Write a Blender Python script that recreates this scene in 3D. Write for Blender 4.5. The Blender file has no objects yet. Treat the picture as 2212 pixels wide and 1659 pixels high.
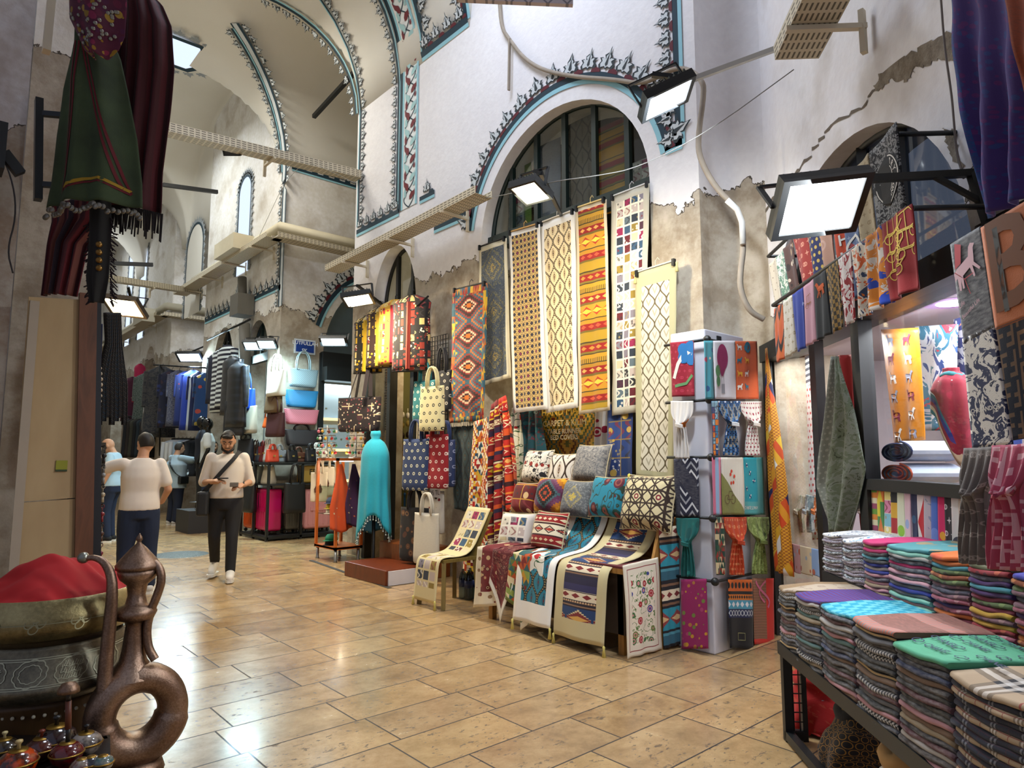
import bpy, bmesh, math, random
from mathutils import Vector, Matrix, noise
from mathutils.geometry import tessellate_polygon
random.seed(7)
SC = bpy.context.scene
COL = SC.collection
PI = math.pi
sin, cos = math.sin, math.cos
V = Vector
# ---------------------------------------------------------------- camera model (2212x1659 frame)
CF, CP, CH, CYAW = 1450.0, math.atan(160/1450.0), 1.4, math.radians(41.6)
FH = (sin(CYAW), cos(CYAW)); RH = (FH[1], -FH[0])
def ray(px, py):
 x = px-1106; y = 829.5-py
 fh = CF*cos(CP)-y*sin(CP); z = CF*sin(CP)+y*cos(CP)
 return (x*RH[0]+fh*FH[0], x*RH[1]+fh*FH[1], z)
def atz(px, py, z=0.0):
 d = ray(px, py); t = (z-CH)/d[2]; return V((d[0]*t, d[1]*t, z))
def atx(px, py, X):
 d = ray(px, py); t = X/d[0]; return V((X, d[1]*t, CH+d[2]*t))
def aty(px, py, Y):
 d = ray(px, py); t = Y/d[1]; return V((d[0]*t, Y, CH+d[2]*t))
SN = 1/math.sqrt(2)
def ats(px, py, off=0.0):            # on the plane of the 45 degree shop front, off metres in front of it
 d = ray(px, py); c = 2.6*SN-off; k = c/((d[0]-d[1])*SN); return V((d[0]*k, d[1]*k, CH+d[2]*k))
def atd(px, py, D):                  # at horizontal forward distance D
 d = ray(px, py); k = D/(d[0]*FH[0]+d[1]*FH[1]); return V((d[0]*k, d[1]*k, CH+d[2]*k))
cam = bpy.data.cameras.new('camera'); cam.sensor_width = 36.0; cam.lens = 36.0*CF/2212; cam.clip_start = .05; cam.clip_end = 200
co = bpy.data.objects.new('camera', cam); COL.objects.link(co)
co.location = (0, 0, CH); co.rotation_euler = (PI/2+CP, 0, -CYAW)
SC.camera = co
SC.view_settings.view_transform = 'Standard'; SC.view_settings.look = 'None'; SC.view_settings.gamma = 1; SC.view_settings.use_curve_mapping = False
# ---------------------------------------------------------------- shader expressions
def lin(c):
 if isinstance(c, str):
  c = c.lstrip('#'); c = [int(c[i:i+2], 16)/255 for i in (0, 2, 4)]
 return tuple((x/12.92 if x <= .04045 else ((x+.055)/1.055)**2.4) for x in c[:3])+(1,)
class E:
 def __init__(s, nt, k): s.nt = nt; s.k = k
 def _b(s, op, o, sw=False, c=None):
  n = s.nt.nodes.new('ShaderNodeMath'); n.operation = op
  a = [s, o] if not sw else [o, s]
  if c is not None: a.append(c)
  for i, x in enumerate(a):
   if isinstance(x, E): s.nt.links.new(x.k, n.inputs[i])
   elif x is not None: n.inputs[i].default_value = x
  return E(s.nt, n.outputs[0])
 def __add__(s, o): return s._b('ADD', o)
 __radd__ = __add__
 def __sub__(s, o): return s._b('SUBTRACT', o)
 def __rsub__(s, o): return s._b('SUBTRACT', o, True)
 def __mul__(s, o): return s._b('MULTIPLY', o)
 __rmul__ = __mul__
 def __truediv__(s, o): return s._b('DIVIDE', o)
 def __lt__(s, o): return s._b('LESS_THAN', o)
 def __gt__(s, o): return s._b('GREATER_THAN', o)
 def fr(s): return s._b('FRACT', None)
 def fl(s): return s._b('FLOOR', None)
 def ab(s): return s._b('ABSOLUTE', None)
 def sn(s): return s._b('SINE', None)
 def cs(s): return s._b('COSINE', None)
 def sq(s): return s._b('SQRT', None)
 def mn(s, o): return s._b('MINIMUM', o)
 def mx(s, o): return s._b('MAXIMUM', o)
 def pw(s, o): return s._b('POWER', o)
 def pp(s, o): return s._b('PINGPONG', o)
 def cl(s): return s.mn(1.0).mx(0.0)
 def wr(s): return ((s+.5).fr()-.5)         # wrap to -.5...5
class Mat:
 """one node material under construction; u, v are metres on the cloth, x, y, z world metres"""
 def __init__(s, name, uvname='UVMap'):
  s.m = bpy.data.materials.new(name); s.m.use_nodes = True; s.nt = s.m.node_tree; s.nt.nodes.clear()
  s.out = s.nt.nodes.new('ShaderNodeOutputMaterial')
  s._uv = s._pos = None
 def n(s, t, **kw):
  n = s.nt.nodes.new(t)
  for k, v in kw.items(): setattr(n, k, v)
  return n
 def link(s, a, b): s.nt.links.new(a.k if isinstance(a, E) else a, b)
 def _sep(s, sock):
  p = s.n('ShaderNodeSeparateXYZ'); s.nt.links.new(sock, p.inputs[0]); return [E(s.nt, o) for o in p.outputs]
 @property
 def uv(s):
  if not s._uv: s._uv = s._sep(s.n('ShaderNodeUVMap').outputs[0])
  return s._uv
 @property
 def u(s): return s.uv[0]
 @property
 def v(s): return s.uv[1]
 def pos(s):
  if not s._pos:
   g = s.n('ShaderNodeNewGeometry'); s._pos = s._sep(g.outputs['Position']); s._g = g
  return s._pos
 def objpos(s):
  t = s.n('ShaderNodeTexCoord'); return s._sep(t.outputs['Object'])
 def vec(s, a, b, c=0.0):
  n = s.n('ShaderNodeCombineXYZ')
  for i, x in enumerate((a, b, c)):
   if isinstance(x, E): s.link(x, n.inputs[i])
   else: n.inputs[i].default_value = x
  return n.outputs[0]
 def noise(s, scale, detail=2, vec=None, rough=.5, dist=0.0):
  n = s.n('ShaderNodeTexNoise'); n.inputs['Scale'].default_value = scale; n.inputs['Detail'].default_value = detail
  n.inputs['Roughness'].default_value = rough; n.inputs['Distortion'].default_value = dist
  if vec is None: s.pos(); vec = s._g.outputs['Position']
  s.nt.links.new(vec, n.inputs['Vector']); return E(s.nt, n.outputs[0])
 def voro(s, vec, scale=1.0, rnd=1.0, feature='F1'):
  n = s.n('ShaderNodeTexVoronoi'); n.feature = feature; n.inputs['Scale'].default_value = scale; n.inputs['Randomness'].default_value = rnd
  s.nt.links.new(vec, n.inputs['Vector'])
  d = E(s.nt, n.outputs['Distance'])
  if feature != 'F1': return d, d
  return d, s._sep(n.outputs['Color'])[0]
 def rnd(s, a, b=0.0):
  n = s.n('ShaderNodeTexWhiteNoise'); n.noise_dimensions = '2D'; s.nt.links.new(s.vec(a, b), n.inputs['Vector']); return E(s.nt, n.outputs[0])
 def mix(s, f, a, b):
  n = s.n('ShaderNodeMix'); n.data_type = 'RGBA'
  ins = [n.inputs[0], n.inputs[6], n.inputs[7]]
  for i, x in enumerate((f, a, b)):
   if isinstance(x, E): s.link(x, ins[i])
   elif i == 0: ins[0].default_value = x
   elif isinstance(x, bpy.types.NodeSocket): s.nt.links.new(x, ins[i])
   else: ins[i].default_value = lin(x)
  return E(s.nt, n.outputs[2])
 def ramp(s, f, stops, interp='CONSTANT'):
  n = s.n('ShaderNodeValToRGB'); r = n.color_ramp; r.interpolation = interp
  stops = stops[:32]
  while len(r.elements) < len(stops): r.elements.new(1.0)
  for e, (p, c) in zip(r.elements, stops): e.position = p
  for e, (p, c) in zip(r.elements, stops): e.color = lin(c)
  s.link(f, n.inputs[0]); return E(s.nt, n.outputs[0])
 def done(s, col, rough=.85, metal=0.0, bump=None, bstr=.3, bdist=.01, sheen=0.0, coat=0.0, spec=.5, emit=None, estr=0.0, trans=0.0):
  b = s.n('ShaderNodeBsdfPrincipled')
  def st(nm, x):
   if isinstance(x, E): s.link(x, b.inputs[nm])
   else: b.inputs[nm].default_value = x
  if isinstance(col, E): s.link(col, b.inputs['Base Color'])
  else: b.inputs['Base Color'].default_value = lin(col)
  st('Roughness', rough); st('Metallic', metal); st('Specular IOR Level', spec); st('Coat Weight', coat); st('Transmission Weight', trans)
  if sheen: st('Sheen Weight', sheen)
  if emit is not None:
   b.inputs['Emission Color'].default_value = lin(emit); b.inputs['Emission Strength'].default_value = estr
  if bump is not None:
   n = s.n('ShaderNodeBump'); n.inputs['Strength'].default_value = bstr; n.inputs['Distance'].default_value = bdist
   s.link(bump, n.inputs['Height']); s.nt.links.new(n.outputs[0], b.inputs['Normal'])
  s.nt.links.new(b.outputs[0], s.out.inputs[0]); s.b = b
  return s.m
_mc = {}
def flat(c, rough=.7, metal=0.0, grain=.06, **kw):
 """one colour with slight procedural variation; cached"""
 k = (c, rough, metal, grain, tuple(sorted(kw.items())))
 if k not in _mc:
  m = Mat('paint_'+str(len(_mc)))
  if grain:
   nz = m.noise(9, 3); f = (nz-.5)*2*grain+1
   base = m.n('ShaderNodeMix'); base.data_type = 'RGBA'; base.blend_type = 'MULTIPLY'; base.inputs[0].default_value = 1
   base.inputs[6].default_value = lin(c); g = m.n('ShaderNodeCombineColor')
   for i in range(3): m.link(f, g.inputs[i])
   m.nt.links.new(g.outputs[0], base.inputs[7]); col = E(m.nt, base.outputs[2])
  else: col = c
  _mc[k] = m.done(col, rough, metal, **kw)
 return _mc[k]
def emis(c, s):
 k = ('em', c, s)
 if k not in _mc:
  m = Mat('lit_'+str(len(_mc))); e = m.n('ShaderNodeEmission'); e.inputs[0].default_value = lin(c); e.inputs[1].default_value = s
  m.nt.links.new(e.outputs[0], m.out.inputs[0]); _mc[k] = m.m
 return _mc[k]
def glassmat(tint='#dfe8e8', refl=.12, key='g'):
 k = ('gl', tint, refl, key)
 if k not in _mc:
  m = Mat('glass_'+str(len(_mc))); t = m.n('ShaderNodeBsdfTransparent'); t.inputs[0].default_value = lin(tint)
  g = m.n('ShaderNodeBsdfGlossy'); g.inputs['Roughness'].default_value = .03
  fr = m.n('ShaderNodeLayerWeight'); a = E(m.nt, fr.outputs['Facing']).pw(4.0)*.6+refl*.6
  x = m.n('ShaderNodeMixShader'); m.link(a, x.inputs[0]); m.nt.links.new(t.outputs[0], x.inputs[1]); m.nt.links.new(g.outputs[0], x.inputs[2])
  m.nt.links.new(x.outputs[0], m.out.inputs[0]); _mc[k] = m.m
 return _mc[k]
# ---------------------------------------------------------------- objects
def wm(o): return (wm(o.parent) @ o.matrix_parent_inverse @ o.matrix_basis) if o.parent else o.matrix_basis.copy()
def link(name, bm, mats, parent=None, smooth=False):
 me = bpy.data.meshes.new(name)
 if smooth:
  for f in bm.faces: f.smooth = True
 bm.to_mesh(me); bm.free()
 for m in (mats if isinstance(mats, (list, tuple)) else [mats]): me.materials.append(m)
 o = bpy.data.objects.new(name, me); COL.objects.link(o)
 if parent: o.parent = parent; o.matrix_parent_inverse = wm(parent).inverted()
 return o
def tag(o, label, cat, group=None, kind=None):
 o['label'] = label; o['category'] = cat
 if group: o['group'] = group
 if kind: o['kind'] = kind
 return o
def thing(name, label, cat, loc=(0, 0, 0), group=None):
 o = bpy.data.objects.new(name, None); COL.objects.link(o); o.location = loc; o.empty_display_size = .1
 return tag(o, label, cat, group)
def struct(name, bm, mats, label=None, smooth=False, parent=None):
 o = link(name, bm, mats, parent, smooth)
 if not parent:
  o['kind'] = 'structure'
  tag(o, label or name.replace('_', ' '), name.split('_')[0])
 return o
def dup(o, parent=None, mat=None, label=None, group=None):
 c = o.copy(); COL.objects.link(c)
 if parent: c.parent = parent
 if label: c['label'] = label
 if group: c['group'] = group
 for ch in list(o.children): dup(ch, c)
 return c
def BM(): return bmesh.new()
def box(bm, a, b, mi=0, M=None):
 """axis box between corners a, b (in the frame M)"""
 xs = [(a[0], b[0]), (a[1], b[1]), (a[2], b[2])]
 vs = []
 for i in range(8):
  p = V((xs[0][i & 1], xs[1][i >> 1 & 1], xs[2][i >> 2 & 1])); vs.append(bm.verts.new(M @ p if M else p))
 for q in ((0, 2, 3, 1), (4, 5, 7, 6), (0, 1, 5, 4), (2, 6, 7, 3), (0, 4, 6, 2), (1, 3, 7, 5)):
  f = bm.faces.new([vs[i] for i in q]); f.material_index = mi
 return vs
def frame_of(a, b, up=V((0, 0, 1))):
 d = (b-a).normalized()
 s = d.cross(up)
 if s.length < 1e-4: s = d.cross(V((0, 1, 0)))
 s.normalize(); t = s.cross(d)
 return d, s, t
def bar(bm, a, b, w, h=None, mi=0, up=V((0, 0, 1))):
 """rectangular bar from a to b"""
 a, b = V(a), V(b); h = h or w
 d, s, t = frame_of(a, b, up); vs = []
 for p in (a, b):
  for i, j in ((-1, -1), (1, -1), (1, 1), (-1, 1)): vs.append(bm.verts.new(p+s*i*w/2+t*j*h/2))
 for q in ((3, 2, 1, 0), (4, 5, 6, 7), (0, 1, 5, 4), (1, 2, 6, 5), (2, 3, 7, 6), (3, 0, 4, 7)):
  f = bm.faces.new([vs[i] for i in q]); f.material_index = mi
def tube(bm, pts, r, n=8, mi=0, cap=True, closed=False):
 """tube through points; r number or list"""
 pts = [V(p) for p in pts]; N = len(pts); rings = []
 prev = None
 for i, p in enumerate(pts):
  a = pts[(i-1) % N] if closed else pts[max(i-1, 0)]; b = pts[(i+1) % N] if closed else pts[min(i+1, N-1)]
  d = (b-a); d = d.normalized() if d.length > 1e-9 else V((0, 0, 1))
  if prev is None:
   s = d.cross(V((0, 0, 1)))
   if s.length < 1e-3: s = d.cross(V((1, 0, 0)))
  else: s = prev-d*prev.dot(d)
  if s.length < 1e-6: s = d.orthogonal()
  s.normalize(); prev = s; t = d.cross(s)
  rr = r[i] if isinstance(r, (list, tuple)) else r
  rings.append([bm.verts.new(p+(s*cos(2*PI*k/n)+t*sin(2*PI*k/n))*rr) for k in range(n)])
 M = N if closed else N-1
 for i in range(M):
  A, B = rings[i], rings[(i+1) % N]
  for k in range(n):
   f = bm.faces.new((A[k], A[(k+1) % n], B[(k+1) % n], B[k])); f.material_index = mi; f.smooth = True
 if cap and not closed:
  f = bm.faces.new(rings[0][::-1]); f.material_index = mi
  f = bm.faces.new(rings[-1]); f.material_index = mi
def lathe(bm, prof, n=32, c=(0, 0, 0), mi=0, sx=1.0, sy=1.0):
 """revolve [(r, z)...] about z at c"""
 c = V(c); rings = []
 for r, z in prof:
  if r < 1e-5: rings.append([bm.verts.new(c+V((0, 0, z)))])
  else: rings.append([bm.verts.new(c+V((r*cos(2*PI*k/n)*sx, r*sin(2*PI*k/n)*sy, z))) for k in range(n)])
 for A, B in zip(rings, rings[1:]):
  for k in range(n):
   k2 = (k+1) % n
   q = [A[k % len(A)], A[k2 % len(A)], B[k2 % len(B)], B[k % len(B)]]
   q2 = []
   for x in q:
    if x not in q2: q2.append(x)
   if len(q2) > 2:
    f = bm.faces.new(q2); f.material_index = mi; f.smooth = True
def ball(bm, c, r, n=12, mi=0, sc=(1, 1, 1)):
 m = Matrix.Translation(V(c)) @ Matrix.Diagonal((*sc, 1))
 g = bmesh.ops.create_uvsphere(bm, u_segments=n, v_segments=max(6, n*2//3), radius=r, matrix=m)
 for v in g['verts']:
  for f in v.link_faces: f.material_index = mi; f.smooth = True
def poly(bm, pts, mi=0):
 f = bm.faces.new([bm.verts.new(p) for p in pts]); f.material_index = mi; return f
def sheet(bm, loops, mp, depth=None, mi=0):
 """flat polygon (outer loop + holes, 2D) mapped by mp(a, b, d); with depth also its back and its edges"""
 polys = [[V((a, b, 0)) for a, b in L] for L in loops]
 flatv = [p for L in polys for p in L]
 tri = tessellate_polygon(polys)
 fr = [bm.verts.new(mp(p.x, p.y, 0)) for p in flatv]
 for t in tri:
  try: bm.faces.new([fr[i] for i in t]).material_index = mi
  except ValueError: pass
 if depth:
  bk = [bm.verts.new(mp(p.x, p.y, depth)) for p in flatv]
  for t in tri:
   try: bm.faces.new([bk[i] for i in t[::-1]]).material_index = mi
   except ValueError: pass
  o = 0
  for L in polys:
   n = len(L)
   for i in range(n):
    j = (i+1) % n
    bm.faces.new((fr[o+i], fr[o+j], bk[o+j], bk[o+i])).material_index = mi
   o += n
def sub(o, lv=1):
 m = o.modifiers.new('s', 'SUBSURF'); m.levels = lv; m.render_levels = lv; return o
def bevel(o, w=.004, seg=2):
 m = o.modifiers.new('b', 'BEVEL'); m.width = w; m.segments = seg; m.limit_method = 'ANGLE'; return o
def remesh(o, vox=.012, sm=4):
 m = o.modifiers.new('r', 'REMESH'); m.mode = 'VOXEL'; m.voxel_size = vox; m.use_smooth_shade = True
 if sm:
  k = o.modifiers.new('k', 'SMOOTH'); k.factor = .5; k.iterations = sm
 return o
# text as 2D triangles
_tx = {}
def text2d(s, size=1.0, font=None, bold=False):
 k = (s, bold)
 if k not in _tx:
  cu = bpy.data.curves.new('t', 'FONT'); cu.body = s; cu.size = 1.0; cu.align_x = 'CENTER'; cu.align_y = 'CENTER'; cu.resolution_u = 2
  if bold: cu.offset = .018
  ob = bpy.data.objects.new('t', cu); COL.objects.link(ob); bpy.context.view_layer.update()
  me = ob.evaluated_get(bpy.context.evaluated_depsgraph_get()).to_mesh()
  _tx[k] = ([(v.co.x, v.co.y) for v in me.vertices], [tuple(p.vertices) for p in me.polygons])
  bpy.data.objects.remove(ob); bpy.data.curves.remove(cu)
 vs, fs = _tx[k]
 return [(x*size, y*size) for x, y in vs], fs
def put2d(bm, shape, mp, mi):
 vs, fs = shape; b = [bm.verts.new(mp(x, y)) for x, y in vs]
 for f in fs:
  try: bm.faces.new([b[i] for i in f]).material_index = mi
  except ValueError: pass
def shape(pts): return (list(pts), [tuple(range(len(pts)))])
def tri_shape(pts):
 t = tessellate_polygon([[V((a, b, 0)) for a, b in pts]]); return (list(pts), [tuple(x) for x in t])
def xf(sh, dx=0, dy=0, s=1.0, rot=0.0, sx=1.0):
 c, d = cos(rot), sin(rot)
 return ([((x*sx*c-y*d)*s+dx, (x*sx*d+y*c)*s+dy) for x, y in sh[0]], sh[1])
def circle2d(r, n=20, cx=0, cy=0, ry=None): return shape([(cx+r*cos(2*PI*k/n), cy+(ry or r)*sin(2*PI*k/n)) for k in range(n)])
def ring2d(r0, r1, n=32, cx=0, cy=0, a0=0, a1=2*PI, sy=1.0):
 vs = []; fs = []
 for k in range(n+1):
  a = a0+(a1-a0)*k/n
  vs += [(cx+r0*cos(a), cy+r0*sin(a)*sy), (cx+r1*cos(a), cy+r1*sin(a)*sy)]
 for k in range(n): fs.append((2*k, 2*k+1, 2*k+3, 2*k+2))
 return vs, fs
def line2d(pts, w):
 vs = []; fs = []; q = [pts[0]]
 for a, b in zip(pts, pts[1:]):
  k = max(1, min(24, int(math.hypot(b[0]-a[0], b[1]-a[1])/.03))); q += [(lerp(a[0], b[0], i/k), lerp(a[1], b[1], i/k)) for i in range(1, k+1)]
 pts = q
 N = len(pts)
 for i, (x, y) in enumerate(pts):
  a = pts[max(i-1, 0)]; b = pts[min(i+1, N-1)]; dx, dy = b[0]-a[0], b[1]-a[1]; l = math.hypot(dx, dy) or 1
  vs += [(x-dy/l*w/2, y+dx/l*w/2), (x+dy/l*w/2, y-dx/l*w/2)]
 for i in range(N-1): fs.append((2*i, 2*i+1, 2*i+3, 2*i+2))
 return vs, fs
# ---------------------------------------------------------------- cloth
def cloth(name, P, w, h, mats, nu=12, nv=24, th=.004, parent=None, decals=(), wob=.0, seed=0):
 """two-sided cloth: P(s, t) -> point, s across 0..1, t down 0..1; uv in metres; decals = [(shape2d in metres from top left, slot)]"""
 bm = BM(); uvl = bm.loops.layers.uv.new('UVMap')
 def nrm(s, t):
  e = 1e-3
  a = P(min(s+e, 1), t)-P(max(s-e, 0), t); b = P(s, min(t+e, 1))-P(s, max(t-e, 0))
  n = b.cross(a); return n.normalized() if n.length > 1e-12 else V((0, 0, 1))
 def Q(s, t):
  p = P(s, t)
  if wob:
   p = p+nrm(s, t)*wob*noise.noise(V((s*w*4+seed*3.1, t*h*3+seed, seed)))
  return p
 F = []; B = []
 for j in range(nv+1):
  fr = []; br = []
  for i in range(nu+1):
   s, t = i/nu, j/nv; p = Q(s, t); n = nrm(s, t)
   fr.append(bm.verts.new(p)); br.append(bm.verts.new(p-n*th))
  F.append(fr); B.append(br)
 def face(vs, st):
  f = bm.faces.new(vs); f.smooth = True
  for l, (a, b) in zip(f.loops, st): l[uvl].uv = (a*w, b*h)
 for j in range(nv):
  for i in range(nu):
   s0, s1, t0, t1 = i/nu, (i+1)/nu, j/nv, (j+1)/nv
   face((F[j][i], F[j+1][i], F[j+1][i+1], F[j][i+1]), ((s0, t0), (s0, t1), (s1, t1), (s1, t0)))
   face((B[j][i], B[j][i+1], B[j+1][i+1], B[j+1][i]), ((s0, t0), (s1, t0), (s1, t1), (s0, t1)))
 for i in range(nu):
  s0, s1 = i/nu, (i+1)/nu
  face((F[0][i], F[0][i+1], B[0][i+1], B[0][i]), ((s0, 0), (s1, 0), (s1, 0), (s0, 0)))
  face((F[nv][i], B[nv][i], B[nv][i+1], F[nv][i+1]), ((s0, 1), (s0, 1), (s1, 1), (s1, 1)))
 for j in range(nv):
  t0, t1 = j/nv, (j+1)/nv
  face((F[j][0], B[j][0], B[j+1][0], F[j+1][0]), ((0, t0), (0, t0), (0, t1), (0, t1)))
  face((F[j][nu], F[j+1][nu], B[j+1][nu], B[j][nu]), ((1, t0), (1, t1), (1, t1), (1, t0)))
 for sh, mi in decals:
  def mp(x, y):
   s, t = min(max(x/w, 0), 1), min(max(y/h, 0), 1); return Q(s, t)+nrm(s, t)*.003
  put2d(bm, sh, mp, mi)
 return link(name, bm, mats, parent)
def lerp(a, b, t): return a+(b-a)*t
def quadP(tl, tr, bl, br, nrm=None, fold=0.0, nf=3.0, ph=0.0, sag=0.0):
 """cloth surface hanging between four corners with vertical folds of depth fold that grow downward"""
 tl, tr, bl, br = V(tl), V(tr), V(bl), V(br)
 n = nrm or (bl-tl).cross(tr-tl).normalized()
 def P(s, t):
  p = tl.lerp(tr, s).lerp(bl.lerp(br, s), t)
  p = p+n*fold*(.25+.75*t)*sin(2*PI*nf*s+ph+t*1.3)
  if sag: p = p-V((0, 0, 1))*sag*4*s*(1-s)*(1-t)
  return p
 return P
def pathP(pts, side, w):
 """cloth of width w that follows a polyline (top to bottom of the cloth); side = unit vector across"""
 pts = [V(p) for p in pts]; side = V(side).normalized(); L = [0]
 for a, b in zip(pts, pts[1:]): L.append(L[-1]+(b-a).length)
 tot = L[-1]
 def P(s, t):
  d = t*tot; k = 0
  while k < len(L)-2 and d > L[k+1]: k += 1
  f = (d-L[k])/max(L[k+1]-L[k], 1e-9); return pts[k].lerp(pts[k+1], f)+side*(s-.5)*w
 P.length = tot
 return P
def smoothpts(pts, it=2):
 pts = [V(p) for p in pts]
 for _ in range(it):
  q = [pts[0]]
  for a, b in zip(pts, pts[1:]): q += [a.lerp(b, .25), a.lerp(b, .75)]
  q.append(pts[-1]); pts = q
 return pts
ORD = ['topmost', 'second', 'third', 'fourth', 'fifth', 'sixth', 'seventh', 'eighth', 'ninth', 'tenth', 'eleventh', 'twelfth', 'thirteenth', 'fourteenth', 'fifteenth', 'sixteenth', 'seventeenth', 'eighteenth', 'nineteenth', 'twentieth', 'twenty-first', 'twenty-second']
def area(nm, loc, tgt, w, h, e, col, spread=PI):
 l = bpy.data.lights.new(nm, 'AREA'); l.shape = 'RECTANGLE'; l.size = w; l.size_y = h; l.energy = e; l.color = col; l.spread = spread
 o = bpy.data.objects.new(nm, l); COL.objects.link(o); o.location = loc
 d = (V(tgt)-V(loc)).normalized(); o.rotation_euler = d.to_track_quat('-Z', 'Y').to_euler(); return o
def point(nm, loc, e, col, r=.1):
 l = bpy.data.lights.new(nm, 'POINT'); l.energy = e; l.color = col; l.shadow_soft_size = r
 o = bpy.data.objects.new(nm, l); COL.objects.link(o); o.location = loc; return o
# ================================================================ setting
XM, YB, YA, XL, ZS = 4.9, 9.2, 11.95, 0.8, 6.85
Y0 = 3.09                                   # corner of the big wall next to the chamfer
def plaster(name, lo='#8a7a66', hi='#e4e1e2', zl=3.7, amp=.45, tint=None, bands=True, stain=0.0):
 m = Mat(name); x, y, z = m.pos()
 n1 = m.noise(1.1, 5, rough=.6); n2 = m.noise(4.0, 6, rough=.65); n3 = m.noise(16, 4)
 edge = z-(n1-.5)*2*amp-(n2-.5)*.35-zl                       # <0 below the ragged plaster edge
 low = m.ramp(n2, [(0, '#8a7f70'), (.40, '#978b7a'), (.5, '#aa9f8d'), (.58, '#b5ab9b'), (.75, '#c4bcae')], 'LINEAR')
 patch = m.ramp(m.noise(2.3, 6, rough=.7), [(0, '#85786a'), (.42, lo), (.56, '#b8afa0'), (1, '#cfc9c0')], 'LINEAR')
 low = m.mix(.55, low, patch)
 high = m.ramp(n1*.6+n3*.4, [(0, hi), (.42, hi), (.72, '#f0eeee')], 'LINEAR')
 if stain:
  high = m.mix((m.noise(1.7, 5)-.52).mx(0.0)*6*stain, high, '#a3937c')
 c = m.mix(edge > 0.0, low, high)
 crack = ((edge.ab()-.006-(n3-.5)*.02) < 0.0)
 c = m.mix(crack, c, '#4c443b')
 return m.done(c, .9, bump=n2*.5+n3*.25+(edge > 0.0)*.9, bstr=.45, bdist=.02)
MW = plaster('plaster_arcade')
MW2 = plaster('plaster_far', zl=4.2, amp=.5, stain=.5, hi='#d9d4ca')
MWS = plaster('plaster_shop', zl=2.6, amp=.5, hi='#e6e2e2', stain=.35)
MWL = plaster('plaster_pier', zl=3.4, amp=1.0, lo='#8f7259', hi='#c9bfb8', stain=.8)
m = Mat('vault_plaster'); n = m.noise(.9, 4); n2 = m.noise(14, 3)
MV = m.done(m.ramp(n, [(0, '#d8d3c6'), (.5, '#dedacf'), (1, '#e6e3da')], 'LINEAR'), .9, bump=n2, bstr=.15, bdist=.01)
TEAL, PALE, MARO, GRY = flat('#16323f', .8), flat('#8fc3cf', .8), flat('#5a1220', .8), flat('#8d9396', .8)
LEAFW = flat('#c8ced0', .85)
DKF = flat('#0f1315', .45)      # dark painted metal
DGR = flat('#122522', .45)
# floor of travertine planks (rows along X, 0.361 m deep)
m = Mat('travertine'); x, y, z = m.pos()
row = ((y-.125)/.361); r = row.fl(); fy = row.fr()
wid = m.rnd(r, 3.0)*.16+.56
cx = (x+m.rnd(r, 9.0)*5)/wid; k = cx.fl(); fx = cx.fr()
idr = m.rnd(k, r)
gap = ((fy.mn(1-fy))*.361 < .0045).mx((fx.mn(1-fx))*wid < .0045)
gv = m.vec(x*1.9+idr*9, y*2.2+idr*31, idr*5)
n1 = m.noise(1.7, 12, gv, .74, .15); n2 = m.noise(26, 5, m.vec(x*.8, y*1.5, idr*7), .7)
base = m.ramp(n1, [(.3, '#6a5239'), (.42, '#8f7250'), (.5, '#a78860'), (.58, '#b99b70'), (.72, '#c9b088')], 'LINEAR')
tint = m.ramp(idr, [(0, '#8f7250'), (.3, '#b8986a'), (.5, '#9c8262'), (.7, '#c4a678'), (1, '#a98c60')], 'LINEAR')
c = m.mix(.5, base, tint)
pit = ((n2-.40) < 0.0)*((m.noise(2.4, 3)-.47) > 0.0)
c = m.mix(pit*.85, c, '#4a3826'); c = m.mix(gap, c, '#2a2019')
MFLOOR = m.done(c, (n1-.5)*.22+.24+gap*.4+pit*.35, bump=(1-gap)*.6-pit*.25+n1*.06, bstr=.22, bdist=.004, spec=.6, coat=.12)
m.b.inputs['Coat Roughness'].default_value = .09
bm = BM(); sheet(bm, [[(-7, -6), (14, -6), (14, 40), (-7, 40)]], lambda a, b, d: V((a, b, -d)), .2)
struct('floor', bm, MFLOOR, 'polished travertine plank floor of the bazaar lane')
# drain strip and manhole
bm = BM(); bar(bm, (4.2, 8.9, .002), (3.96, 6.45, .002), .05, .008); struct('trim_1', bm, flat('#3a3631', .6), 'dark channel strip in the floor beside the wooden step')
m = Mat('manhole_iron'); vv = m.voro(m.vec(*m.pos()[:2]), 55)[0]
MH = m.done(m.mix(vv < .4, '#3d3f3d', '#6d716e'), .5, .6, bump=vv, bstr=.5)
p = atz(390, 1198); bm = BM(); lathe(bm, [(0, .006), (.36, .006), (.38, .0)], 40, p); tag(link('manhole_cover', bm, MH), 'round dark metal manhole cover set in the floor behind the walking man', 'manhole cover')
# ---- arcade wall with the big arched opening and the small shop door
def arcpts(c, z, r, h, n=28, a0=0.0, a1=PI): return [(c+r*cos(a0+(a1-a0)*i/n), z+h*sin(a0+(a1-a0)*i/n)) for i in range(n+1)]
AC, AZ, AR = 4.84, 3.93, 1.235              # big arch: centre y, springing z, radius
DC, DZ, DR = 8.03, 3.45, .57                # door arch
loop = [(Y0, 0), (Y0, 12), (YB, 12), (YB, 0), (DC+DR, 0)]+arcpts(DC, DZ, DR, .95, 20)[0:]+[(DC-DR, 0), (AC+AR, 0)]+arcpts(AC, AZ, AR, 1.22)+[(AC-AR, 0)]
bm = BM(); sheet(bm, [loop], lambda a, b, d: V((XM+d, a, b)), .55); struct('wall_right', bm, MW, 'white plastered arcade wall with the tall arched shop window')
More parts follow.
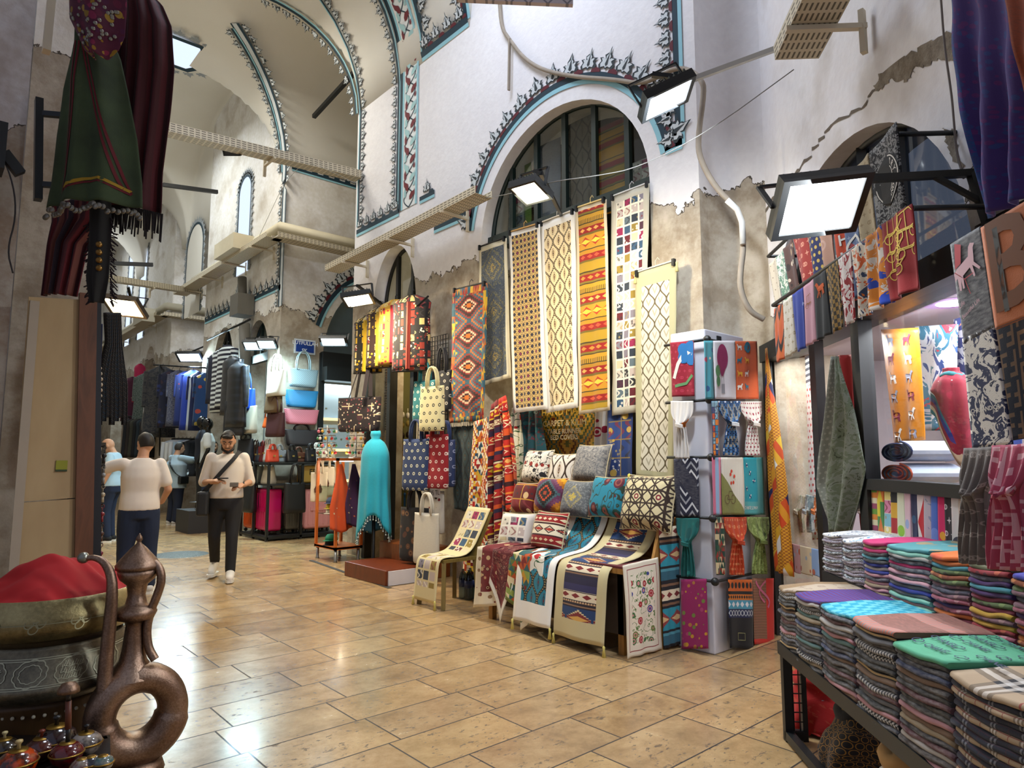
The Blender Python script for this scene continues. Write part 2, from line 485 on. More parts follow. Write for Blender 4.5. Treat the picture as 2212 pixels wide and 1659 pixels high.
# chamfered pier between the arcade wall and the scarf shop, then the scarf shop wall (45 degrees)
def SH(s, z, d=0.0):                         # s metres along the shop wall from its far end, d in front of it
 return V((5.3-s*SN-d*SN, 2.7-s*SN+d*SN, z))
bm = BM(); c0, c1 = V((XM, Y0, 0)), V((5.3, 2.7, 0)); k = V((SN, SN, 0))*.05
NP = 10
pr = []
for i in range(NP+1):
 t = i/NP; q = c0.lerp(c1, t)+V((SN, SN, 0))*.16*sin(PI*t)**.8
 pr.append((bm.verts.new(q), bm.verts.new(q+V((0, 0, 12)))))
for a, b in zip(pr, pr[1:]): bm.faces.new((a[0], b[0], b[1], a[1]))
struct('wall_corner', bm, MW, 'narrow hollow plaster pier between arcade wall and scarf shop', smooth=True)
SA = (1.37, 2.28, 1.33, 1.10)                # shop arch: centre s, z, half width, rise
loop = [(0, 0), (0, 12), (7, 12), (7, 0), (4.2, 0), (4.2, 2.4), (SA[0]+SA[2]+.02, 2.4)]+[(a, b) for a, b in arcpts(SA[0], SA[1], SA[2], SA[3])]+[(SA[0]-SA[2], 0)]
bm = BM(); sheet(bm, [loop], lambda a, b, d: SH(a, b, -d), .5); struct('wall_shop', bm, MWS, 'white plaster wall over the scarf shop with a cracked pointed arch')
# ---- passage and bag shop block
loop = [(XM+.006, 0), (XM+.006, 12), (12, 12), (12, 0), (8.15, 0)]+arcpts(6.95, 3.3, 1.2, 1.6, 24)+[(5.75, 0)]
bm = BM(); sheet(bm, [loop], lambda a, b, d: V((a, YA+d, b)), .4); struct('wall_passage', bm, MW2, 'plaster face of the bag shop pier towards the side passage')
def fwall(ya, yb, ops, nm, lb):
 L = [(ya, 0), (ya, 12), (yb, 12), (yb, 0)]
 for c, z, r, h in sorted(ops, reverse=True): L += [(c+r, 0)]+arcpts(c, z, r, h, 18)+[(c-r, 0)]
 bm = BM(); sheet(bm, [L], lambda a, b, d: V((XM+d, a, b)), .4); struct(nm, bm, MW2, lb)
fwall(YA+.002, 16.4, [(13.05, 3.35, .55, .75), (15.0, 3.3, .62, .95)], 'wall_far', 'weathered corridor wall of the bag shop with two small arched windows')
fwall(19.2, 34, [(21.2, 3.4, .7, 1.2), (25, 3.4, .8, 1.2)], 'wall_distant', 'weathered corridor wall beyond the second passage')
for nm, y, s, lb in (('wall_passage_near', YB+.012, -1, 'side of the arcade block in the passage'), ('wall_second', 16.412, -1, 'near side wall of the second passage'), ('wall_third', 19.185, 1, 'far side wall of the second passage')):
 bm = BM(); sheet(bm, [[(XM+.01, 0), (12, 0), (12, 12), (XM+.01, 12)]], lambda a, b, d: V((a, y+s*d*.1, b)), .5); struct(nm, bm, MW2, lb)
bm = BM(); sheet(bm, [[(XM, 0), (12, 0), (12, 12), (XM, 12)]], lambda a, b, d: V((12+d, a-XM+YB-.2, b)), .2); struct('wall_passage_end', bm, MW2, 'end wall of the side passage')
bm = BM(); sheet(bm, [[(5.2, 0), (34, 0), (34, 12), (5.2, 12)]], lambda a, b, d: V((XL-d, a, b)), .4); struct('wall_left', bm, MW2, 'left corridor wall behind the hung garments')
bm = BM(); sheet(bm, [[(-2, 0), (8, 0), (8, 12), (-2, 12)]], lambda a, b, d: V((a, 33.5+d, b)), .3); struct('wall_end', bm, MW2, 'end wall far down the corridor')
bm = BM(); sheet(bm, [[(16.4, 0), (19.2, 0), (19.2, 12), (16.4, 12)]], lambda a, b, d: V((9.5+d, a, b)), .2); struct('wall_second_end', bm, MW2, 'end wall of the second passage')
# near left pier (faces the camera)
PY = 4.75
bm = BM(); sheet(bm, [[(-4, 0), (.36, 0), (.36, 12), (-4, 12)]], lambda a, b, d: V((a, PY+d, b)), .5); struct('wall_pier', bm, MWL, 'peeling pinkish plaster pier at the left edge')
# interior shells behind the big window, the door, the passage shop and the scarf shop
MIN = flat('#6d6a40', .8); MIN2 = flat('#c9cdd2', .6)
def shell(nm, x0, x1, y0, y1, z1, mat, lb):
 bm = BM()
 for L, mp in (([(y0, 0), (y1, 0), (y1, z1), (y0, z1)], lambda a, b, d: V((x1+d, a, b))), ([(x0, 0), (x1, 0), (x1, z1), (x0, z1)], lambda a, b, d: V((a, y1+d, b))), ([(x0, 0), (x1, 0), (x1, z1), (x0, z1)], lambda a, b, d: V((a, y0-d, b))), ([(x0, y0), (x1, y0), (x1, y1), (x0, y1)], lambda a, b, d: V((a, b, z1+d)))):
  sheet(bm, [L], mp, .05)
 struct(nm, bm, mat, lb)
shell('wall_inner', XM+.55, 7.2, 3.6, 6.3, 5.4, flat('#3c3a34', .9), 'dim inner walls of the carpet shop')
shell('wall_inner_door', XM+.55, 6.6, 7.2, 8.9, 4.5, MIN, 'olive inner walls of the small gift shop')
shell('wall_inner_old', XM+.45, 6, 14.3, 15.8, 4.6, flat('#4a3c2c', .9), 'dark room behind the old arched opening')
area('lamp_or_fill', (7, 17.8, 6), (5.5, 17.8, 3), 1, 1, 40, (.9, .95, 1))  # added fill light, no lamp hangs here; brightens the second passage
shell('wall_inner_bags', XM+.45, 8.3, YA+.4, 14.2, 4.6, flat('#b9c6cc', .7), 'pale inner walls of the bag shop')
# ---- vault: corridor barrel + cross barrels as one height field
XC, RC = (XL+XM)/2, (XM-XL)/2
CROSS = [(4.69, 1.60, 14), ((YA+YB)/2, (YA-YB)/2, 14), (15.2, 2.85, XM+.02), (20.5, 1.9, 14), (26, 2.6, XM+.02)]
def zc(x): return ZS+math.sqrt(max(RC*RC-(x-XC)**2, 0)) if XL <= x <= XM else ZS
def vz(x, y):
 z = zc(x)
 for c, r, xe in CROSS:
  if abs(y-c) < r and x <= xe: z = max(z, ZS+math.sqrt(r*r-(y-c)**2)*(RC/r if r < 1.7 else 1.0))
 return z
xs = [XL-1.8+i*.4 for i in range(4)]+[XL+.02+i*(XM-XL-.02)/44 for i in range(45)]+[XM+.03+i*.9 for i in range(9)]
ys = [-6+i*.6 for i in range(15)]+[3.0+i*.09 for i in range(260)]+[26.4+i*.5 for i in range(16)]
bm = BM(); g = [[bm.verts.new((x, y, vz(x, y))) for x in xs] for y in ys]
for j in range(len(ys)-1):
 for i in range(len(xs)-1): bm.faces.new((g[j][i], g[j][i+1], g[j+1][i+1], g[j+1][i]))
struct('ceiling', bm, MV, 'groin vaulted plaster ceiling', smooth=True)
# ---- painted ornament: leaf borders that follow a path on a surface
TREF = [(-.42, 0), (-.5, .18), (-.36, .34), (-.5, .5), (-.3, .52), (-.16, .44), (-.2, .62), (-.07, .74), (0, 1.05), (.07, .74), (.2, .62), (.16, .44), (.3, .52), (.5, .5), (.36, .34), (.5, .18), (.42, 0), (.14, .06), (0, -.04), (-.14, .06)]
TIN = [(x*.72, y*.82+.06) for x, y in TREF]
T1, T2 = tri_shape(TREF), tri_shape(TIN)
LOBE = tri_shape([(-.5, 0), (-.46, .2), (-.3, .33), (0, .36), (.3, .33), (.46, .2), (.5, 0)])
LMATS = [TEAL, PALE, flat('#2c3438', .8), LEAFW, MARO]
def border(nm, path, side, size=.16, band=.07, pale=.035, step=None, flip=False, lb=None, inner='gray', gap=.03, scal=True, edge2=False):
 """path: points on the surface; side(i): unit vector along the surface to the leaf side. dark band + pale line + leaves"""
 bm = BM(); path = [V(p) for p in path]; N = len(path)
 L = [0]
 for a, b in zip(path, path[1:]): L.append(L[-1]+(b-a).length)
 def at(d):
  k = 0
  while k < N-2 and d > L[k+1]: k += 1
  f = (d-L[k])/max(L[k+1]-L[k], 1e-9)
  T = (path[k+1]-path[k]).normalized(); S = side(k).lerp(side(min(k+1, N-1)), f); S = (S-T*S.dot(T)).normalized()
  return path[k].lerp(path[k+1], f), T, S
 tow = None
 def mp(x, y, lift):
  p, T, S = at(min(max(x, 0), L[-1])); n = T.cross(S)
  if n.dot(V((0, 0, CH))-p+V((0, 0, .0))) < 0: n = -n
  return p+S*y+n*lift
 def strip(y0, y1, mi, lift):
  n = max(2, N*2)
  a = [(L[-1]*i/n, y0) for i in range(n+1)]; q = [(bm.verts.new(mp(x, y0, lift)), bm.verts.new(mp(x, y1, lift))) for x, _ in a]
  for u, w in zip(q, q[1:]): bm.faces.new((u[0], w[0], w[1], u[1])).material_index = mi
 strip(-pale, 0, 3 if edge2 else 1, .006); strip(0, band, 0, .006)
 if edge2: strip(-pale-band*.6, -pale, 0, .006)
 st = step or size*1.12; n = max(1, int(L[-1]/st))
 for i in range(n):
  d = (i+.5)*L[-1]/n
  for sh, mi, lf in ((T1, 2, .009), (T2, 3, .012)): put2d(bm, xf(sh, d, band+gap, size), lambda x, y, lf=lf: mp(x, y, lf), mi)
  put2d(bm, xf(tri_shape([(-.09, .2), (0, .75), (.09, .2), (0, .1)]), d, band+gap, size), lambda x, y: mp(x, y, .014), 2)
  if scal: put2d(bm, xf(LOBE, d+st/2, band-.004, st*.55), lambda x, y: mp(x, y, .008), 4 if inner == 'maroon' else 0)
 struct(nm, bm, LMATS, lb or 'painted leaf border')
def line(a, b, n=8): return [V(a).lerp(V(b), i/n) for i in range(n+1)]
X_ = XM-.004
UP, YP, YN = V((0, 0, 1)), V((0, 1, 0)), V((0, -1, 0))
# border over the big arch
pth = [V((X_, AC+(AR+.2)*cos(a), AZ+(1.22+.2)*sin(a))) for a in [PI*(.0+i/40) for i in range(41)]]
border('trim_2', pth[2:39], lambda k: V((0, cos(PI*(k+2)/40), sin(PI*(k+2)/40))), .21, .07, .05, inner='maroon', lb='painted dark teal and blue leaf border around the big arch')
# border at the right corner of the arcade wall
border('trim_3', [V((X_, Y0+.16, z)) for z in (4.16, 4.7, 5.2, 5.9)], lambda k: YP, .17, .06, .04, inner='maroon', lb='upright painted leaf border beside the corner pier')
border('trim_4', line((X_, 3.24, 4.16), (X_, 3.42, 4.16), 3), lambda k: UP, .12, .06, .04, scal=False, lb='short painted leaf border right of the big arch')
# vine band
def band(nm, y0, y1, z0, lb):
 bm = BM(); Lv = ZS-z0; tot = Lv+RC*1.3
 def mp(w, d, lift):
  if d < Lv: return V((X_-lift, y0+w, z0+d))
  a = (d-Lv)/RC; return V((XC+(RC-.004-lift)*cos(a), y0+w, ZS+(RC-.004-lift)*sin(a)))
 W = y1-y0
 def strip(a, b, mi, lf, n=60):
  q = [(bm.verts.new(mp(a, tot*i/n, lf)), bm.verts.new(mp(b, tot*i/n, lf))) for i in range(n+1)]
  for u, w in zip(q, q[1:]): bm.faces.new((u[0], u[1], w[1], w[0])).material_index = mi
 strip(0, W, 0, .004); strip(-.03, .012, 1, .006); strip(W-.012, W+.03, 1, .006); strip(W+.03, W+.10, 2, .006)
 leaf = tri_shape([(0, 0), (.05, .03), (.10, .10), (.11, .19), (.06, .14), (.0, .11), (-.02, .05)])
 n = int(tot/.02)
 for ph, mi in ((0, 2), (PI, 2)):
  put2d(bm, line2d([(W/2+W*.36*sin(i*.02*2*PI/.52+ph), i*.02) for i in range(n)], .018), lambda x, y: mp(x, y, .008), mi)
 for i in range(int(tot/.13)):
  d = .1+i*.13; sg = 1 if i % 2 else -1
  put2d(bm, xf(leaf, W/2+.02*sg, d, 1.0, 0 if sg > 0 else .4, sg), lambda x, y: mp(min(max(x, .02), W-.02), min(y, tot-.01), .011), 3 if i % 4 < 2 else 4)
  put2d(bm, xf(leaf, W/2-.10*sg, d+.05, .7, .6, -sg), lambda x, y: mp(min(max(x, .02), W-.02), min(y, tot-.01), .012), 4 if i % 4 < 2 else 3)
 struct(nm, bm, [flat('#dfe3e2', .85), PALE, TEAL, flat('#6a1420', .8), flat('#9fc6c6', .8)], lb)
band('trim_5', 7.5, 7.84, 4.86, 'painted band of red and pale blue vines climbing the wall and vault')
border('trim_6', [V((X_, YB-.08, z)) for z in (4.95, 5.6, 6.2, 6.8)]+[V((XC+(RC-.02)*cos(a), YB-.08, ZS+(RC-.02)*sin(a))) for a in (.12, .3, .5, .7, .9, 1.1)], lambda k: YN, .15, .035, .02, lb='painted leaf border along the edge of the arcade block', scal=False)
border('trim_7', [V((X_, 7.96, z)) for z in (4.95, 5.6, 6.2, 6.8)]+[V((XC+(RC-.02)*cos(a), 7.96, ZS+(RC-.02)*sin(a))) for a in (.12, .3, .5, .7, .9)], lambda k: YP, .15, .05, .02, lb='painted leaf border left of the vine band', scal=False)
border('trim_8', line((X_, YB-.06, 4.84), (X_, 7.92, 4.84)), lambda k: UP, .17, .07, .04, lb='painted leaf border between the corner and the vine band')
border('trim_9', line((X_, 7.40, 4.86), (X_, 7.05, 4.86), 3), lambda k: UP, .18, .06, .04, lb='short painted leaf border right of the vine band')
border('trim_10', line((X_, 7.05, 4.36), (X_, 6.25, 4.36)), lambda k: UP, .17, .07, .04, lb='painted leaf border under the cable tray')
def cv(y, a, r=RC-.015): return V((XC+r*cos(a), y, ZS+r*sin(a)))
border('trim_11', [cv(7.38, .03).lerp(cv(6.34, .03), i/6) for i in range(7)], lambda k: V((-.3, 0, 1)), .2, .08, .05, inner='maroon', lb='painted leaf border along the springing of the vault')
border('trim_12', [cv(7.36, a) for a in (.05, .2, .4, .6, .8)], lambda k: YN, .2, .06, .03, lb='painted leaf border on the vault right of the vine band')
border('trim_13', [cv(6.34+.25*(a/.8)**2, a) for a in (.05, .2, .4, .6, .8)], lambda k: YP, .2, .07, .05, inner='maroon', lb='painted leaf border at the edge of the next vault bay')
# far rib between the passage bay and the third bay
def rib(y, s): return [V((X_, y, z)) for z in (4.2, 4.9, 5.6, 6.3, 6.8)]
def groin(yc, r, sg, n=10):
 o = []
 for i in range(n+1):
  a = i/n*1.5; o.append(V((XC+RC*cos(a)-.02, yc+sg*r*cos(a), ZS+RC*sin(a)-.02)))
 return o
gp = groin((YA+YB)/2, (YA-YB)/2, 1)
border('trim_14', [V((X_, YA+.08, z)) for z in (4.2, 4.9, 5.6, 6.3)]+gp[0:9], lambda k: YN if k > 3 else YP, .17, .06, .10, lb='painted leaf edge of the groin above the bag shop corner', edge2=True, scal=False)
border('trim_15', [p+V((0, .16, -.01)) for p in gp[0:9]], lambda k: YP, .17, .05, .03, lb='painted leaf edge beyond the groin of the passage vault', scal=False)
border('trim_16', groin((YA+YB)/2, (YA-YB)/2, -1)[0:9], lambda k: YP, .16, .05, .03, lb='painted leaf edge of the near groin of the passage vault', scal=False)
border('trim_17', line((XM+.1, YA-.006, ZS+.02), (8.5, YA-.006, ZS+.02), 10), lambda k: UP, .2, .05, .03, lb='painted leaf border along the springing of the passage vault')
border('trim_18', line((X_, YA+.05, 4.55), (X_, 13.7, 4.55), 6), lambda k: UP, .22, .07, .04, lb='painted leaf border above the small arched window')
border('trim_19', line((X_, 13.9, 4.75), (X_, 14.4, 4.75), 3), lambda k: UP, .22, .07, .04, lb='short painted leaf border behind the downpipe')
border('trim_20', line((X_, 14.5, 4.55), (X_, 16.35, 4.55), 6), lambda k: UP, .22, .07, .04, lb='painted leaf border at the far corner of the bag shop')
pth = [V((6.95+1.38*cos(a), YA-.006, 3.3+1.78*sin(a))) for a in [PI-.35-i/16*2.0 for i in range(17)]]
border('trim_21', pth, lambda k: V((cos(PI-.35-k/16*2.0), 0, sin(PI-.35-k/16*2.0))), .26, .08, .04, lb='painted leaf border over the arched passage shop', inner='maroon')
# tall splayed windows and blind niches on the far lunettes
SKYM = emis('#c4d2ea', 1.5)
def niche(nm, y, z0, z1, w, lit, lb, X=XM):
 bm = BM(); L = [(y-w, z0)]+arcpts(y, z1-w, w, w, 14)[::-1]+[(y+w, z0)]; L = [(y+w, z0)]+arcpts(y, z1-w, w, w, 14)+[(y-w, z0)]
 sheet(bm, [L], lambda a, b, d: V((X-.012, a, b)), None, 0)
 fo = [(a+(a-y)*.12, b+(.05 if b > z1-w else 0)) for a, b in L]
 n = len(L)
 for i in range(n-1):
  f = bm.faces.new([bm.verts.new((X-.02, *q)) for q in (L[i], L[i+1], fo[i+1], fo[i])]); f.material_index = 1
 for i in range(0, n-1):
  a, b = fo[i], fo[i+1]; l = math.hypot(b[0]-a[0], b[1]-a[1]); m_ = max(1, int(l/.16))
  for k in range(m_):
   q = (lerp(a[0], b[0], (k+.5)/m_), lerp(a[1], b[1], (k+.5)/m_)); ang = math.atan2(q[1]-(z1-w), q[0]-y) if q[1] > z1-w else (0 if q[0] > y else PI)
   put2d(bm, xf(T1, q[0], q[1], .17, ang-PI/2), lambda x, yy: V((X-.022, x, yy)), 2)
 struct(nm, bm, [SKYM if lit else MV, TEAL, GRY], lb)
niche('window_1', 14.05, 5.25, 7.35, .33, True, 'tall narrow arched window with a painted edge high on the far wall')
niche('window_2', 17.4, 4.9, 7.2, .62, False, 'blind arched niche with a painted leaf edge')
niche('window_3', 22.5, 5.0, 8.0, .35, True, 'tall narrow window far down the corridor')
niche('window_4', 24.2, 5.0, 8.2, .3, True, 'slim window beyond the tall one far down the corridor')
bm = BM(); put2d(bm, circle2d(.55, 6), lambda x, y: V((3.1+x, 12.8+y*.9, vz(3.1, 12.8)-.06)), 0)
put2d(bm, ring2d(.55, .68, 6), lambda x, y: V((3.1+x, 12.8+y*.9, vz(3.1, 12.8)-.065)), 1)
for k in range(18): put2d(bm, xf(T1, .68*cos(k*PI/9), .68*sin(k*PI/9), .2, k*PI/9-PI/2), lambda x, y: V((3.1+x, 12.8+y*.9, vz(3.1, 12.8)-.07)), 2)
struct('window_5', bm, [SKYM, TEAL, GRY], 'six sided skylight with a painted edge in the vault')
# iron tie rods
for i, (a, b, lb) in enumerate(((atx(766, 156, XM+.3), atx(678, 252, XM+.3), 'black iron tie rod across the passage vault'), (aty(352, 399, 14.), aty(470, 415, 14.), 'black iron tie rod high in the corridor'), (aty(150, 565, 15.), aty(330, 572, 15.), 'dark tie rod behind the hanging tassels'))):
 bm = BM(); bar(bm, a, b, .07); tag(link('tie_rod', bm, DKF), lb, 'tie rod')
# broken plaster and the long crack on the scarf shop wall
def smap(off): return lambda x, y: ats(x, y, off)
random.seed(12)
def ragged(pts, amp):
 o = []
 for a, b in zip(pts, pts[1:]+pts[:1]):
  for k in range(6): o.append((lerp(a[0], b[0], k/6)+random.uniform(-amp, amp), lerp(a[1], b[1], k/6)+random.uniform(-amp, amp)))
 return o
m = Mat('broken_plaster'); n = m.noise(14, 8, None, .75); MBRK = m.done(m.ramp(n, [(.3, '#6f6557'), (.5, '#9a8d7b'), (.7, '#b5a996')], 'LINEAR'), .95, bump=n, bstr=1.0, bdist=.03)
for i, q in enumerate(([(1886, 200), (1900, 160), (1960, 118), (2010, 90), (2062, 62), (2066, 132), (2030, 128), (2000, 140), (1975, 150), (1960, 175), (1925, 172), (1905, 188)], [(2035, 275), (2062, 282), (2070, 330), (2084, 372), (2060, 345), (2042, 305)])):
 bm = BM(); put2d(bm, tri_shape(ragged(q, 5)), smap(.004), 0); struct('trim_%d' % (30+i), bm, MBRK, ('broken plaster patch high on the scarf shop wall', 'small broken plaster patch beside the pointed arch')[i])
cr = ragged([(1890, 195), (1862, 232), (1800, 268), (1765, 310), (1735, 360), (1700, 400), (1662, 438), (1630, 490)], 4)[:-6]
bm = BM(); put2d(bm, ([(x, y-2.2-2*(i % 3)) for i, (x, y) in enumerate(cr)]+[(x, y+2) for x, y in cr], [(i, i+1, len(cr)+i+1, len(cr)+i) for i in range(len(cr)-1)]), smap(.004), 0); struct('trim_32', bm, flat('#6a5f52', .95), 'long crack running down the scarf shop wall')
# ================================================================ fixtures: cable trays, conduits, floodlights, frames
m = Mat('perforated_steel'); a, b = m.u/.075, m.v/.03
slot = (((a.fr()-.5).ab() < .36)*((b.fr()-.5).ab() < .2))
MTRAY = m.done(m.mix(slot, '#cfc4ab', '#6b6252'), .6, .15)
MTRAYP = flat('#cbbfa6', .6)
def uvbox(bm, uvl, p, du, dv, dn, w, h, th):
 """plate w x h, thickness th, uv in metres"""
 q = [p, p+du*w, p+du*w+dv*h, p+dv*h]; k = dn*th
 A = [bm.verts.new(x) for x in q]; B = [bm.verts.new(x+k) for x in q]; uv = [(0, 0), (w, 0), (w, h), (0, h)]
 for vs, st in ((A, uv), (B[::-1], uv[::-1])):
  f = bm.faces.new(vs)
  for l, t in zip(f.loops, st): l[uvl].uv = t
 for i in range(4): bm.faces.new((A[i], A[(i+1) % 4], B[(i+1) % 4], B[i]))
def tray(pts, w, h, lb, wall=None, nbr=2, name='cable_tray'):
 """perforated U channel along points; wall = unit vector to the wall for the bracket arms"""
 t = thing(name, lb, 'cable tray', V(pts[0]))
 bm = BM(); uvl = bm.loops.layers.uv.new('UVMap')
 for a, b in zip(pts, pts[1:]):
  a, b = V(a), V(b); d, s, u = frame_of(a, b); L = (b-a).length+.02
  uvbox(bm, uvl, a-s*w/2, d, s, u, L, w, .004)
  uvbox(bm, uvl, a-s*w/2, d, u, s, L, h, .004); uvbox(bm, uvl, a+s*w/2, d, u, s, L, h, .004)
 link('channel', bm, MTRAY, t)
 for i in range(nbr):
  f = (i+.5)/nbr; a, b = V(pts[0]), V(pts[1]); p = a.lerp(b, f)-V((0, 0, .02))
  wv = wall if wall else frame_of(a, b)[1]
  bm = BM(); bar(bm, p-wv*(w/2+.03), p+wv*(w/2+.16), .035, .03); bar(bm, p+wv*(w/2+.14)-V((0, 0, .16)), p+wv*(w/2+.14)+V((0, 0, .1)), .04, .03); link('bracket', bm, MTRAYP, t)
 return t
XP = V((1, 0, 0))
tray([atx(718, 588, 4.62), atx(1043, 424, 4.62)], .24, .09, 'perforated beige cable tray on the arcade wall left of the big arch', XP, 3)
tray([aty(362, 290, 9.1), aty(772, 388, 9.1)], .2, .12, 'perforated beige cable tray crossing the lane high beside the dark red robe', V((0, 1, 0)), 1)
tz = 5.0
tray([(4.6, 17.4, 5.35), (4.6, 11.65, 5.35), (7.6, 11.65, 5.35)], .3, .09, 'perforated beige cable tray turning the corner above the blue street sign', XP, 4)
t = tray([(4.62, 29, 5.1), (4.62, 19.0, 5.1), (7, 19.0, 5.1)], .3, .09, 'far perforated cable tray above the garment racks', XP, 3)
tray([aty(168, 598, 15.), aty(455, 640, 17.3)], .2, .12, 'low perforated cable tray spanning the lane above the lit warm floodlight', V((0, 1, 0)), 1)
tray([ats(1722, 128, .32), ats(1800, -30, .32)], .26, .1, 'near perforated cable tray high above the scarf shop', V((SN, -SN, 0)), 1)
bm = BM(); tube(bm, [(4.75, 16.8, 5.62), (4.75, 11.75, 5.62), (7.8, 11.75, 5.62)], .1, 10)
box(bm, (4.3, 12.9, 5.42), (4.7, 14.0, 5.72)); tag(link('conduit_duct', bm, flat('#c9bfa4', .6)), 'beige pipe duct with a long box above the bag shop', 'duct')
bm = BM(); box(bm, (4.2, 19.2, 4.95), (4.5, 20.2, 5.3)); tube(bm, [(4.75, 27, 5.4), (4.75, 19.1, 5.4), (7.8, 19.1, 5.4)], .1, 8); tag(link('conduit_duct', bm, flat('#b7b09c', .6)), 'far beige pipe duct above the distant garment racks', 'duct')
# plastered conduit that snakes over the big arch and down the pier
MCON = flat('#9b8f80', .85, grain=.25)
pts = [atx(a, b, 4.86) for a, b in ((1078, -10), (1083, 60), (1100, 84), (1130, 125), (1172, 152), (1240, 166), (1330, 172), (1385, 182), (1430, 162), (1462, 146), (1492, 152))]
pts += [atd(a, b, 5.05) for a, b in ((1515, 172), (1522, 195), (1507, 300), (1512, 345), (1545, 405), (1588, 445), (1604, 480), (1606, 540), (1600, 580), (1598, 625), (1618, 672), (1650, 690))]
bm = BM(); tube(bm, smoothpts(pts), .022, 8); tag(link('conduit', bm, MCON), 'lumpy taped conduit snaking over the big arch and down the pier', 'conduit')
bm = BM(); tube(bm, [atd(a, b, 5.02) for a, b in ((1570, 432), (1592, 452), (1603, 480), (1605, 528))], .024, 8); tag(link('cable_sleeve', bm, flat('#d8d6d0', .5)), 'bundle of white cables on the bend of the conduit', 'cable')
bm = BM(); bar(bm, atx(1101, 84, 4.84), atx(1099, 195, 4.84), .03, .02); tag(link('cable_stub', bm, MCON), 'short taped cable end hanging down the white wall', 'cable')
def wire(pts, r, c, lb, nm='wire'):
 bm = BM(); tube(bm, smoothpts(pts, 2), r*.6, 6); tag(link(nm, bm, flat(c, .6)), lb, 'wire')
wire([atx(1045, 428, 4.75), atd(1100, 420, 5.6), atd(1190, 392, 4.9), atd(1290, 380, 4.8), atd(1380, 362, 4.9), atd(1530, 285, 4.4), ats(1715, 150, .3)], .006, '#85837e', 'thin white wire running past the big arch to the near cable tray')
wire([ats(2032, -10, .05), ats(2040, 100, .05), ats(2055, 200, .04), ats(2060, 255, .05), ats(2066, 330, .04), ats(2082, 385, .06)], .009, '#6b6058', 'dark cable hanging down the plaster beside the purple shawl')
wire([(4.6, 12.5, 5.5), atd(640, 340, 9.5), atd(720, 372, 9.2), atd(765, 395, 9.1)], .006, '#9a988c', 'thin sagging wire below the high cable tray')
wire([aty(3, 330, 4.6), aty(30, 400, 4.6), aty(35, 470, 4.6), aty(15, 540, 4.6), aty(28, 590, 4.6)], .008, '#2d2826', 'dark looping wire on the peeling pier')
bm = BM(); bar(bm, atd(1500, 170, 4.0), ats(1712, 92, .3), .03); tag(link('lamp_bar', bm, flat('#b9b7b1', .4, .6)), 'pale metal bar holding the white floodlight by the pier', 'bar')
# floodlights
EX, EY, EZ = V((1, 0, 0)), V((0, 1, 0)), V((0, 0, 1))
RX, RD = V(RH+(0,)), V(FH+(0,))
def flood(quad_c, right, nrm, w, h, em, es, lb, nm='floodlight', arm=None, yoke=None, body='#15181a', e=0, col=(1, .95, .85), tgt=None):
 c = V(quad_c); r = V(right).normalized(); n = V(nrm); n = (n-r*n.dot(r)).normalized(); dn = n.cross(r)
 M = Matrix((( r.x, dn.x, n.x, c.x), (r.y, dn.y, n.y, c.y), (r.z, dn.z, n.z, c.z), (0, 0, 0, 1)))
 t = thing(nm, lb, 'floodlight', c)
 bm = BM(); box(bm, (-w/2, -h/2, -.05), (w/2, h/2, -.012), M=M)
 for k in range(9): box(bm, (-w*.42+k*w*.1, -h*.45, -.075), (-w*.42+k*w*.1+.006, h*.45, -.05), M=M)
 link('housing', bm, flat(body, .5), t)
 bm = BM()
 for a, b in (((-w/2, -h/2), (w/2, -h*.42)), ((-w/2, h*.42), (w/2, h/2)), ((-w/2, -h*.42), (-w*.42, h*.42)), ((w*.42, -h*.42), (w/2, h*.42))): box(bm, (a[0], a[1], -.014), (b[0], b[1], .012), M=M)
 link('bezel', bm, flat(body, .4), t)
 bm = BM(); box(bm, (-w*.42, -h*.42, -.012), (w*.42, h*.42, .002), M=M); link('lamp_panel', bm, emis(em, es) if es else flat('#30343a', .3), t)
 bm = BM()
 for sg in (-1, 1): bar(bm, M @ V((sg*w*.5, 0, -.03)), M @ V((sg*w*.5, 0, -.2)), .025, .01)
 bar(bm, M @ V((-w*.5, 0, -.2)), M @ V((w*.5, 0, -.2)), .025, .01); top = M @ V((0, 0, -.2))
 link('yoke', bm, DKF, t)
 if arm:
  bm = BM(); q = [top]+[V(p) for p in arm]
  for a, b in zip(q, q[1:]): bar(bm, a, b, .03, .03)
  link('arm', bm, DKF, t)
 if e: area('lamp_or_fill', c+n*.03, tgt or c+n, w*.84, h*.84, e, col)
 return t
RX, RD = V(RH+(0,)), V(FH+(0,))
def qfl(c, r, d, D, **k):
 """floodlight from its centre, right edge and near edge pixels at distance D"""
 return None
sw = ats(2100, 374, .03); swl = ats(2135, 480, .03)
N1 = V((-SN, SN, 0)); A1 = V((SN, SN, 0))
arm_end = sw+N1*.78+V((0, 0, -.02))
fc = atd(1772, 446, 2.62)
flood(fc, RX+V((0, 0, .12)), -EZ*.8-RD*.62-RX*.25, .36, .27, '#f4fbff', 9, 'large white floodlight on a black bracket in front of the scarf shop arch', arm=[atd(1846, 388, 2.62), sw], e=34, col=(.92, .97, 1), tgt=fc+V((-.9, .7, -1.2)))
bm = BM(); bar(bm, sw, swl, .035); bar(bm, sw.lerp(swl, .6), sw.lerp(atd(1846, 388, 2.62), .35), .02); bar(bm, swl, ats(2150, 560, .03), .035); tag(link('lamp_bracket', bm, DKF), 'black post with a diagonal strut carrying the large floodlight', 'bracket')
fc = atd(1442, 214, 4.0)
flood(fc, RX+V((0, 0, .5)), -EZ*.85-RD*.1+RX*.1, .34, .26, '#eef6ff', 10, 'white floodlight hung beside the corner pier', arm=[atd(1500, 172, 4.0)], e=95, col=(.84, .92, 1), tgt=fc+V((.1, .6, -.8)))
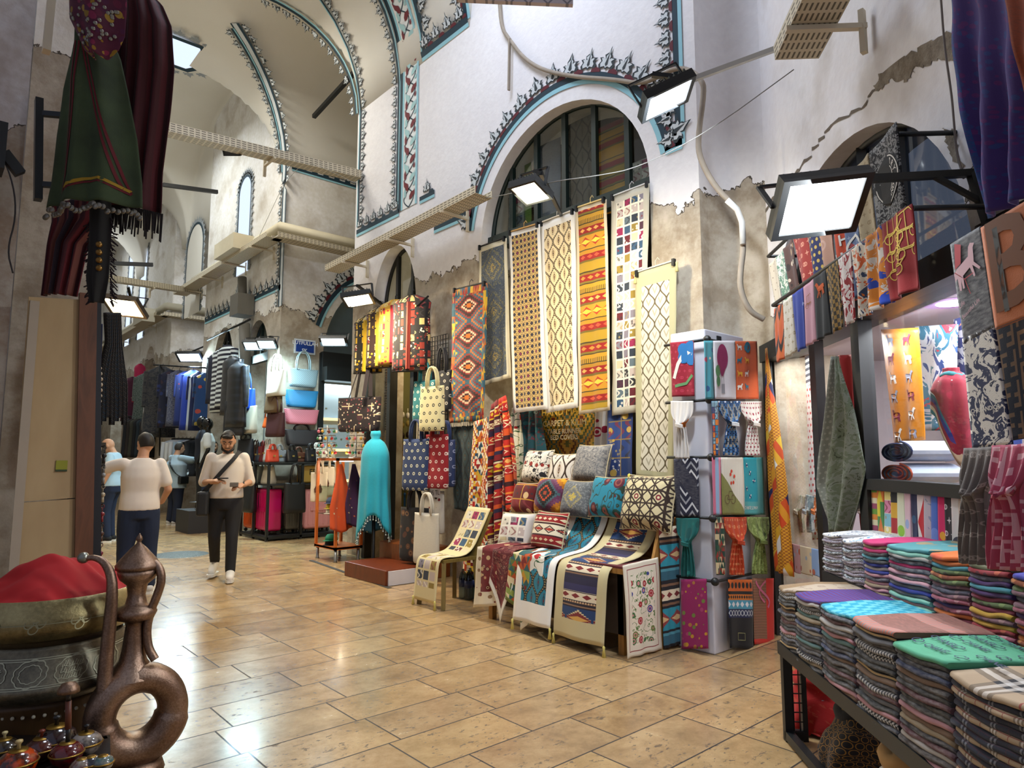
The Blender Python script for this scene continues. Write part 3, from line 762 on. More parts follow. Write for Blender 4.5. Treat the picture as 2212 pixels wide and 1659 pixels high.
fc = atd(1146, 416, 5.05)
flood(fc, RX*.8-RD*.6, -EZ*.88-RD*.3, .26, .26, '#fff3d0', 12, 'warm floodlight in front of the big arched window', arm=[atd(1168, 374, 5.05), atx(1215, 470, 4.95)], e=72, col=(1, .84, .56), tgt=atx(1225, 760, 4.9))
fc = atd(774, 648, 8.0)
flood(fc, RX+V((0, 0, .15)), -EZ*.9-RD*.2-RX*.2, .36, .3, '#fff6dc', 12, 'warm floodlight over the gift shop door', arm=[atx(835, 665, 4.9)], e=90, col=(1, .83, .55), tgt=atx(850, 900, 4.3))
fc = atd(268, 664, 9.)
flood(fc, RX+V((0, 0, -.12)), -EZ*.85-RD*.45, .50, .40, '#fff0c0', 9, 'warm floodlight hanging over the lane at left', body='#3a2a18', arm=[atd(277, 620, 9.)], e=85, col=(1, .86, .62), tgt=fc+V((.4, -.6, -2)))
flood(atd(500, 327, 8.9), RX, -EZ*.6-RD*.8, .24, .12, '#111111', 0, 'unlit black floodlight under the high cable tray')
flood(atd(410, 772, 15.5), RX, -EZ*.7-RD*.5, .6, .3, '#d8fbff', 9, 'cold floodlight above the hanging blue garments', arm=[atd(520, 715, 15.5)], e=110, col=(.7, .93, 1), tgt=V((3.6, 14.5, 1)))
flood(atd(546, 747, 12.0), RX, -EZ*.7-RD*.5, .34, .22, '#d8fbff', 9, 'cold floodlight left of a pair over the bag display', arm=[atd(560, 730, 12.2)], e=80, col=(.6, .9, 1), tgt=V((5.0, 12.2, 1.5)))
flood(atd(576, 744, 11.8), RX, -EZ*.7-RD*.5, .34, .22, '#d8fbff', 9, 'cold floodlight right of a pair over the bag display', arm=[atd(590, 728, 12.0)], e=80, col=(.6, .9, 1), tgt=V((5.2, 11.7, 1.2)))
flood(atd(720, 738, 11.2), RX, -EZ*.7-RD*.5, .46, .2, '#e4fbff', 9, 'flat cold lamp above the passage shop window', e=60, col=(.68, .94, 1), tgt=V((6.3, 11.9, .8)))
flood(atd(346, 775, 22), RX, -EZ*.7-RD*.5, .7, .4, '#d8fbff', 7, 'far cold lamp above the dark racks', e=60, col=(.75, .93, 1))
flood(atd(288, 803, 24), RX, -EZ*.7-RD*.5, .6, .45, '#d8fbff', 7, 'farthest cold lamp at left of the racks', e=60, col=(.75, .93, 1))
flood(atd(285, 797, 24.6), RX, -EZ*.7-RD*.5, .6, .45, '#d8fbff', 7, 'small cold lamp behind the farthest one')
flood(atd(489, 768, 13.5), RX, -EZ*.7-RD*.5, .3, .2, '#d8fbff', 7, 'small cold lamp beside the striped jackets', e=40, col=(.65, .95, 1))
flood(atd(472, 800, 15.), RX, -EZ*.7-RD*.5, .25, .25, '#d8fbff', 7, 'tiny cold lamp behind the mannequin head')
# downpipe with hopper
bm = BM(); q = [atx(528, 700, 4.75), atx(530, 800, 4.75), atx(531, 960, 4.75)]; tube(bm, q, .11, 10); tube(bm, [atx(523, 600, 4.75), atx(524, 650, 4.75)], .09, 10)
a = atx(527, 660, 4.75); box(bm, (a.x-.2, a.y-.22, a.z-.22), (a.x+.12, a.y+.22, a.z+.2)); tag(link('downpipe', bm, flat('#5c584f', .7)), 'grey downpipe with a hopper box on the bag shop wall', 'pipe')
# street sign
t = thing('street_sign', 'blue street name plate on the bag shop pier', 'sign', aty(656, 748, YA-.03))
a, b = aty(636, 731, YA-.02), aty(680, 767, YA-.02)
bm = BM(); box(bm, (a.x, YA-.035, b.z), (b.x, YA-.01, a.z)); link('plate', bm, flat('#cfd6dc', .5), t)
bm = BM(); box(bm, (a.x+.03, YA-.042, b.z+.03), (b.x-.03, YA-.034, a.z-.03)); link('face', bm, flat('#123a8c', .4), t)
bm = BM(); w = b.x-a.x
for s, dz, sz in (('LÜTFULLAH', .06, .095), ('SK.', -.08, .10)): put2d(bm, text2d(s, sz, bold=True), lambda x, y: V(((a.x+b.x)/2+x, YA-.046, (a.z+b.z)/2+dz+y)), 0)
link('lettering', bm, flat('#e8eef6', .5), t)
# hanging shop sign whose lower edge enters at the top
a, b = atd(985, -2, 3.6), atd(1238, 9, 3.6); bm = BM(); n = RD*.03
sheet(bm, [[(0, 0), ((b-a).length, 0), ((b-a).length, .7), (0, .7)]], lambda x, y, d: a+(b-a).normalized()*x+V((0, 0, y))+RD*d, .03)
m = Mat('sign_lattice'); x, y, z = m.pos(); k = x*.75-y*.66
o = tag(link('hanging_sign', bm, m.done(m.mix((((k*9+z*9).wr()).ab() < .06).mx(((k*9-z*9).wr()).ab() < .06), '#d8cdd2', '#8f8a94'), .6)), 'pale pink hanging sign with a grey lattice at the top edge', 'sign')
# big arched window: frame, mullions, glass, lintel
def arch_window(nm, lb, mp, hw, h, ys, z0, mat, gl):
 t = thing(nm, lb, 'window', mp(0, z0, 0)); t['kind'] = 'structure'
 bm = BM(); pts = [mp(hw*cos(a), z0+h*sin(a), 0) for a in [PI*i/36 for i in range(37)]]; tube(bm, pts, .03, 6)
 link('arch_frame', bm, mat, t)
 bm = BM(); bar(bm, mp(-hw-.02, z0, -.02), mp(hw+.02, z0, -.02), .1, .16); link('lintel', bm, mat, t)
 for y in ys:
  zz = h*math.sqrt(max(0, 1-(y/hw)**2)); bm = BM(); bar(bm, mp(y, z0, 0), mp(y, z0+zz, 0), .05, .06); link('mullion', bm, mat, t)
 bm = BM(); sheet(bm, [[(hw, z0)]+arcpts(0, z0, hw, h, 30)+[(-hw, z0)]], lambda a, b, d: mp(a, b, .015+d)); link('pane', bm, gl, t)
 return t
GL = glassmat('#c6ced0', .10)
arch_window('window_6', 'dark green fan window in the big arch with runners behind its glass', lambda a, z, d: V((XM+.17+d, AC+a, z)), AR-.02, 1.2, (-.86, -.43, .0, .44, .86), 3.96, DGR, GL)
arch_window('window_7', 'narrow dark arched window above the gift shop door', lambda a, z, d: V((XM+.2+d, DC+a, z)), DR-.02, .93, (-.2, .2), 3.46, DKF, GL)
arch_window('window_8', 'dark fan window in the pointed arch of the scarf shop', lambda a, z, d: SH(SA[0]+a, z, -.16-d), SA[2]-.02, SA[3]-.02, (-.75, -.35, .05, .5), 2.3, DKF, glassmat('#7d858c', .16))
arch_window('window_9', 'pale lit fan window of the passage shop', lambda a, z, d: V((6.95+a, YA+.15+d, z)), 1.18, 1.58, (-.35, .35), 3.32, DKF, GL)
arch_window('window_10', 'small arched window with green mullions on the corridor wall', lambda a, z, d: V((XM+.16+d, 13.05+a, z)), .53, .73, (-.18, .18), 3.37, DGR, GL)
arch_window('window_11', 'old arched opening with dark mullions beyond the downpipe', lambda a, z, d: V((XM+.16+d, 15.0+a, z)), .6, .93, (-.2, .2), 3.32, DKF, GL)
# ================================================================ woven and printed patterns (all shader nodes, uv in metres)
_pn = [0]
def tex(fn, rough=.9, sheen=.08, bump=True, **kw):
 _pn[0] += 1; m = Mat('textile_%d' % _pn[0]); c = fn(m)
 b = m.noise(260, 2, m.vec(m.u, m.v)) if bump else None
 return m.done(c, rough, bump=b, bstr=.25, bdist=.002, sheen=sheen, **kw)
def c_plain(c, var=.1):
 def f(m): return m.mix((m.noise(30, 3, m.vec(m.u, m.v*3))-.35).cl()*var*6, c, '#ffffff' if sum(lin(c)[:3]) < .12 else '#3a3028') if var else m.mix(0.0, c, c)
 return f
def c_border(w, h, bw, bc, inner, top=None, bot=None, line=None):
 top = bw if top is None else top; bot = bw if bot is None else bot
 def f(m):
  i = inner(m); u, v = m.u, m.v
  k = (u < bw).mx(u > w-bw).mx(v < top).mx(v > h-bot); c = m.mix(k, i, bc)
  if line:
   d = ((u-bw).ab().mn((u-(w-bw)).ab())).mn(((v-top).ab()).mn((v-(h-bot)).ab())); c = m.mix(d < .004, c, line)
  return c
 return f
def c_ogee(sx, sy, ground, line, motif, m2=None, lw=.06, dots=None):
 def f(m):
  x, y = m.u/sx, m.v/sy; k = (y*2*PI).cs()*.25
  d = ((x-k).wr().ab()).mn((x-.5+k).wr().ab())
  ex, ey = (x-.25).wr(), (y-.5).wr(); fx, fy = (x-.75).wr(), y.wr()
  e = lambda a, b: ((a*a)*9+(b*b)*7).sq()+(b*9+((a*22).cs())*.2).sn()*.05
  q = e(ex, ey).mn(e(fx, fy))
  c = m.ramp(q, [(0, motif), (.16, ground), (.22, m2 or motif), (.34, ground), (.52, motif if m2 else ground), (.55, ground)])
  ax = ex.ab().mn(fx.ab()); c = m.mix((ax < .02)*(q < .55), c, line)
  c = m.mix(d < lw, c, line)
  if dots: c = m.mix((d < lw*.45)*((m.v/sy*14).fr() < .5), c, dots)
  return c
 return f
def c_lattice(sx, sy, ground, line, leaf):
 def f(m):
  x, y = m.u/sx, m.v/sy; k = (y*2*PI).cs()*.25
  d = ((x-k).wr().ab()).mn((x-.5+k).wr().ab())
  ex, ey = (x-.25).wr(), (y-.5).wr(); fx, fy = (x-.75).wr(), y.wr()
  def lf(a, b): return (((b*1.2+a.ab()*1.6)*13).sn()*.5+.5)*(((a*a)*12+(b*b)*8) < .62)
  g = lf(ex, ey).mx(lf(fx, fy)); c = m.mix(g > .72, ground, leaf)
  return m.mix(d < .06, c, line)
 return f
def c_bands(period, stops, motifs=()):
 """stops [(pos, colour)]; motifs [(centre, halfheight, spacing, colour, kind)] all as fractions of the period / metres"""
 def f(m):
  t = (m.v/period).fr(); c = m.ramp(t, stops)
  for ce, hh, sp, col, kind in motifs:
   a = (m.u/sp).wr().ab()*2; b = ((t-ce)*(1.0/hh)).ab()
   if kind == 'd': k = (a+b) < .8
   elif kind == 'dd': k = ((a+b) < .8)*((a+b) > .45)
   elif kind == 'x': k = ((a-b).ab() < .2)*(b < .8)
   elif kind == 'o': k = ((a*a+b*b) < .5)
   elif kind == 's': k = (a < .5)*(b < 1.0)
   elif kind == 't': k = (a < (1-(t-ce)*(1.0/hh))*.5)*(b < 1.0)
   elif kind == 'h': k = ((a*12).fl()/12+(b*6).fl()/6 < .85)
   elif kind == 'hh': k = ((a*12).fl()/12+(b*6).fl()/6 < .85)*((a*12).fl()/12+(b*6).fl()/6 > .5)
   c = m.mix(k, c, col)
  return c
 return f
def c_kilim(sx, sy, ramp, q=.12, ox=0.0, oy=0.0, jag=6):
 """stacked stepped diamonds"""
 def f(m):
  x = ((m.u-ox)/sx).wr().ab(); y = ((m.v-oy)/sy).wr().ab()
  xq = (x*2*jag).fl()/jag; d = (xq+y*2)*.5
  return m.ramp((d+((m.u*90).sn()*.004)), ramp)
 return f
def c_zig(sx, sy, cols, amp=.5):
 def f(m):
  z = ((m.u/sx).wr().ab()*2*amp+m.v/sy).fr(); n = len(cols)
  return m.ramp(z, [(i/n, c) for i, c in enumerate(cols)])
 return f
def c_trigrid(sx, sy, cols):
 """rows of triangles in random kilim colours"""
 def f(m):
  x, y = m.u/sx, m.v/sy; r = y.fl(); xx = x+(r*.5).fr(); k = xx.fl(); up = ((xx.fr()-.5).ab()*2 < y.fr())
  n = len(cols); return m.ramp(m.rnd(k+up*37, r), [(i/n, c) for i, c in enumerate(cols)])
 return f
def c_patch(s, gap, ground, cols, w0=0.0, v0=0.0, cutu=None, cutv=None):
 def f(m):
  x, y = (m.u-w0)/s, (m.v-v0)/s; k, r = x.fl(), y.fl(); g = ((x.fr()-.5).ab().mx((y.fr()-.5).ab())) < (.5-gap/2)
  n = len(cols); c = m.ramp(m.rnd(k+5, r+3), [(i/n, cc) for i, cc in enumerate(cols)])
  d, rr = m.voro(m.vec(m.u, m.v), 26); wv = ((x*9+(y*7).sn()*2).sn())
  md = m.rnd(k, r+9); fig = ((d < .32)*(md < .4)).mx((wv > .55)*(md > .6)); c = m.mix(fig*.75, c, m.ramp(m.rnd(k+2, r+1), [(0, '#e8e2d2'), (.4, '#2c2a30'), (.7, '#9a8a5a'), (.85, '#7a2a30')]))
  if cutu: g = g*((m.u > cutu[0])*(m.u < cutu[1]))
  if cutv: g = g*((m.v > cutv[0])*(m.v < cutv[1]))
  return m.mix(g, ground, c)
 return f
def c_star(s, ground, line, ros=None, ros2=None, lw=.05):
 """interlaced star lattice"""
 def f(m):
  x, y = m.u/s, m.v/s; d = None
  for a in (0, PI/4, PI/2, 3*PI/4):
   t = x*cos(a)+y*sin(a); k = 1.0 if a in (0, PI/2) else 1.41421356
   e = ((t*k+.25).wr().ab().mn((t*k-.25).wr().ab()))/k; d = e if d is None else d.mn(e)
  c = m.mix(d < lw*.5, ground, line)
  rx, ry = x.wr(), y.wr(); r = (rx*rx+ry*ry).sq(); c = m.mix((r-.30).ab() < lw*.5, c, line)
  if ros: c = m.mix(r < .11, c, ros); c = m.mix((r < .05), c, ros2 or line)
  return c
 return f
def c_blobs(scale, ground, cols, r=.38, ring=None, asp=1.0, rnd=.8, vine=None):
 def f(m):
  vv = m.vec(m.u, m.v*asp); d, k = m.voro(vv, scale, rnd); n = len(cols)
  c = m.ramp(k, [(i/n, cc) for i, cc in enumerate(cols)]); g = m.mix(0.0, ground, ground)
  if vine:
   nz = m.noise(scale*.8, 2, vv); g = m.mix(((nz*6).wr().ab() < .08), ground, vine)
  o = m.mix(d < r, g, c)
  if ring: o = m.mix((d-r*.55).ab() < .05, o, ring)
  return o
 return f
def c_dots(s, ground, dot, r=.2, r2=0.0, c2=None):
 def f(m):
  y = m.v/s; x = m.u/s+(y.fl()*.5).fr(); a, b = x.fr()-.5, y.fr()-.5; d = (a*a+b*b).sq(); c = m.mix(d < r, ground, dot)
  if c2: c = m.mix(d < r2, c, c2)
  return c
 return f
def c_mono(s, ground, fig, fig2=None):
 """small all-over monogram: alternating linked rings and four-point flowers"""
 def f(m):
  y = m.v/s; x = m.u/s+(y.fl()*.5).fr(); a, b = x.fr()-.5, y.fr()-.5; par = ((x.fl()+y.fl())*.5).fr() > .25
  r1 = ((a-.1)*(a-.1)+b*b).sq(); r2 = ((a+.1)*(a+.1)+b*b).sq(); ring = ((r1-.17).ab() < .045).mx((r2-.17).ab() < .045)
  fl = ((a*b).ab() < .006)*((a*a+b*b).sq() < .26)
  k = ring*par+fl*(1-par); return m.mix(k, ground, fig)
 return f
def c_cells(s, ground, fig):
 """honeycomb of linked rings"""
 def f(m):
  y = m.v/(s*.866); x = m.u/s+(y.fl()*.5).fr(); a, b = x.fr()-.5, (y.fr()-.5)*.866; r = (a*a+b*b).sq()
  return m.mix((r-.40).ab() < .045, ground, fig)
 return f
def c_key(s, ground, fig):
 """square interlocking double letter repeat"""
 def f(m):
  x, y = (m.u/s).fr(), (m.v/s).fr(); sh = ((m.u/s).fl()*.5).fr() > .25
  yy = (y+sh*.5).fr()
  def bx(a0, a1, b0, b1): return (x > a0)*(x < a1)*(yy > b0)*(yy < b1)
  k = bx(.08, .20, .06, .92).mx(bx(.08, .48, .06, .20)).mx(bx(.2, .40, .40, .54)).mx(bx(.80, .92, .06, .92)).mx(bx(.52, .92, .78, .92)).mx(bx(.6, .80, .44, .58))
  return m.mix(k, ground, fig)
 return f
def c_plaid(s, ground, dark, white, red):
 def f(m):
  def ax(t): t = (t/s).fr(); return ((t > .30)*(t < .36)).mx((t > .42)*(t < .48)).mx((t > .54)*(t < .60)), ((t > .36)*(t < .42)).mx((t > .48)*(t < .54)), ((t > .95)*(t < .975))
  d1, w1, r1 = ax(m.u); d2, w2, r2 = ax(m.v)
  c = m.mix((d1+d2)*.5, ground, dark); c = m.mix((w1+w2)*.5, c, white); return m.mix((r1+r2).mn(1.0)*.8, c, red)
 return f
def c_check(s, a, b):
 def f(m):
  k = (((m.u/s).fl()+(m.v/s).fl())*.5).fr() > .25; return m.mix(k, a, b)
 return f
def c_stripe(cols, period, axis='v', skew=0.0):
 def f(m):
  t = ((m.v if axis == 'v' else m.u)+(m.u if axis == 'v' else m.v)*skew)/period; n = len(cols)
  return m.ramp(t.fr(), [(i/n, c) for i, c in enumerate(cols)])
 return f
def c_marble(scale, cols, det=3, dist=1.5, asp=1.0):
 def f(m):
  n = m.noise(scale, det, m.vec(m.u, m.v*asp), .55, dist); k = len(cols)
  return m.ramp(((n-.2)*1.7).cl(), [(i/k, c) for i, c in enumerate(cols)])
 return f
def c_bor2(w, h, bands, inner):
 """nested borders: bands [(width, colour)] from the edge inward"""
 def f(m):
  c = inner(m); u, v = m.u, m.v; d = u.mn(w-u).mn(v.mn(h-v)); acc = 0; L = []
  for bw, col in bands: L.append((acc, bw, col)); acc += bw
  for a, bw, col in L: c = m.mix((d > a-1e-4 if a else d > -1.0)*(d < a+bw), c, col)
  return c
 return f
def c_mesh2(f1, f2, mask):
 def f(m): return m.mix(mask(m), f1(m), f2(m))
 return f
CREAM, WHT = '#d8cfb4', '#e6e2da'
PATCHC = ['#4a2a3a', '#2c3440', '#c9bd9a', '#5e1a24', '#7a7480', '#33506a', '#8a7430', '#b7a8a0', '#2a2a2e', '#8d1f4a', '#c8bfae', '#5b6a72']
KIL_BLUE = [(0, '#c46a1e'), (.07, '#3a1414'), (.13, '#d3b394'), (.2, '#8a1f1c'), (.25, '#311818'), (.36, '#8a2a22'), (.42, '#2c5566'), (.5, '#b5621f'), (.56, '#3c6270'), (.64, '#7d2322'), (.70, '#315a6c'), (.80, '#c9a12c'), (.86, '#35606f')]
KIL_HOT = [(0, '#c02418'), (.08, '#e5d6b4'), (.15, '#2c4a6a'), (.22, '#d98c1d'), (.30, '#e8e0c8'), (.36, '#7a1820'), (.44, '#e0b52a'), (.5, '#ded2b4'), (.56, '#b5401c'), (.66, '#ead9b0'), (.74, '#8f1c1e'), (.84, '#d7791d'), (.92, '#3d6a5a')]
RED_BANDS = [(0, '#7a1418'), (.1, '#1d1216'), (.12, '#d9c7a0'), (.15, '#9c1c1c'), (.27, '#d8b02e'), (.30, '#4a1020'), (.36, '#d5c39b'), (.46, '#52101c'), (.5, '#2c1a38'), (.6, '#b0261c'), (.72, '#d6c39a'), (.74, '#7a1418'), (.86, '#c8501c'), (.93, '#26203a')]
ORANGE_BANDS = [(0, '#8e1a12'), (.09, '#7a6a20'), (.12, '#3c3418'), (.135, '#b8891e'), (.19, '#c58f22'), (.25, '#3c3418'), (.265, '#a97a1c'), (.31, '#8e1a12'), (.40, '#6d5c1c'), (.43, '#c28a20'), (.63, '#443a18'), (.645, '#b5801c'), (.70, '#8e1a12'), (.79, '#6d5c1c'), (.82, '#a8861f'), (.95, '#3c3418'), (.97, '#8a6a18')]
NAVY_BANDS = [(0, '#241f3c'), (.10, '#2e2a54'), (.20, '#d9cbb0'), (.205, '#1e1a24'), (.215, '#d9cbb0'), (.33, '#1e1a24'), (.345, '#7a5a44'), (.37, '#211b28'), (.40, '#8a6a50'), (.42, '#221c2c'), (.44, '#1d3a66'), (.74, '#221c2c'), (.76, '#8a6a50'), (.79, '#221c2c'), (.81, '#d9cbb0'), (.92, '#1e1a24'), (.935, '#7a5a44'), (.96, '#221c34')]
TURQ_BANDS = [(0, '#d9cbb0'), (.16, '#1d1a20'), (.2, '#7a5a44'), (.24, '#1d1a20'), (.28, '#2a8aa0'), (.62, '#1d1a20'), (.66, '#4d8ea0'), (.70, '#2f5d70'), (.84, '#1d1a20'), (.9, '#7a5a44'), (.94, '#1d1a20')]
# ================================================================ carpet shop: hung runners
BLK = flat('#141416', .5)
CLIP = flat('#22252a', .4, .5)
def fringe(bm, a, b, L, n, c=0, lift=V((0, 0, 0))):
 for i in range(n):
  p = V(a).lerp(V(b), (i+.5)/n); q = p+V((random.uniform(-.004, .004), random.uniform(-.004, .004), -L*random.uniform(.8, 1.1)))+lift
  bar(bm, p, q, .004, .004, c)
def hanging(name, lb, cat, quad, plane, mat, fold=.012, nf=2.5, group=None, hang=None, fr=None, tassels=None, nu=14, nv=40, decals=(), mats=(), wob=.012):
 P4 = [plane(*q) for q in quad]; w = (P4[1]-P4[0]).length; h = ((P4[2]-P4[0]).length+(P4[3]-P4[1]).length)/2
 t = thing(name, lb, cat, P4[0].lerp(P4[1], .5), group)
 mt = mat(w, h) if callable(mat) else mat
 cloth('cloth', quadP(*P4, fold=fold, nf=nf, ph=random.random()*6), w, h, [mt]+list(mats), nu, nv, .005, t, decals=decals(w, h) if callable(decals) else decals, wob=wob, seed=random.random()*50)
 if hang:
  bm = BM(); a, b = P4[0], P4[1]; d = (b-a).normalized(); n = (P4[2]-P4[0]).cross(b-a).normalized()
  bar(bm, a+d*.02+V((0, 0, .012)), b-d*.02+V((0, 0, .012)), .02, .012)
  tube(bm, [a.lerp(b, .5)+V((0, 0, .015)), a.lerp(b, .5)+V((0, 0, .06)), a.lerp(b, .56)+V((0, 0, .085)), a.lerp(b, .6)+V((0, 0, .06))], .004, 6)
  link('hanger', bm, flat(hang, .5), t)
  for f in (.06, .94):
   bm = BM(); q = a.lerp(b, f); M = Matrix.Translation(q+n*.008); box(bm, (-.018, -.012, -.035), (.018, .012, .025), M=M); link('clip', bm, CLIP, t)
 if fr:
  bm = BM(); fringe(bm, P4[2], P4[3], .05, 40); link('fringe', bm, flat(fr, .9), t)
 if tassels:
  for i in tassels:
   q = P4[i]; bm = BM(); lathe(bm, [(.0, .0), (.012, -.012), (.008, -.03), (.016, -.09), (.0, -.09)], 8, q); link('tassel', bm, flat('#cfc48a', .9), t)
 return t
def XP_(off): return lambda a, b: atx(a, b, XM-off)
MR = lambda f: (lambda w, h: tex(f(w, h)))
hanging('wall_runner', 'blue grey runner with three faded gold medallions behind the diamond kilim', 'rug', [(1034, 536), (1094, 514), (1040, 834), (1103, 816)], XP_(.03), MR(lambda w, h: c_border(w, h, .05, CREAM, c_mesh2(c_blobs(60, '#4c545e', ['#6d747a', '#3a424e', '#8a8460'], .45, asp=.8), c_kilim(w, .52, [(0, '#b59a4e'), (.1, '#6b6a5c'), (.2, '#9a8a52'), (.28, '#545a60'), (.4, '#7d7650'), (.46, '#4c545e')], jag=14, ox=w/2, oy=.3), lambda m: m.noise(60, 2, m.vec(m.u, m.v)) > .5), top=.06)), hang='#222222')
hanging('wall_runner', 'dark runner with a golden star lattice and small red rosettes', 'rug', [(1099, 504), (1166, 484), (1110, 892), (1182, 884)], XP_(.09), MR(lambda w, h: c_border(w, h, .045, WHT, c_star(.125, '#332c38', '#c8a865', '#8d2035', '#3a4a7a', .07))), hang='#c8a060')
hanging('wall_runner', 'cream runner with a brown onion shaped lattice under the warm lamp', 'rug', [(1166, 484), (1242, 455), (1180, 892), (1247, 880)], XP_(.06), MR(lambda w, h: c_border(w, h, .06, WHT, c_ogee(.155, .25, '#dfcba0', '#33231a', '#6a2a1a', '#9a7a4a', .075, '#c9b184'), top=.08)), hang='#d8d0c0')
hanging('wall_runner', 'orange and red banded kilim runner', 'rug', [(1243, 452), (1309, 430), (1250, 896), (1320, 886)], XP_(.08), MR(lambda w, h: c_border(w, h, .035, '#cfc0a4', c_bands(.70, ORANGE_BANDS, [(.045, .035, .09, '#d88030', 'd'), (.53, .07, .13, '#a83018', 'h'), (.53, .035, .13, '#e8c040', 'h'), (.355, .035, .09, '#e0a050', 'd'), (.745, .035, .09, '#c85030', 'd'), (.22, .03, .02, '#5a4a18', 's')]))), hang='#d8c080')
hanging('wall_runner', 'long white runner of small patchwork squares', 'rug', [(1319, 428), (1404, 396), (1322, 898), (1392, 888)], XP_(.05), MR(lambda w, h: c_border(w, h, .07, '#b9b4a4', c_patch(.09, .2, '#e2dcc8', PATCHC, .07, .05))), hang='#c8c8c8')
hanging('wall_runner', 'sage bordered runner with a cream leaf lattice at the right end of the row', 'rug', [(1372, 592), (1462, 564), (1372, 1032), (1456, 1042)], XP_(.14), MR(lambda w, h: c_border(w, h, .075, '#a9a584', c_lattice(.125, .2, '#cdc6b2', '#5d5138', '#a59c86'), top=.14)), hang='#bfbfb0', tassels=(0, 1))
hanging('wall_kilim', 'blue red and yellow kilim with four stacked diamonds and white fringe', 'rug', [(979, 628), (1052, 611), (971, 914), (1043, 908)], XP_(.16), MR(lambda w, h: c_mesh2(c_kilim(w*1.02, .36, KIL_BLUE, jag=9, ox=w/2, oy=.22), c_trigrid(.05, .08, ['#c9a12c', '#8a1f1c', '#2c5566', '#35606f', '#b5621f']), lambda m: (m.u < .06).mx(m.u > w-.06).mx(m.v < .1).mx(m.v > h-.1))), fr='#d8cdb4', hang='#1a1a1c', wob=.02)
# carpets hung lower, in the shop opening
hanging('hung_runner', 'dark turquoise patterned runner below the diamond kilim', 'rug', [(974, 914), (1030, 908), (982, 1098), (1022, 1110)], XP_(.10), MR(lambda w, h: c_ogee(.13, .28, '#2b3a3e', '#1c2324', '#3f6e70', '#5a4a3a', .06)))
hanging('hung_carpet', 'yellow and white zigzag kilim draped to the floor beside the chair', 'rug', [(1022, 912), (1056, 900), (1002, 1236), (1054, 1262)], XP_(.34), MR(lambda w, h: c_mesh2(c_kilim(.34, .46, KIL_HOT, jag=7, ox=.1), c_trigrid(.055, .06, ['#c9a12c', '#ece4cc', '#8a1f1c', '#28485a', '#d06a1c', '#ece4cc']), lambda m: ((m.u/.16).fr() > .6))), fold=.04, nf=1.4, fr='#b8ac94')
def drape(name, lb, top, bl, br, off, off2, fn, fold=.05, nf=2.0, tw=.12):
 a = atx(*top, XM-off); l, r = atx(*bl, XM-off2), atx(*br, XM-off2); d = (r-l).normalized()
 P4 = [a-d*tw/2, a+d*tw/2, l, r]; w = (r-l).length; h = (l-a).length
 t = thing(name, lb, 'rug', a)
 def P(s, tt):
  f = min(1, tt*2.2)**.8; top_ = P4[0].lerp(P4[1], s); p = a.lerp(l.lerp(r, .5), tt)+d*(s-.5)*lerp(tw, w, f)+V((0, 0, 0))
  return p+V((-1, 0, 0))*fold*sin(2*PI*nf*s+tt*2)*f
 cloth('cloth', P, w, h, tex(fn(w, h)), 22, 36, .006, t, wob=.02, seed=len(lb)); return t
drape('hung_carpet', 'dark red banded carpet bunched at the top and hanging in folds', (1068, 868), (1058, 1196), (1098, 1176), .18, .30, lambda w, h: c_bands(.62, RED_BANDS, [(.2, .05, .07, '#d8b02e', 'd'), (.41, .04, .06, '#7a1418', 'x'), (.66, .05, .08, '#e0c890', 'dd')]))
drape('hung_carpet', 'bright red and orange kilim hanging right of the dark red one', (1084, 858), (1084, 1110), (1122, 1096), .14, .24, lambda w, h: c_bands(.5, [(0, '#c02a1a'), (.12, '#e08a30'), (.16, '#b01c18'), (.34, '#2a1414'), (.38, '#d0401c'), (.55, '#e8d0a0'), (.58, '#a81818'), (.75, '#c9501c'), (.9, '#3a1616')], [(.25, .07, .08, '#e8c8a0', 'dd'), (.66, .07, .07, '#f0d8b0', 'x'), (.46, .06, .06, '#e8b060', 'd')]))
drape('hung_carpet', 'cream embroidered cloth with red flowers hanging behind the cushions', (1112, 880), (1104, 1040), (1130, 1040), -.1, .0, lambda w, h: c_blobs(9, '#d8d0b8', ['#a81c20', '#2e4a30', '#c83a20'], .34, vine='#3a5a34'))
hanging('hung_carpet', 'teal paisley cloth hanging in the shop opening', 'cloth', [(1124, 884), (1164, 880), (1118, 1000), (1178, 1000)], XP_(-.12), MR(lambda w, h: c_blobs(13, '#1d4a55', ['#2c6d78', '#4a3a44', '#173a44'], .42, ring='#6d8a8a', vine='#6a2a34')), fold=.05, nf=3)
hanging('hung_carpet', 'yellow and teal kilim behind the shop window lettering', 'rug', [(1168, 884), (1292, 872), (1172, 1000), (1290, 1000)], XP_(-.35), MR(lambda w, h: c_kilim(.42, .5, [(0, '#7a2a1a'), (.08, '#d8a02a'), (.16, '#35604a'), (.22, '#e0b840'), (.32, '#4a5a2a'), (.4, '#c8962a'), (.48, '#3c6a6a'), (.55, '#b8862a'), (.64, '#6a3a1c'), (.72, '#c8a040'), (.86, '#4c6a3a')], jag=8, ox=.2, oy=.15)), fold=.0)
hanging('hung_carpet', 'white cloth with crimson embroidered carnations beside the zodiac runner', 'cloth', [(1284, 874), (1322, 868), (1284, 1010), (1318, 1010)], XP_(-.2), MR(lambda w, h: c_blobs(8, '#d8d4cc', ['#8a1230', '#a01838', '#5a1a30'], .42, ring='#e8dcd0')), fold=.03)
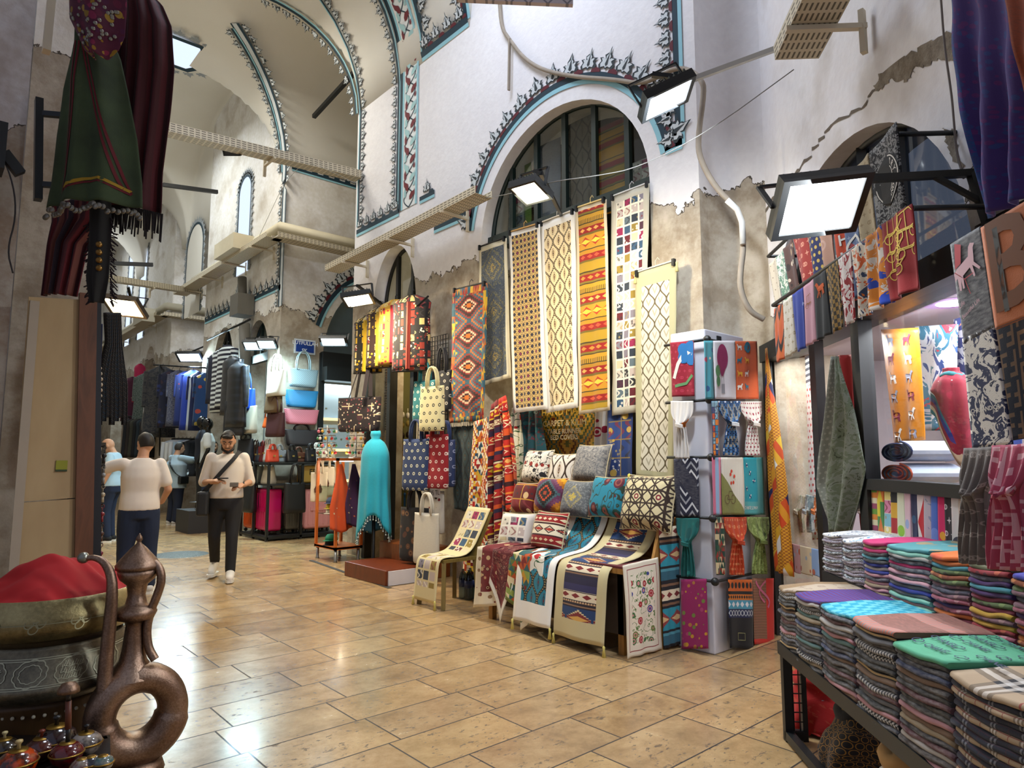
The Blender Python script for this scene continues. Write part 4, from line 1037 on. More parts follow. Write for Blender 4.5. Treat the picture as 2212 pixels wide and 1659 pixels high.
hanging('hung_runner', 'blue runner woven with gold moon and sun emblems', 'rug', [(1312, 874), (1366, 866), (1310, 1034), (1366, 1034)], XP_(.02), MR(lambda w, h: c_border(w, h, .02, '#2a3a6a', c_mesh2(c_patch(.17, .06, '#8a7440', ['#22386e', '#1d3464', '#2a4480', '#253c72']), c_blobs(8, '#b89a48', ['#b89a48', '#8a3a30', '#c8a860'], .2), lambda m: m.voro(m.vec(m.u, m.v), 9)[0] < .3))), fold=.01)
bm = BM(); g0 = (1296, 1000)
o = tag(link('shop_glass', (lambda: (sheet(bm, [[(XM-.0, 0)]]*0 or [[(0, 0), (1, 0), (1, 1), (0, 1)]], lambda a, b, d: atx(1166, 1000, XM+.22).lerp(atx(1296, 1000, XM+.22), a)*(1-b)+atx(1166, 870, XM+.22).lerp(atx(1296, 870, XM+.22), a)*b), bm)[1])(), glassmat('#f0f0e8', .05, 'w')), 'clear shop window pane behind the cushions', 'glass')
for s, y, sz, c in (('HAND MADE', 889, .115, '#f0cc50'), ('CARPET & KILIM', 914, .088, '#f0e4b0'), ('TABLE RUNNER', 932, .07, '#d0c4a0'), ('BED COVERS', 945, .07, '#d0c4a0')):
 p = atx(1218, y, XM+.20); bm = BM(); put2d(bm, text2d(s, sz, bold=True), lambda x, yy: V((p.x, p.y-x, p.z+yy)), 0)
 tag(link('window_lettering', bm, flat(c, .6)), 'shop window line reading ' + s.lower(), 'lettering')
# ---------------------------------------------------------------- cushions
def cushion(lb, cx, cy, D, size, fn, tilt=.35, yaw=0.0, hh=None, roll=0.0, corner=None):
 """D = world X of the cushion's centre (against the arcade) ; size in metres"""
 c = atx(cx, cy, D); h = hh or size*.92
 bm = BM(); uvl = bm.loops.layers.uv.new('UVMap'); n = 12
 R = Matrix.Translation(c) @ Matrix.Rotation(PI+yaw, 4, 'Z') @ Matrix.Rotation(-tilt, 4, 'Y') @ Matrix.Rotation(roll, 4, 'X')
 def pt(i, j, sg):
  a, b = i/n*2-1, j/n*2-1
  e = (1-a**4)*(1-b**4); th = .11*size/.45*max(e, 0)**.55
  k = 1-.07*((1-b*b) if abs(a) > .0 else 0)*abs(a)**3; k2 = 1-.07*(1-a*a)*abs(b)**3
  return R @ V((sg*th, a*size/2*k, b*h/2*k2))
 grid = {}
 for sg in (1, -1):
  for i in range(n+1):
   for j in range(n+1):
    ed = i in (0, n) or j in (0, n)
    key = (i, j, 0 if ed else sg)
    if key not in grid: grid[key] = bm.verts.new(pt(i, j, sg if not ed else 0))
 for sg in (1, -1):
  for i in range(n):
   for j in range(n):
    ids = [(i, j), (i+1, j), (i+1, j+1), (i, j+1)]
    vs = [grid[(a, b, 0 if (a in (0, n) or b in (0, n)) else sg)] for a, b in (ids if sg > 0 else ids[::-1])]
    f = bm.faces.new(vs); f.smooth = True
    for l, (a, b) in zip(f.loops, ids if sg > 0 else ids[::-1]): l[uvl].uv = (a/n*size, (1-b/n)*h)
 t = thing('cushion', lb, 'cushion', c, 'cushions on the carpet stall')
 link('cover', bm, tex(fn(size, h)), t)
 bm = BM(); ring = [pt(i, 0, 0) for i in range(n+1)]+[pt(n, j, 0) for j in range(1, n+1)]+[pt(n-i, n, 0) for i in range(1, n+1)]+[pt(0, n-j, 0) for j in range(1, n)]
 tube(bm, ring, .006, 6, closed=True); link('piping', bm, flat('#b8ac8a', .9), t)
 if corner:
  bm = BM(); lathe(bm, [(.0, .01), (.014, .0), (.012, -.02), (.02, -.09), (.0, -.09)], 8, pt(0 if corner < 0 else n, n, 0)); link('tassel', bm, flat('#d8cc5a', .9), t)
cushion('white cushion with pomegranates and black vines, leftmost of the top row', 1162, 1008, 4.78, .38, lambda w, h: c_blobs(13, '#dcd6ca', ['#8a2a20', '#1c1a20', '#8a2a20', '#1c1a20'], .36, rnd=.6, vine='#1c1a20'), .3)
cushion('white cushion with brown onion shaped motifs in the top row', 1218, 1016, 4.74, .36, lambda w, h: c_ogee(.16, .36, '#d8d0c4', '#3a281c', '#5a2a1c', '#8a6a48', .06), .25)
cushion('grey cushion with a faded worn print, rightmost of the top row', 1279, 1002, 4.72, .40, lambda w, h: c_marble(40, ['#3c3c42', '#6d6d70', '#8d8a86', '#a8a49c'], 3), .3)
cushion('dark red cushion with gold emblem squares in the middle row', 1136, 1076, 4.45, .33, lambda w, h: c_mesh2(c_patch(.15, .07, '#b8862a', ['#6d1216', '#7a1418', '#5c1014'], .03, .03), c_plain('#c8a878', 0), lambda m: m.voro(m.vec(m.u, m.v), 8)[0] < .26), .3)
cushion('kilim cushion with a black diamond on orange and purple', 1191, 1070, 4.42, .36, lambda w, h: c_kilim(w, h, [(0, '#9a3a1c'), (.05, '#121214'), (.16, '#b0401c'), (.22, '#121214'), (.34, '#3c5a62'), (.42, '#5a2a4a'), (.52, '#6a3a5a'), (.62, '#b5701c'), (.75, '#d89a20'), (.88, '#8a3a2a')], jag=9, ox=w/2, oy=h/2), .3)
cushion('pale grey cushion with a gold star medallion', 1250, 1078, 4.40, .36, lambda w, h: c_mesh2(c_marble(50, ['#4c5258', '#787c7e', '#989890'], 3), c_kilim(w, h, [(0, '#b8a44a'), (.12, '#6a6c68'), (.22, '#9a9060'), (.3, '#5c6064')], jag=12, ox=w/2, oy=h/2), lambda m: m.noise(50, 2, m.vec(m.u, m.v)) > .46), .3)
cushion('turquoise cushion embroidered with dark red tulips and leaves', 1316, 1074, 4.38, .38, lambda w, h: c_blobs(10, '#1c7c94', ['#4a1a28', '#5a2030', '#23443a', '#4a1a28'], .40, ring='#8a4a40', asp=.7, rnd=.5, vine='#2c3c30'), .3, corner=1)
cushion('large cream cushion with a black and red star lattice at the right end', 1402, 1086, 4.30, .48, lambda w, h: c_star(.20, '#c9bd96', '#33241c', '#7a2430', '#d8cca8', .06), .3, corner=-1)
cushion('white patchwork cushion carrying a price tag', 1116, 1146, 4.22, .36, lambda w, h: c_border(w, h, .05, '#cfcac6', c_patch(.095, .2, '#d8d2c4', PATCHC, .05, .05)), .35, yaw=.3)
cushion('red banded cushion with white diamond stripe in the front row', 1188, 1148, 4.16, .37, lambda w, h: c_bands(h, [(0, '#8a1216'), (.08, '#d8c8a8'), (.1, '#3a1216'), (.14, '#8a1216'), (.3, '#d8c8a8'), (.32, '#3a1216'), (.36, '#ddd2b8'), (.62, '#3a1216'), (.66, '#8a1216'), (.84, '#d8c8a8'), (.87, '#7a1216')], [(.49, .1, .13, '#3a1a1a', 'hh'), (.49, .05, .13, '#a83020', 'd'), (.22, .05, .06, '#d8c8a8', 'd'), (.75, .05, .06, '#d8b890', 'd')]), .3)
# price tag on the patchwork cushion
def tagcard(s, px, py, X, w, h, lb, c='#d8d6e0'):
 p = atx(px, py, X); t = thing('price_tag', lb, 'price tag', p)
 bm = BM(); box(bm, (X-.004, p.y-w/2, p.z-h/2), (X, p.y+w/2, p.z+h/2)); link('card', bm, flat(c, .6), t)
 bm = BM(); put2d(bm, xf(text2d(s, h*.8), 0, 0, 1, .1), lambda x, y: V((X-.006, p.y-x, p.z+y)), 0); link('figures', bm, flat('#22222a', .6), t)
tagcard('150', 1110, 1122, 4.06, .07, .05, 'white price tag reading 150 on the patchwork cushion')
# ---------------------------------------------------------------- the stall bench and its cloths
WOOD = None
def wood(c1, c2, sc=3.0, rough=.5):
 m = Mat('wood_grain'); x, y, z = m.objpos(); n = m.noise(sc, 5, m.vec(x*4, y*4, z*.7), .6, .8)
 return m.done(m.ramp(n, [(.25, c1), (.5, c2), (.75, c1)], 'LINEAR'), rough, bump=n, bstr=.1)
WD1 = wood('#7a5526', '#a87a3c'); WD2 = wood('#4a1e0c', '#6d2f14', 4, .35); WD3 = wood('#8d6f49', '#b0926a', 2, .7); WD4 = wood('#a8501c', '#c4692c', 3, .4)
BX0, BX1 = 3.84, 4.5; BY0, BY1 = 3.12, 4.72; BZ = .62
t = thing('stall_bench', 'wooden two-step stall bench under the runners and cushions', 'bench', ((BX0+BX1)/2, (BY0+BY1)/2, 0))
bm = BM(); box(bm, (BX0+.02, BY0+.02, BZ-.05), (BX1, BY1, BZ-.012)); link('seat_board', bm, WD1, t)
bm = BM(); box(bm, (BX1, BY0+.02, BZ+.28), (BX1+.33, BY1, BZ+.31)); box(bm, (BX1, BY0+.02, BZ-.02), (BX1+.02, BY1, BZ+.28)); link('upper_board', bm, WD1, t)
bm = BM(); box(bm, (BX0+.05, BY0+.04, .14), (BX0+.07, BY1-.02, BZ-.05)); link('front_panel', bm, flat('#3a2c20', .7), t)
bm = BM(); sheet(bm, [[(BX0+.2, 0), (BX1-.1, 0), (BX1-.1, BZ+.42), (BX1-.2, BZ+.42), (BX0+.28, BZ-.06)]], lambda a, b, d: V((a, BY0-.02+d, b)), .025); link('side_board', bm, WD1, t)
for y in (BY0+.06, BY1-.08):
 for x in (BX0+.05, BX1+.25):
  bm = BM(); box(bm, (x, y, 0), (x+.05, y+.05, BZ-.05)); link('leg', bm, WD1, t)
def bench_cloth(name, lb, y, w, top, fn, bot, shift=0.0, backz=.42, tassels=False, fwd=0.0, group='runners laid over the stall bench'):
 """runner over the raised back, the seat and down the front; y = right edge"""
 x0 = BX0-.03-fwd
 pts = [(BX1-.02, BZ+backz+top)] if top > -1 else []
 pts += [(BX1-.10, BZ+.18), (BX1-.28, BZ+.03), (BX0+.12, BZ+.012), (x0+.02, BZ-.005), (x0-.02, BZ-.10), (x0-.05, BZ-.35), (x0-.07, bot)] if top > -1 else [(BX1-.25, BZ+.02), (BX0+.1, BZ+.018), (x0+.02, BZ-.01), (x0-.015, BZ-.1), (x0-.03, BZ-.3), (x0-.04, bot)]
 pts = smoothpts([V((a, y+w/2, b)) for a, b in pts], 2)
 P = pathP(pts, (0, -1, 0), w); L = P.length
 t = thing(name, lb, 'table runner', pts[0], group)
 def P2(s, tt):
  p = P(s, tt); k = max(0, tt-.55); return p+V((-1, 0, 0))*(.015*sin(s*7+y*9)*k*2)+V((0, shift*k, 0))
 cloth('cloth', P2, w, L, tex(fn(w, L)), 12, 44, .006, t, wob=.01, seed=y)
 if tassels:
  for s in (0, 1):
   q = P2(s, 1.0); bm = BM(); lathe(bm, [(0, .01), (.01, 0), (.008, -.02), (.016, -.075), (0, -.075)], 8, q-V((.0, 0, 0))); link('tassel', bm, flat('#c8bc6a', .9), t)
bench_cloth('table_runner', 'turquoise onion lattice runner with white edges over the bench', 3.78, .42, -.02, lambda w, h: c_border(w, h, .065, WHT, c_ogee(.15, .26, '#16788f', '#1d1716', '#7a2a3a', '#23586a', .10, '#8a7a50'), bot=.16), .10, tassels=True)
bench_cloth('table_runner', 'cream edged navy kilim runner with red medallions over the bench', 3.25, .50, .04, lambda w, h: c_border(w, h, .085, '#c3b78e', c_bands(.5, NAVY_BANDS, [(.59, .13, .26, '#c8b890', 'h'), (.59, .10, .26, '#7a2a2a', 'h'), (.59, .05, .26, '#d0a050', 'd'), (.27, .045, .11, '#7a1f24', 'd'), (.865, .045, .11, '#7a1f24', 'd'), (.355, .012, .025, '#c8a880', 's'), (.775, .012, .025, '#c8a880', 's')]), bot=.14), .07, tassels=True)
hanging('table_cloth', 'white embroidered cloth with red carnations down the right end of the bench', 'tablecloth', [(1346, 1222), (1422, 1204), (1356, 1424), (1432, 1402)], lambda a, b: aty(a, b, BY0-.045), MR(lambda w, h: c_bor2(w, h, [(.035, '#ded6c4'), (.006, '#8a2a2a'), (.035, '#ded6c4')], c_blobs(15, '#e2dac8', ['#a01c24', '#35408a', '#3c6a3a', '#a01c24', '#6a7a3a'], .40, ring='#c88a8a', rnd=.55, vine='#5a7a40'))), fold=.008)
bm = BM(); box(bm, (BX0+.02, BY0-.03, BZ-.012), (BX1-.2, BY0+.35, BZ+.004)); tag(link('bench_mat', bm, tex(c_blobs(20, '#5a1018', ['#7a2a22', '#3a0c14'], .4))), 'dark red mat on the seat at the right end of the bench', 'mat')
def corner_cloth(lb, y0, y1, bot, tip, fn, lean=0.0):
 """cloth laid on the seat edge, hanging to a point"""
 a, b = V((BX0-.035, y1, BZ+.008)), V((BX0-.035, y0, BZ+.008)); w = (b-a).length; h = BZ-tip
 t = thing('table_cloth', lb, 'tablecloth', a, 'cloths hanging over the stall bench')
 def P(s, tt):
  if tt < .3: return V((lerp(BX0+.4, BX0-.035, tt/.3), lerp(y1, y0, s), BZ+.012+.012*sin(s*9+y0)*(tt/.3)))
  k = (tt-.3)/.7; zb = lerp(bot, tip, 1-abs(2*s-1)) if lean == 0 else lerp(bot, tip, s if lean > 0 else 1-s)
  return V((BX0-.04-.03*k-.012*sin(s*8+y0*5)*k, lerp(y1, y0, s)*(1)+k*.04*(0.5-s), lerp(BZ+.005, zb, k)))
 cloth('cloth', P, w, h+.4, tex(fn(w, h+.4)), 14, 26, .006, t, wob=.012, seed=y0)
corner_cloth('dark red tapestry with a white floral edge at the left end of the bench', 4.48, 4.74, .16, .10, lambda w, h: c_border(w, h, .0, WHT, c_mesh2(c_blobs(16, '#6a1018', ['#8a2a22', '#b89a70', '#4a0c14'], .4, ring='#c8a880'), c_blobs(14, '#d6cbb2', ['#7a3a2a', '#8a6a4a'], .3), lambda m: (m.u < .07).mx(m.v > h-.16))), -1)
corner_cloth('maroon paisley cloth hanging to a white point', 4.27, 4.52, .34, .03, lambda w, h: c_border(w, h, .0, '#dcd8cc', c_blobs(17, '#5c0f18', ['#7a1a20', '#8a3a3a', '#43101a'], .42, ring='#9a6a58', vine='#8a5a4a'), bot=.13), 0)
corner_cloth('green and orange triangle kilim hanging between two white cloths', 4.06, 4.30, .24, .10, lambda w, h: c_border(w, h, 0, '#6d7a3a', c_trigrid(.07, .075, ['#5a6a30', '#b5501c', '#d8c8a0', '#7a1f1c', '#c8962a', '#2f5a5a', '#8a9a4a']), bot=.05), 1)
corner_cloth('white cloth with red poppies and green stems on the bench', 3.90, 4.12, .20, .02, lambda w, h: c_blobs(8.5, '#e2ded2', ['#b01820', '#c02a20', '#2a5a34', '#e2ded2'], .40, asp=.8, vine='#2f5c38'), -1)
hanging('side_runner', 'turquoise and white banded runner down the right side of the bench', 'table runner', [(1424, 1140), (1466, 1135), (1436, 1402), (1470, 1392)], lambda a, b: atd(a, b, 5.15 if a > 1450 else 5.1), MR(lambda w, h: c_bands(.46, TURQ_BANDS, [(.08, .06, .07, '#7a2a2a', 'd'), (.45, .12, .14, '#8a3a3a', 'h'), (.45, .06, .14, '#d0b080', 'd')])), fold=.005)
# chair with a patchwork runner
cx0, cy0 = 4.0, 5.42
t = thing('wooden_stool_chair', 'small olive wooden chair under the patchwork runner', 'chair', (cx0, cy0, 0))
WDO = wood('#5a4a22', '#75622f')
bm = BM(); box(bm, (cx0-.22, cy0-.2, .42), (cx0+.2, cy0+.2, .45)); link('seat', bm, WDO, t)
for sx in (-.2, .17):
 for sy in (-.18, .15):
  bm = BM(); bar(bm, (cx0+sx, cy0+sy, .42), (cx0+sx*1.15, cy0+sy*1.2, 0), .04); link('leg', bm, WDO, t)
bm = BM(); sheet(bm, [[(-.18, 0), (.18, 0), (.2, .46), (-.2, .46)]], lambda a, b, d: V((cx0+.17+b*.42+d, cy0+a, .45+b*.9)), .02); link('backrest', bm, WDO, t)
pts = smoothpts([(cx0+.36, cy0, .90), (cx0+.26, cy0, .72), (cx0+.13, cy0, .50), (cx0-.02, cy0, .46), (cx0-.2, cy0, .47), (cx0-.26, cy0, .44), (cx0-.28, cy0, .3), (cx0-.30, cy0, .06)], 2)
P = pathP(pts, (.0, -1, 0), .36); t = thing('table_runner', 'cream patchwork runner draped over the wooden chair', 'table runner', pts[0]); L = P.length
cloth('cloth', P, .36, L, tex(c_border(.36, L, .03, '#cfc193', c_mesh2(c_patch(.10, .18, '#cfc193', PATCHC, .03, .04), c_plain('#cfc193', 0), lambda m: ((m.v > .5)*(m.v < .62)).mx(m.v > L-.13)), bot=.08)), 12, 40, .006, t, wob=.008)
for s in (0, 1):
 bm = BM(); lathe(bm, [(0, .01), (.01, 0), (.008, -.02), (.016, -.075), (0, -.075)], 8, P(s, 1)+V((0, 0, .02))); link('tassel', bm, flat('#c8bc6a', .9), t)
# water bottle pack under the chair
p = atz(1012, 1296); t = thing('bottle_pack', 'shrink wrapped pack of water bottles with blue labels by the bench', 'water bottles', p)
for i in range(2):
 for j in range(2):
  bm = BM(); c = p+V((i*.09, j*.09, 0)); lathe(bm, [(0, .005), (.04, .005), (.042, .02), (.042, .2), (.03, .25), (.014, .27), (.014, .29), (0, .29)], 12, c); link('bottle', bm, glassmat('#9fb0b8', .1, 'b'), t)
  bm = BM(); lathe(bm, [(.0425, .12), (.0432, .12), (.0432, .19), (.0425, .19)], 12, c); link('bottle_label', bm, flat('#1c2c5a', .5), t)
bm = BM(); box(bm, (4.36, 5.0, 0), (4.7, 5.24, .32)); tag(link('carton', bm, flat('#c8c4c0', .7)), 'white carton on the floor behind the chair', 'box')
for i, (y, w, fn, lb) in enumerate(((5.75, .3, c_patch(.13, .2, '#8a8a7a', PATCHC), 'patchwork cloth at the left behind the fan window'), (5.55, .12, c_plain('#6a8a2c', .1), 'green strip of cloth behind the fan window'), (5.2, .36, c_plain('#7a8088', .1), 'plain grey cloth behind the fan window'), (4.72, .36, c_ogee(.17, .3, '#6a6250', '#2c241c', '#4a3a2a', '#5a4e3a'), 'dim onion lattice runner behind the fan window'), (4.28, .38, c_bands(.6, ORANGE_BANDS), 'dim orange banded runner behind the fan window'), (3.85, .34, c_patch(.11, .2, '#a09a8a', PATCHC), 'dim patchwork runner at the right behind the fan window'))):
 zt__ = AZ+1.18*math.sqrt(max(.05, 1-((abs(y-AC)+w/2)/AR)**2)) if abs(y-AC)+w/2 < AR else AZ+.3
 P = quadP((5.18, y+w/2, zt__), (5.18, y-w/2, zt__), (5.18, y+w/2, 3.9), (5.18, y-w/2, 3.9), fold=.01)
 tag(cloth('window_runner', P, w, zt__-3.9, tex(fn), 6, 10, .004, wob=.01), lb, 'runner')
point('lamp_or_fill', (5.15, 4.9, 2.6), 16, (1, .82, .5), .2)
# ================================================================ builders: bags, garments
EX, EY, EZ = V((1, 0, 0)), V((0, 1, 0)), V((0, 0, 1))
def bag(lb, c, r, w, h, d, mat, hmat=None, flare=1.15, hh=.2, kind='tote_bag', group=None, flap=None, badge=None, drop=0.0, cat='bag', hw=.012):
 """bag whose top centre is c; r = direction across, front looks towards the camera side of r"""
 c = V(c); r = V(r).normalized(); f = r.cross(EZ)
 if f.dot(V((0, 0, CH))-c) < 0: f = -f
 t = thing(kind, lb, cat, c, group)
 bm = BM(); uvl = bm.loops.layers.uv.new('UVMap'); N = 16; rings = []
 for j, k in enumerate((0, .04, .3, .6, .85, .97, 1.0)):
  z = -k*h; hw_ = w/2*lerp(flare, 1.0, k)*(1 if k < .9 else (.97 if k < .99 else .9)); dd = d/2*(.35+.75*k if k < .9 else (1.0 if k < .99 else .8)); ring = []
  for i in range(N):
   a = 2*PI*i/N; ca, sa = cos(a), sin(a); ca = math.copysign(abs(ca)**.5, ca); sa = math.copysign(abs(sa)**.5, sa)
   sag = .04*h*(1-abs(ca))*(1 if k < .1 else 0)
   ring.append((bm.verts.new(c+r*ca*hw_+f*sa*dd+EZ*(z-sag)), (ca*hw_+w, k*h)))
  rings.append(ring)
 for A, B in zip(rings, rings[1:]):
  for i in range(N):
   q = [A[i], A[(i+1) % N], B[(i+1) % N], B[i]]; fc = bm.faces.new([x[0] for x in q]); fc.smooth = True
   for l, x in zip(fc.loops, q): l[uvl].uv = x[1]
 bm.faces.new([x[0] for x in rings[-1]]); bm.faces.new([x[0] for x in rings[0]][::-1])
 bmesh.ops.recalc_face_normals(bm, faces=bm.faces[:]); link('body', bm, mat, t)
 if hh:
  for s in (-1, 1):
   bm = BM(); a = w*.22*flare; pts = [c+r*(a*cos(PI*i/10))*(1.0)+f*s*d*.2+EZ*(hh*sin(PI*i/10)**.7-.02) for i in range(11)]; tube(bm, pts, hw, 6); link('handle', bm, hmat or mat, t)
 if flap:
  bm = BM(); M = Matrix((( r.x, f.x, 0, c.x), (r.y, f.y, 0, c.y), (0, 0, 1, c.z), (0, 0, 0, 1))); box(bm, (-w*.42, d*.5, -h*.55), (w*.42, d*.56, -.01), M=M); bevel(link('flap', bm, flap, t), .01)
 if badge:
  bm = BM(); q = c+f*(d*.58)-EZ*h*.5; box(bm, (-.02, -.002, -.014), (.02, .004, .014), M=Matrix.Translation(q)); link('clasp', bm, flat(badge, .3, .8), t)
 return t
def garment(lb, c, r, w, h, mat, kind='jacket', depth=.16, sleeves=.55, flare=1.0, group=None, cat='garment', hanger=True, trim=None, sl_out=.06, mat2=None):
 """hung garment, c = hanger point at the collar, r = across"""
 c = V(c); r = V(r).normalized(); f = r.cross(EZ)
 if f.dot(V((0, 0, CH))-c) < 0: f = -f
 t = thing(kind, lb, cat, c, group); N = 20
 bm = BM(); uvl = bm.loops.layers.uv.new('UVMap'); rings = []
 for k in (0, .02, .06, .12, .25, .45, .7, .9, 1.0):
  hw = w/2*(.28 if k == 0 else .45 if k < .03 else .82 if k < .08 else 1.0 if k < .2 else lerp(.92, flare, (k-.2)/.8)); dd = depth/2*(.5 if k < .03 else .8 if k < .1 else 1.0)
  ring = []
  for i in range(N):
   a = 2*PI*i/N; wv = 1+.05*sin(a*5+k*3)*k; ring.append((bm.verts.new(c+r*cos(a)*hw*wv+f*sin(a)*dd*wv-EZ*k*h), ((a/(2*PI))*w*2.2, k*h)))
  rings.append(ring)
 for A, B in zip(rings, rings[1:]):
  for i in range(N):
   q = [A[i], A[(i+1) % N], B[(i+1) % N], B[i]]; fc = bm.faces.new([x[0] for x in q]); fc.smooth = True
   for l, x in zip(fc.loops, q): l[uvl].uv = x[1]
 bm.faces.new([x[0] for x in rings[-1]]); bmesh.ops.recalc_face_normals(bm, faces=bm.faces[:]); link('body', bm, mat, t)
 if sleeves:
  for s in (-1, 1):
   bm = BM(); uvl = bm.loops.layers.uv.new('UVMap'); a = c+r*s*w*.42-EZ*h*.08; b = a+r*s*sl_out-EZ*h*sleeves*.5; e = b+r*s*sl_out*.3-EZ*h*sleeves*.5
   tube(bm, smoothpts([a, b, e], 2), [w*.13-.01*i/3 for i in range(12)], 10)
   for fc in bm.faces:
    for l in fc.loops: l[uvl].uv = (l.vert.co.x+l.vert.co.y, l.vert.co.z)
   link('sleeve', bm, mat2 or mat, t)
 if trim:
  bm = BM()
  for s in (-.03, .03): bar(bm, c+r*s*w*3*.3+f*depth*.52-EZ*h*.1, c+r*s*w+f*depth*.54-EZ*h*.98, .03, .008)
  link('trim', bm, flat(trim, .8), t)
 if hanger:
  bm = BM(); tube(bm, [c+EZ*.0, c+EZ*.05, c+r*.02+EZ*.075, c+r*.035+EZ*.05], .005, 6); link('hanger_hook', bm, CLIP, t)
 return t
def rail(a, b, lb, r=.015, drops=(), nm='rail', c='#17191b'):
 bm = BM(); tube(bm, [a, b], r, 8)
 for p, q in drops: tube(bm, [p, q], r, 8)
 return tag(link(nm, bm, flat(c, .4, .4)), lb, 'rail')
# ---------------------------------------------------------------- gift shop door
t = thing('shop_front', 'black metal door frame of the gift shop', 'door frame', (XM, DC, 0)); t['kind'] = 'structure'; t.name = 'door_1'
for y in (8.62, 8.02, 7.44):
 bm = BM(); box(bm, (XM-.06, y-.04, 0), (XM+.06, y+.04, 3.0)); link('door_frame', bm, DKF, t)
bm = BM(); box(bm, (XM-.08, 7.4, 2.9), (XM+.08, 8.66, 3.12)); link('lintel', bm, DKF, t)
bm = BM(); sheet(bm, [[(8.06, .5), (8.58, .5), (8.58, 2.9), (8.06, 2.9)]], lambda a, b, d: V((XM, a, b))); link('pane', bm, GL, t)
t = thing('wooden_step', 'reddish brown two tier wooden step with one white end', 'step', (4.2, 7.0, 0))
bm = BM(); box(bm, (3.97, 6.56, 0), (4.5, 7.5, .17)); bevel(link('lower_tread', bm, WD2, t), .01)
bm = BM(); box(bm, (4.0, 6.545, .005), (4.48, 6.56, .16)); link('end_panel', bm, flat('#c9c6cc', .6), t)
bm = BM(); box(bm, (4.5, 6.6, 0), (XM-.02, 7.6, .36)); bevel(link('upper_tread', bm, wood('#5a2c12', '#7a4018', 4, .4), t), .01)
# plates and trinkets inside
for i, (px, py, r) in enumerate(((862, 800, .235), (864, 857, .27))):
 p = atx(px, py, 5.75); m = Mat('plate_%d' % i); x, y, z = m.objpos(); rr = ((y-p.y)*(y-p.y)+(z-p.z)*(z-p.z)).sq(); th = m._sep(m.vec(0, 0))[0]
 an = m.n('ShaderNodeMath'); an.operation = 'ARCTAN2'; m.link(y-p.y, an.inputs[0]); m.link(z-p.z, an.inputs[1]); an = E(m.nt, an.outputs[0])
 d, k = m.voro(m.vec(an*3, rr*30), 1.2)
 if i == 0: c = m.mix(((rr*60).fr()+(an*6).sn()*.2) < .55, '#d89a28', '#c0401c'); c = m.mix((rr < .06), c, '#e0b040'); c = m.mix((rr > r*.86), c, '#d8902a')
 else: c = m.mix(d < .4, '#d8981c', '#a8561a'); c = m.mix(((rr-r*.8).ab() < .01).mx(rr < .04), c, '#7a2a14')
 bm = BM(); lathe(bm, [(0, -.02), (r*.6, -.02), (r, .03), (r, .045), (r*.62, 0), (0, 0)], 36); bmesh.ops.transform(bm, matrix=Matrix.Translation(p) @ Matrix.Rotation(-PI/2, 4, 'Y'), verts=bm.verts[:])
 tag(link('wooden_plate', bm, m.done(c, .35)), ('upper round yellow and red spiral plate inside the gift shop', 'lower round golden plate with a star inside the gift shop')[i], 'plate')
random.seed(3)
TC = ['#b8281c', '#d8a02a', '#e8e0d0', '#2a5a8a', '#3a2a20', '#c86a28', '#8a1c40', '#c8b060']
ROWN = ['ornament row under the plates', 'second ornament row', 'third ornament row', 'fourth ornament row', 'bracelet row', 'lowest trinket row']
for r_, (yy, n) in enumerate(((893, 5), (912, 5), (935, 5), (973, 5), (1018, 6), (1062, 6))):
 for i in range(n):
  p = atx(848+i*(44/(n-1)), yy+random.uniform(-3, 3), 5.55); c = TC[(i*3+r_*5+i*i) % 8]; nm = {'#b8281c': 'red', '#d8a02a': 'golden', '#e8e0d0': 'white', '#2a5a8a': 'blue', '#3a2a20': 'dark', '#c86a28': 'orange', '#8a1c40': 'crimson', '#c8b060': 'brass'}[c]
  bm = BM(); L = .1 if r_ < 3 else .16
  tube(bm, [p+EZ*L*.8, p], .004, 5); ball(bm, p-EZ*.03, .045 if r_ < 3 else .03, 8, sc=(.6, 1, 1.1))
  if r_ > 2: bar(bm, p-EZ*.04, p-EZ*.2, .03, .012)
  tag(link('hanging_ornament', bm, flat(c, .4)), 'small %s ornament, %s from the door in the %s' % (nm, ('first', 'second', 'third', 'fourth', 'fifth', 'sixth')[i], ROWN[r_]), 'ornament', 'ornaments inside the gift shop')
for i in range(9):
 a, b = atx(816+i*2.6, 788, 5.15), atx(816+i*2.6, 925+(i % 3)*8, 5.15); bm = BM(); n = 26
 for k in range(n): ball(bm, a.lerp(b, k/n), .016, 6)
 tag(link('bead_strand', bm, flat(['#c89a3a', '#b8402a', '#d8c8a0', '#8a5a2a', '#d8b04a', '#a02a3a', '#e0d0b0', '#6a4a2a', '#c87a2a'][i], .3)), '%s bead strand from the left in the gift shop show window' % ORD[i].replace('topmost', 'first'), 'bead strand', 'bead strands')
rail(atx(770, 772, XM-.32), atx(925, 640, XM-.42), 'thin rail carrying the embroidered vests', .012)
for i, (px, py, w, h, col, col2, lb) in enumerate(((792, 684, .46, .80, '#c8a018', '#18140c', 'black vest with bright yellow embroidery, leftmost on the rail'), (820, 665, .46, .82, '#b8962a', '#2a1410', 'dark vest with gold panels, second on the rail'), (850, 650, .50, .84, '#a82030', '#c89a30', 'patchwork vest in red and gold, third on the rail'), (886, 640, .55, .95, '#8a2a1c', '#141014', 'black vest with red and ochre patches, nearest on the rail'))):
 p = atx(px+4, py-2, XM-.34-.02*i)
 garment(lb, p, V((.5, -1, 0)), w, h, tex(c_mesh2(c_patch(.10, .2, col2, [col, col2, '#c8b070', col, '#7a1c1c', col2]), c_blobs(18, col2, [col, '#d8c080', col], .36, ring=col2), lambda m: (m.u/.12).fr() > .55)), 'embroidered_vest', .15, 0, 1.0, 'embroidered vests', cat='vest', trim=col)
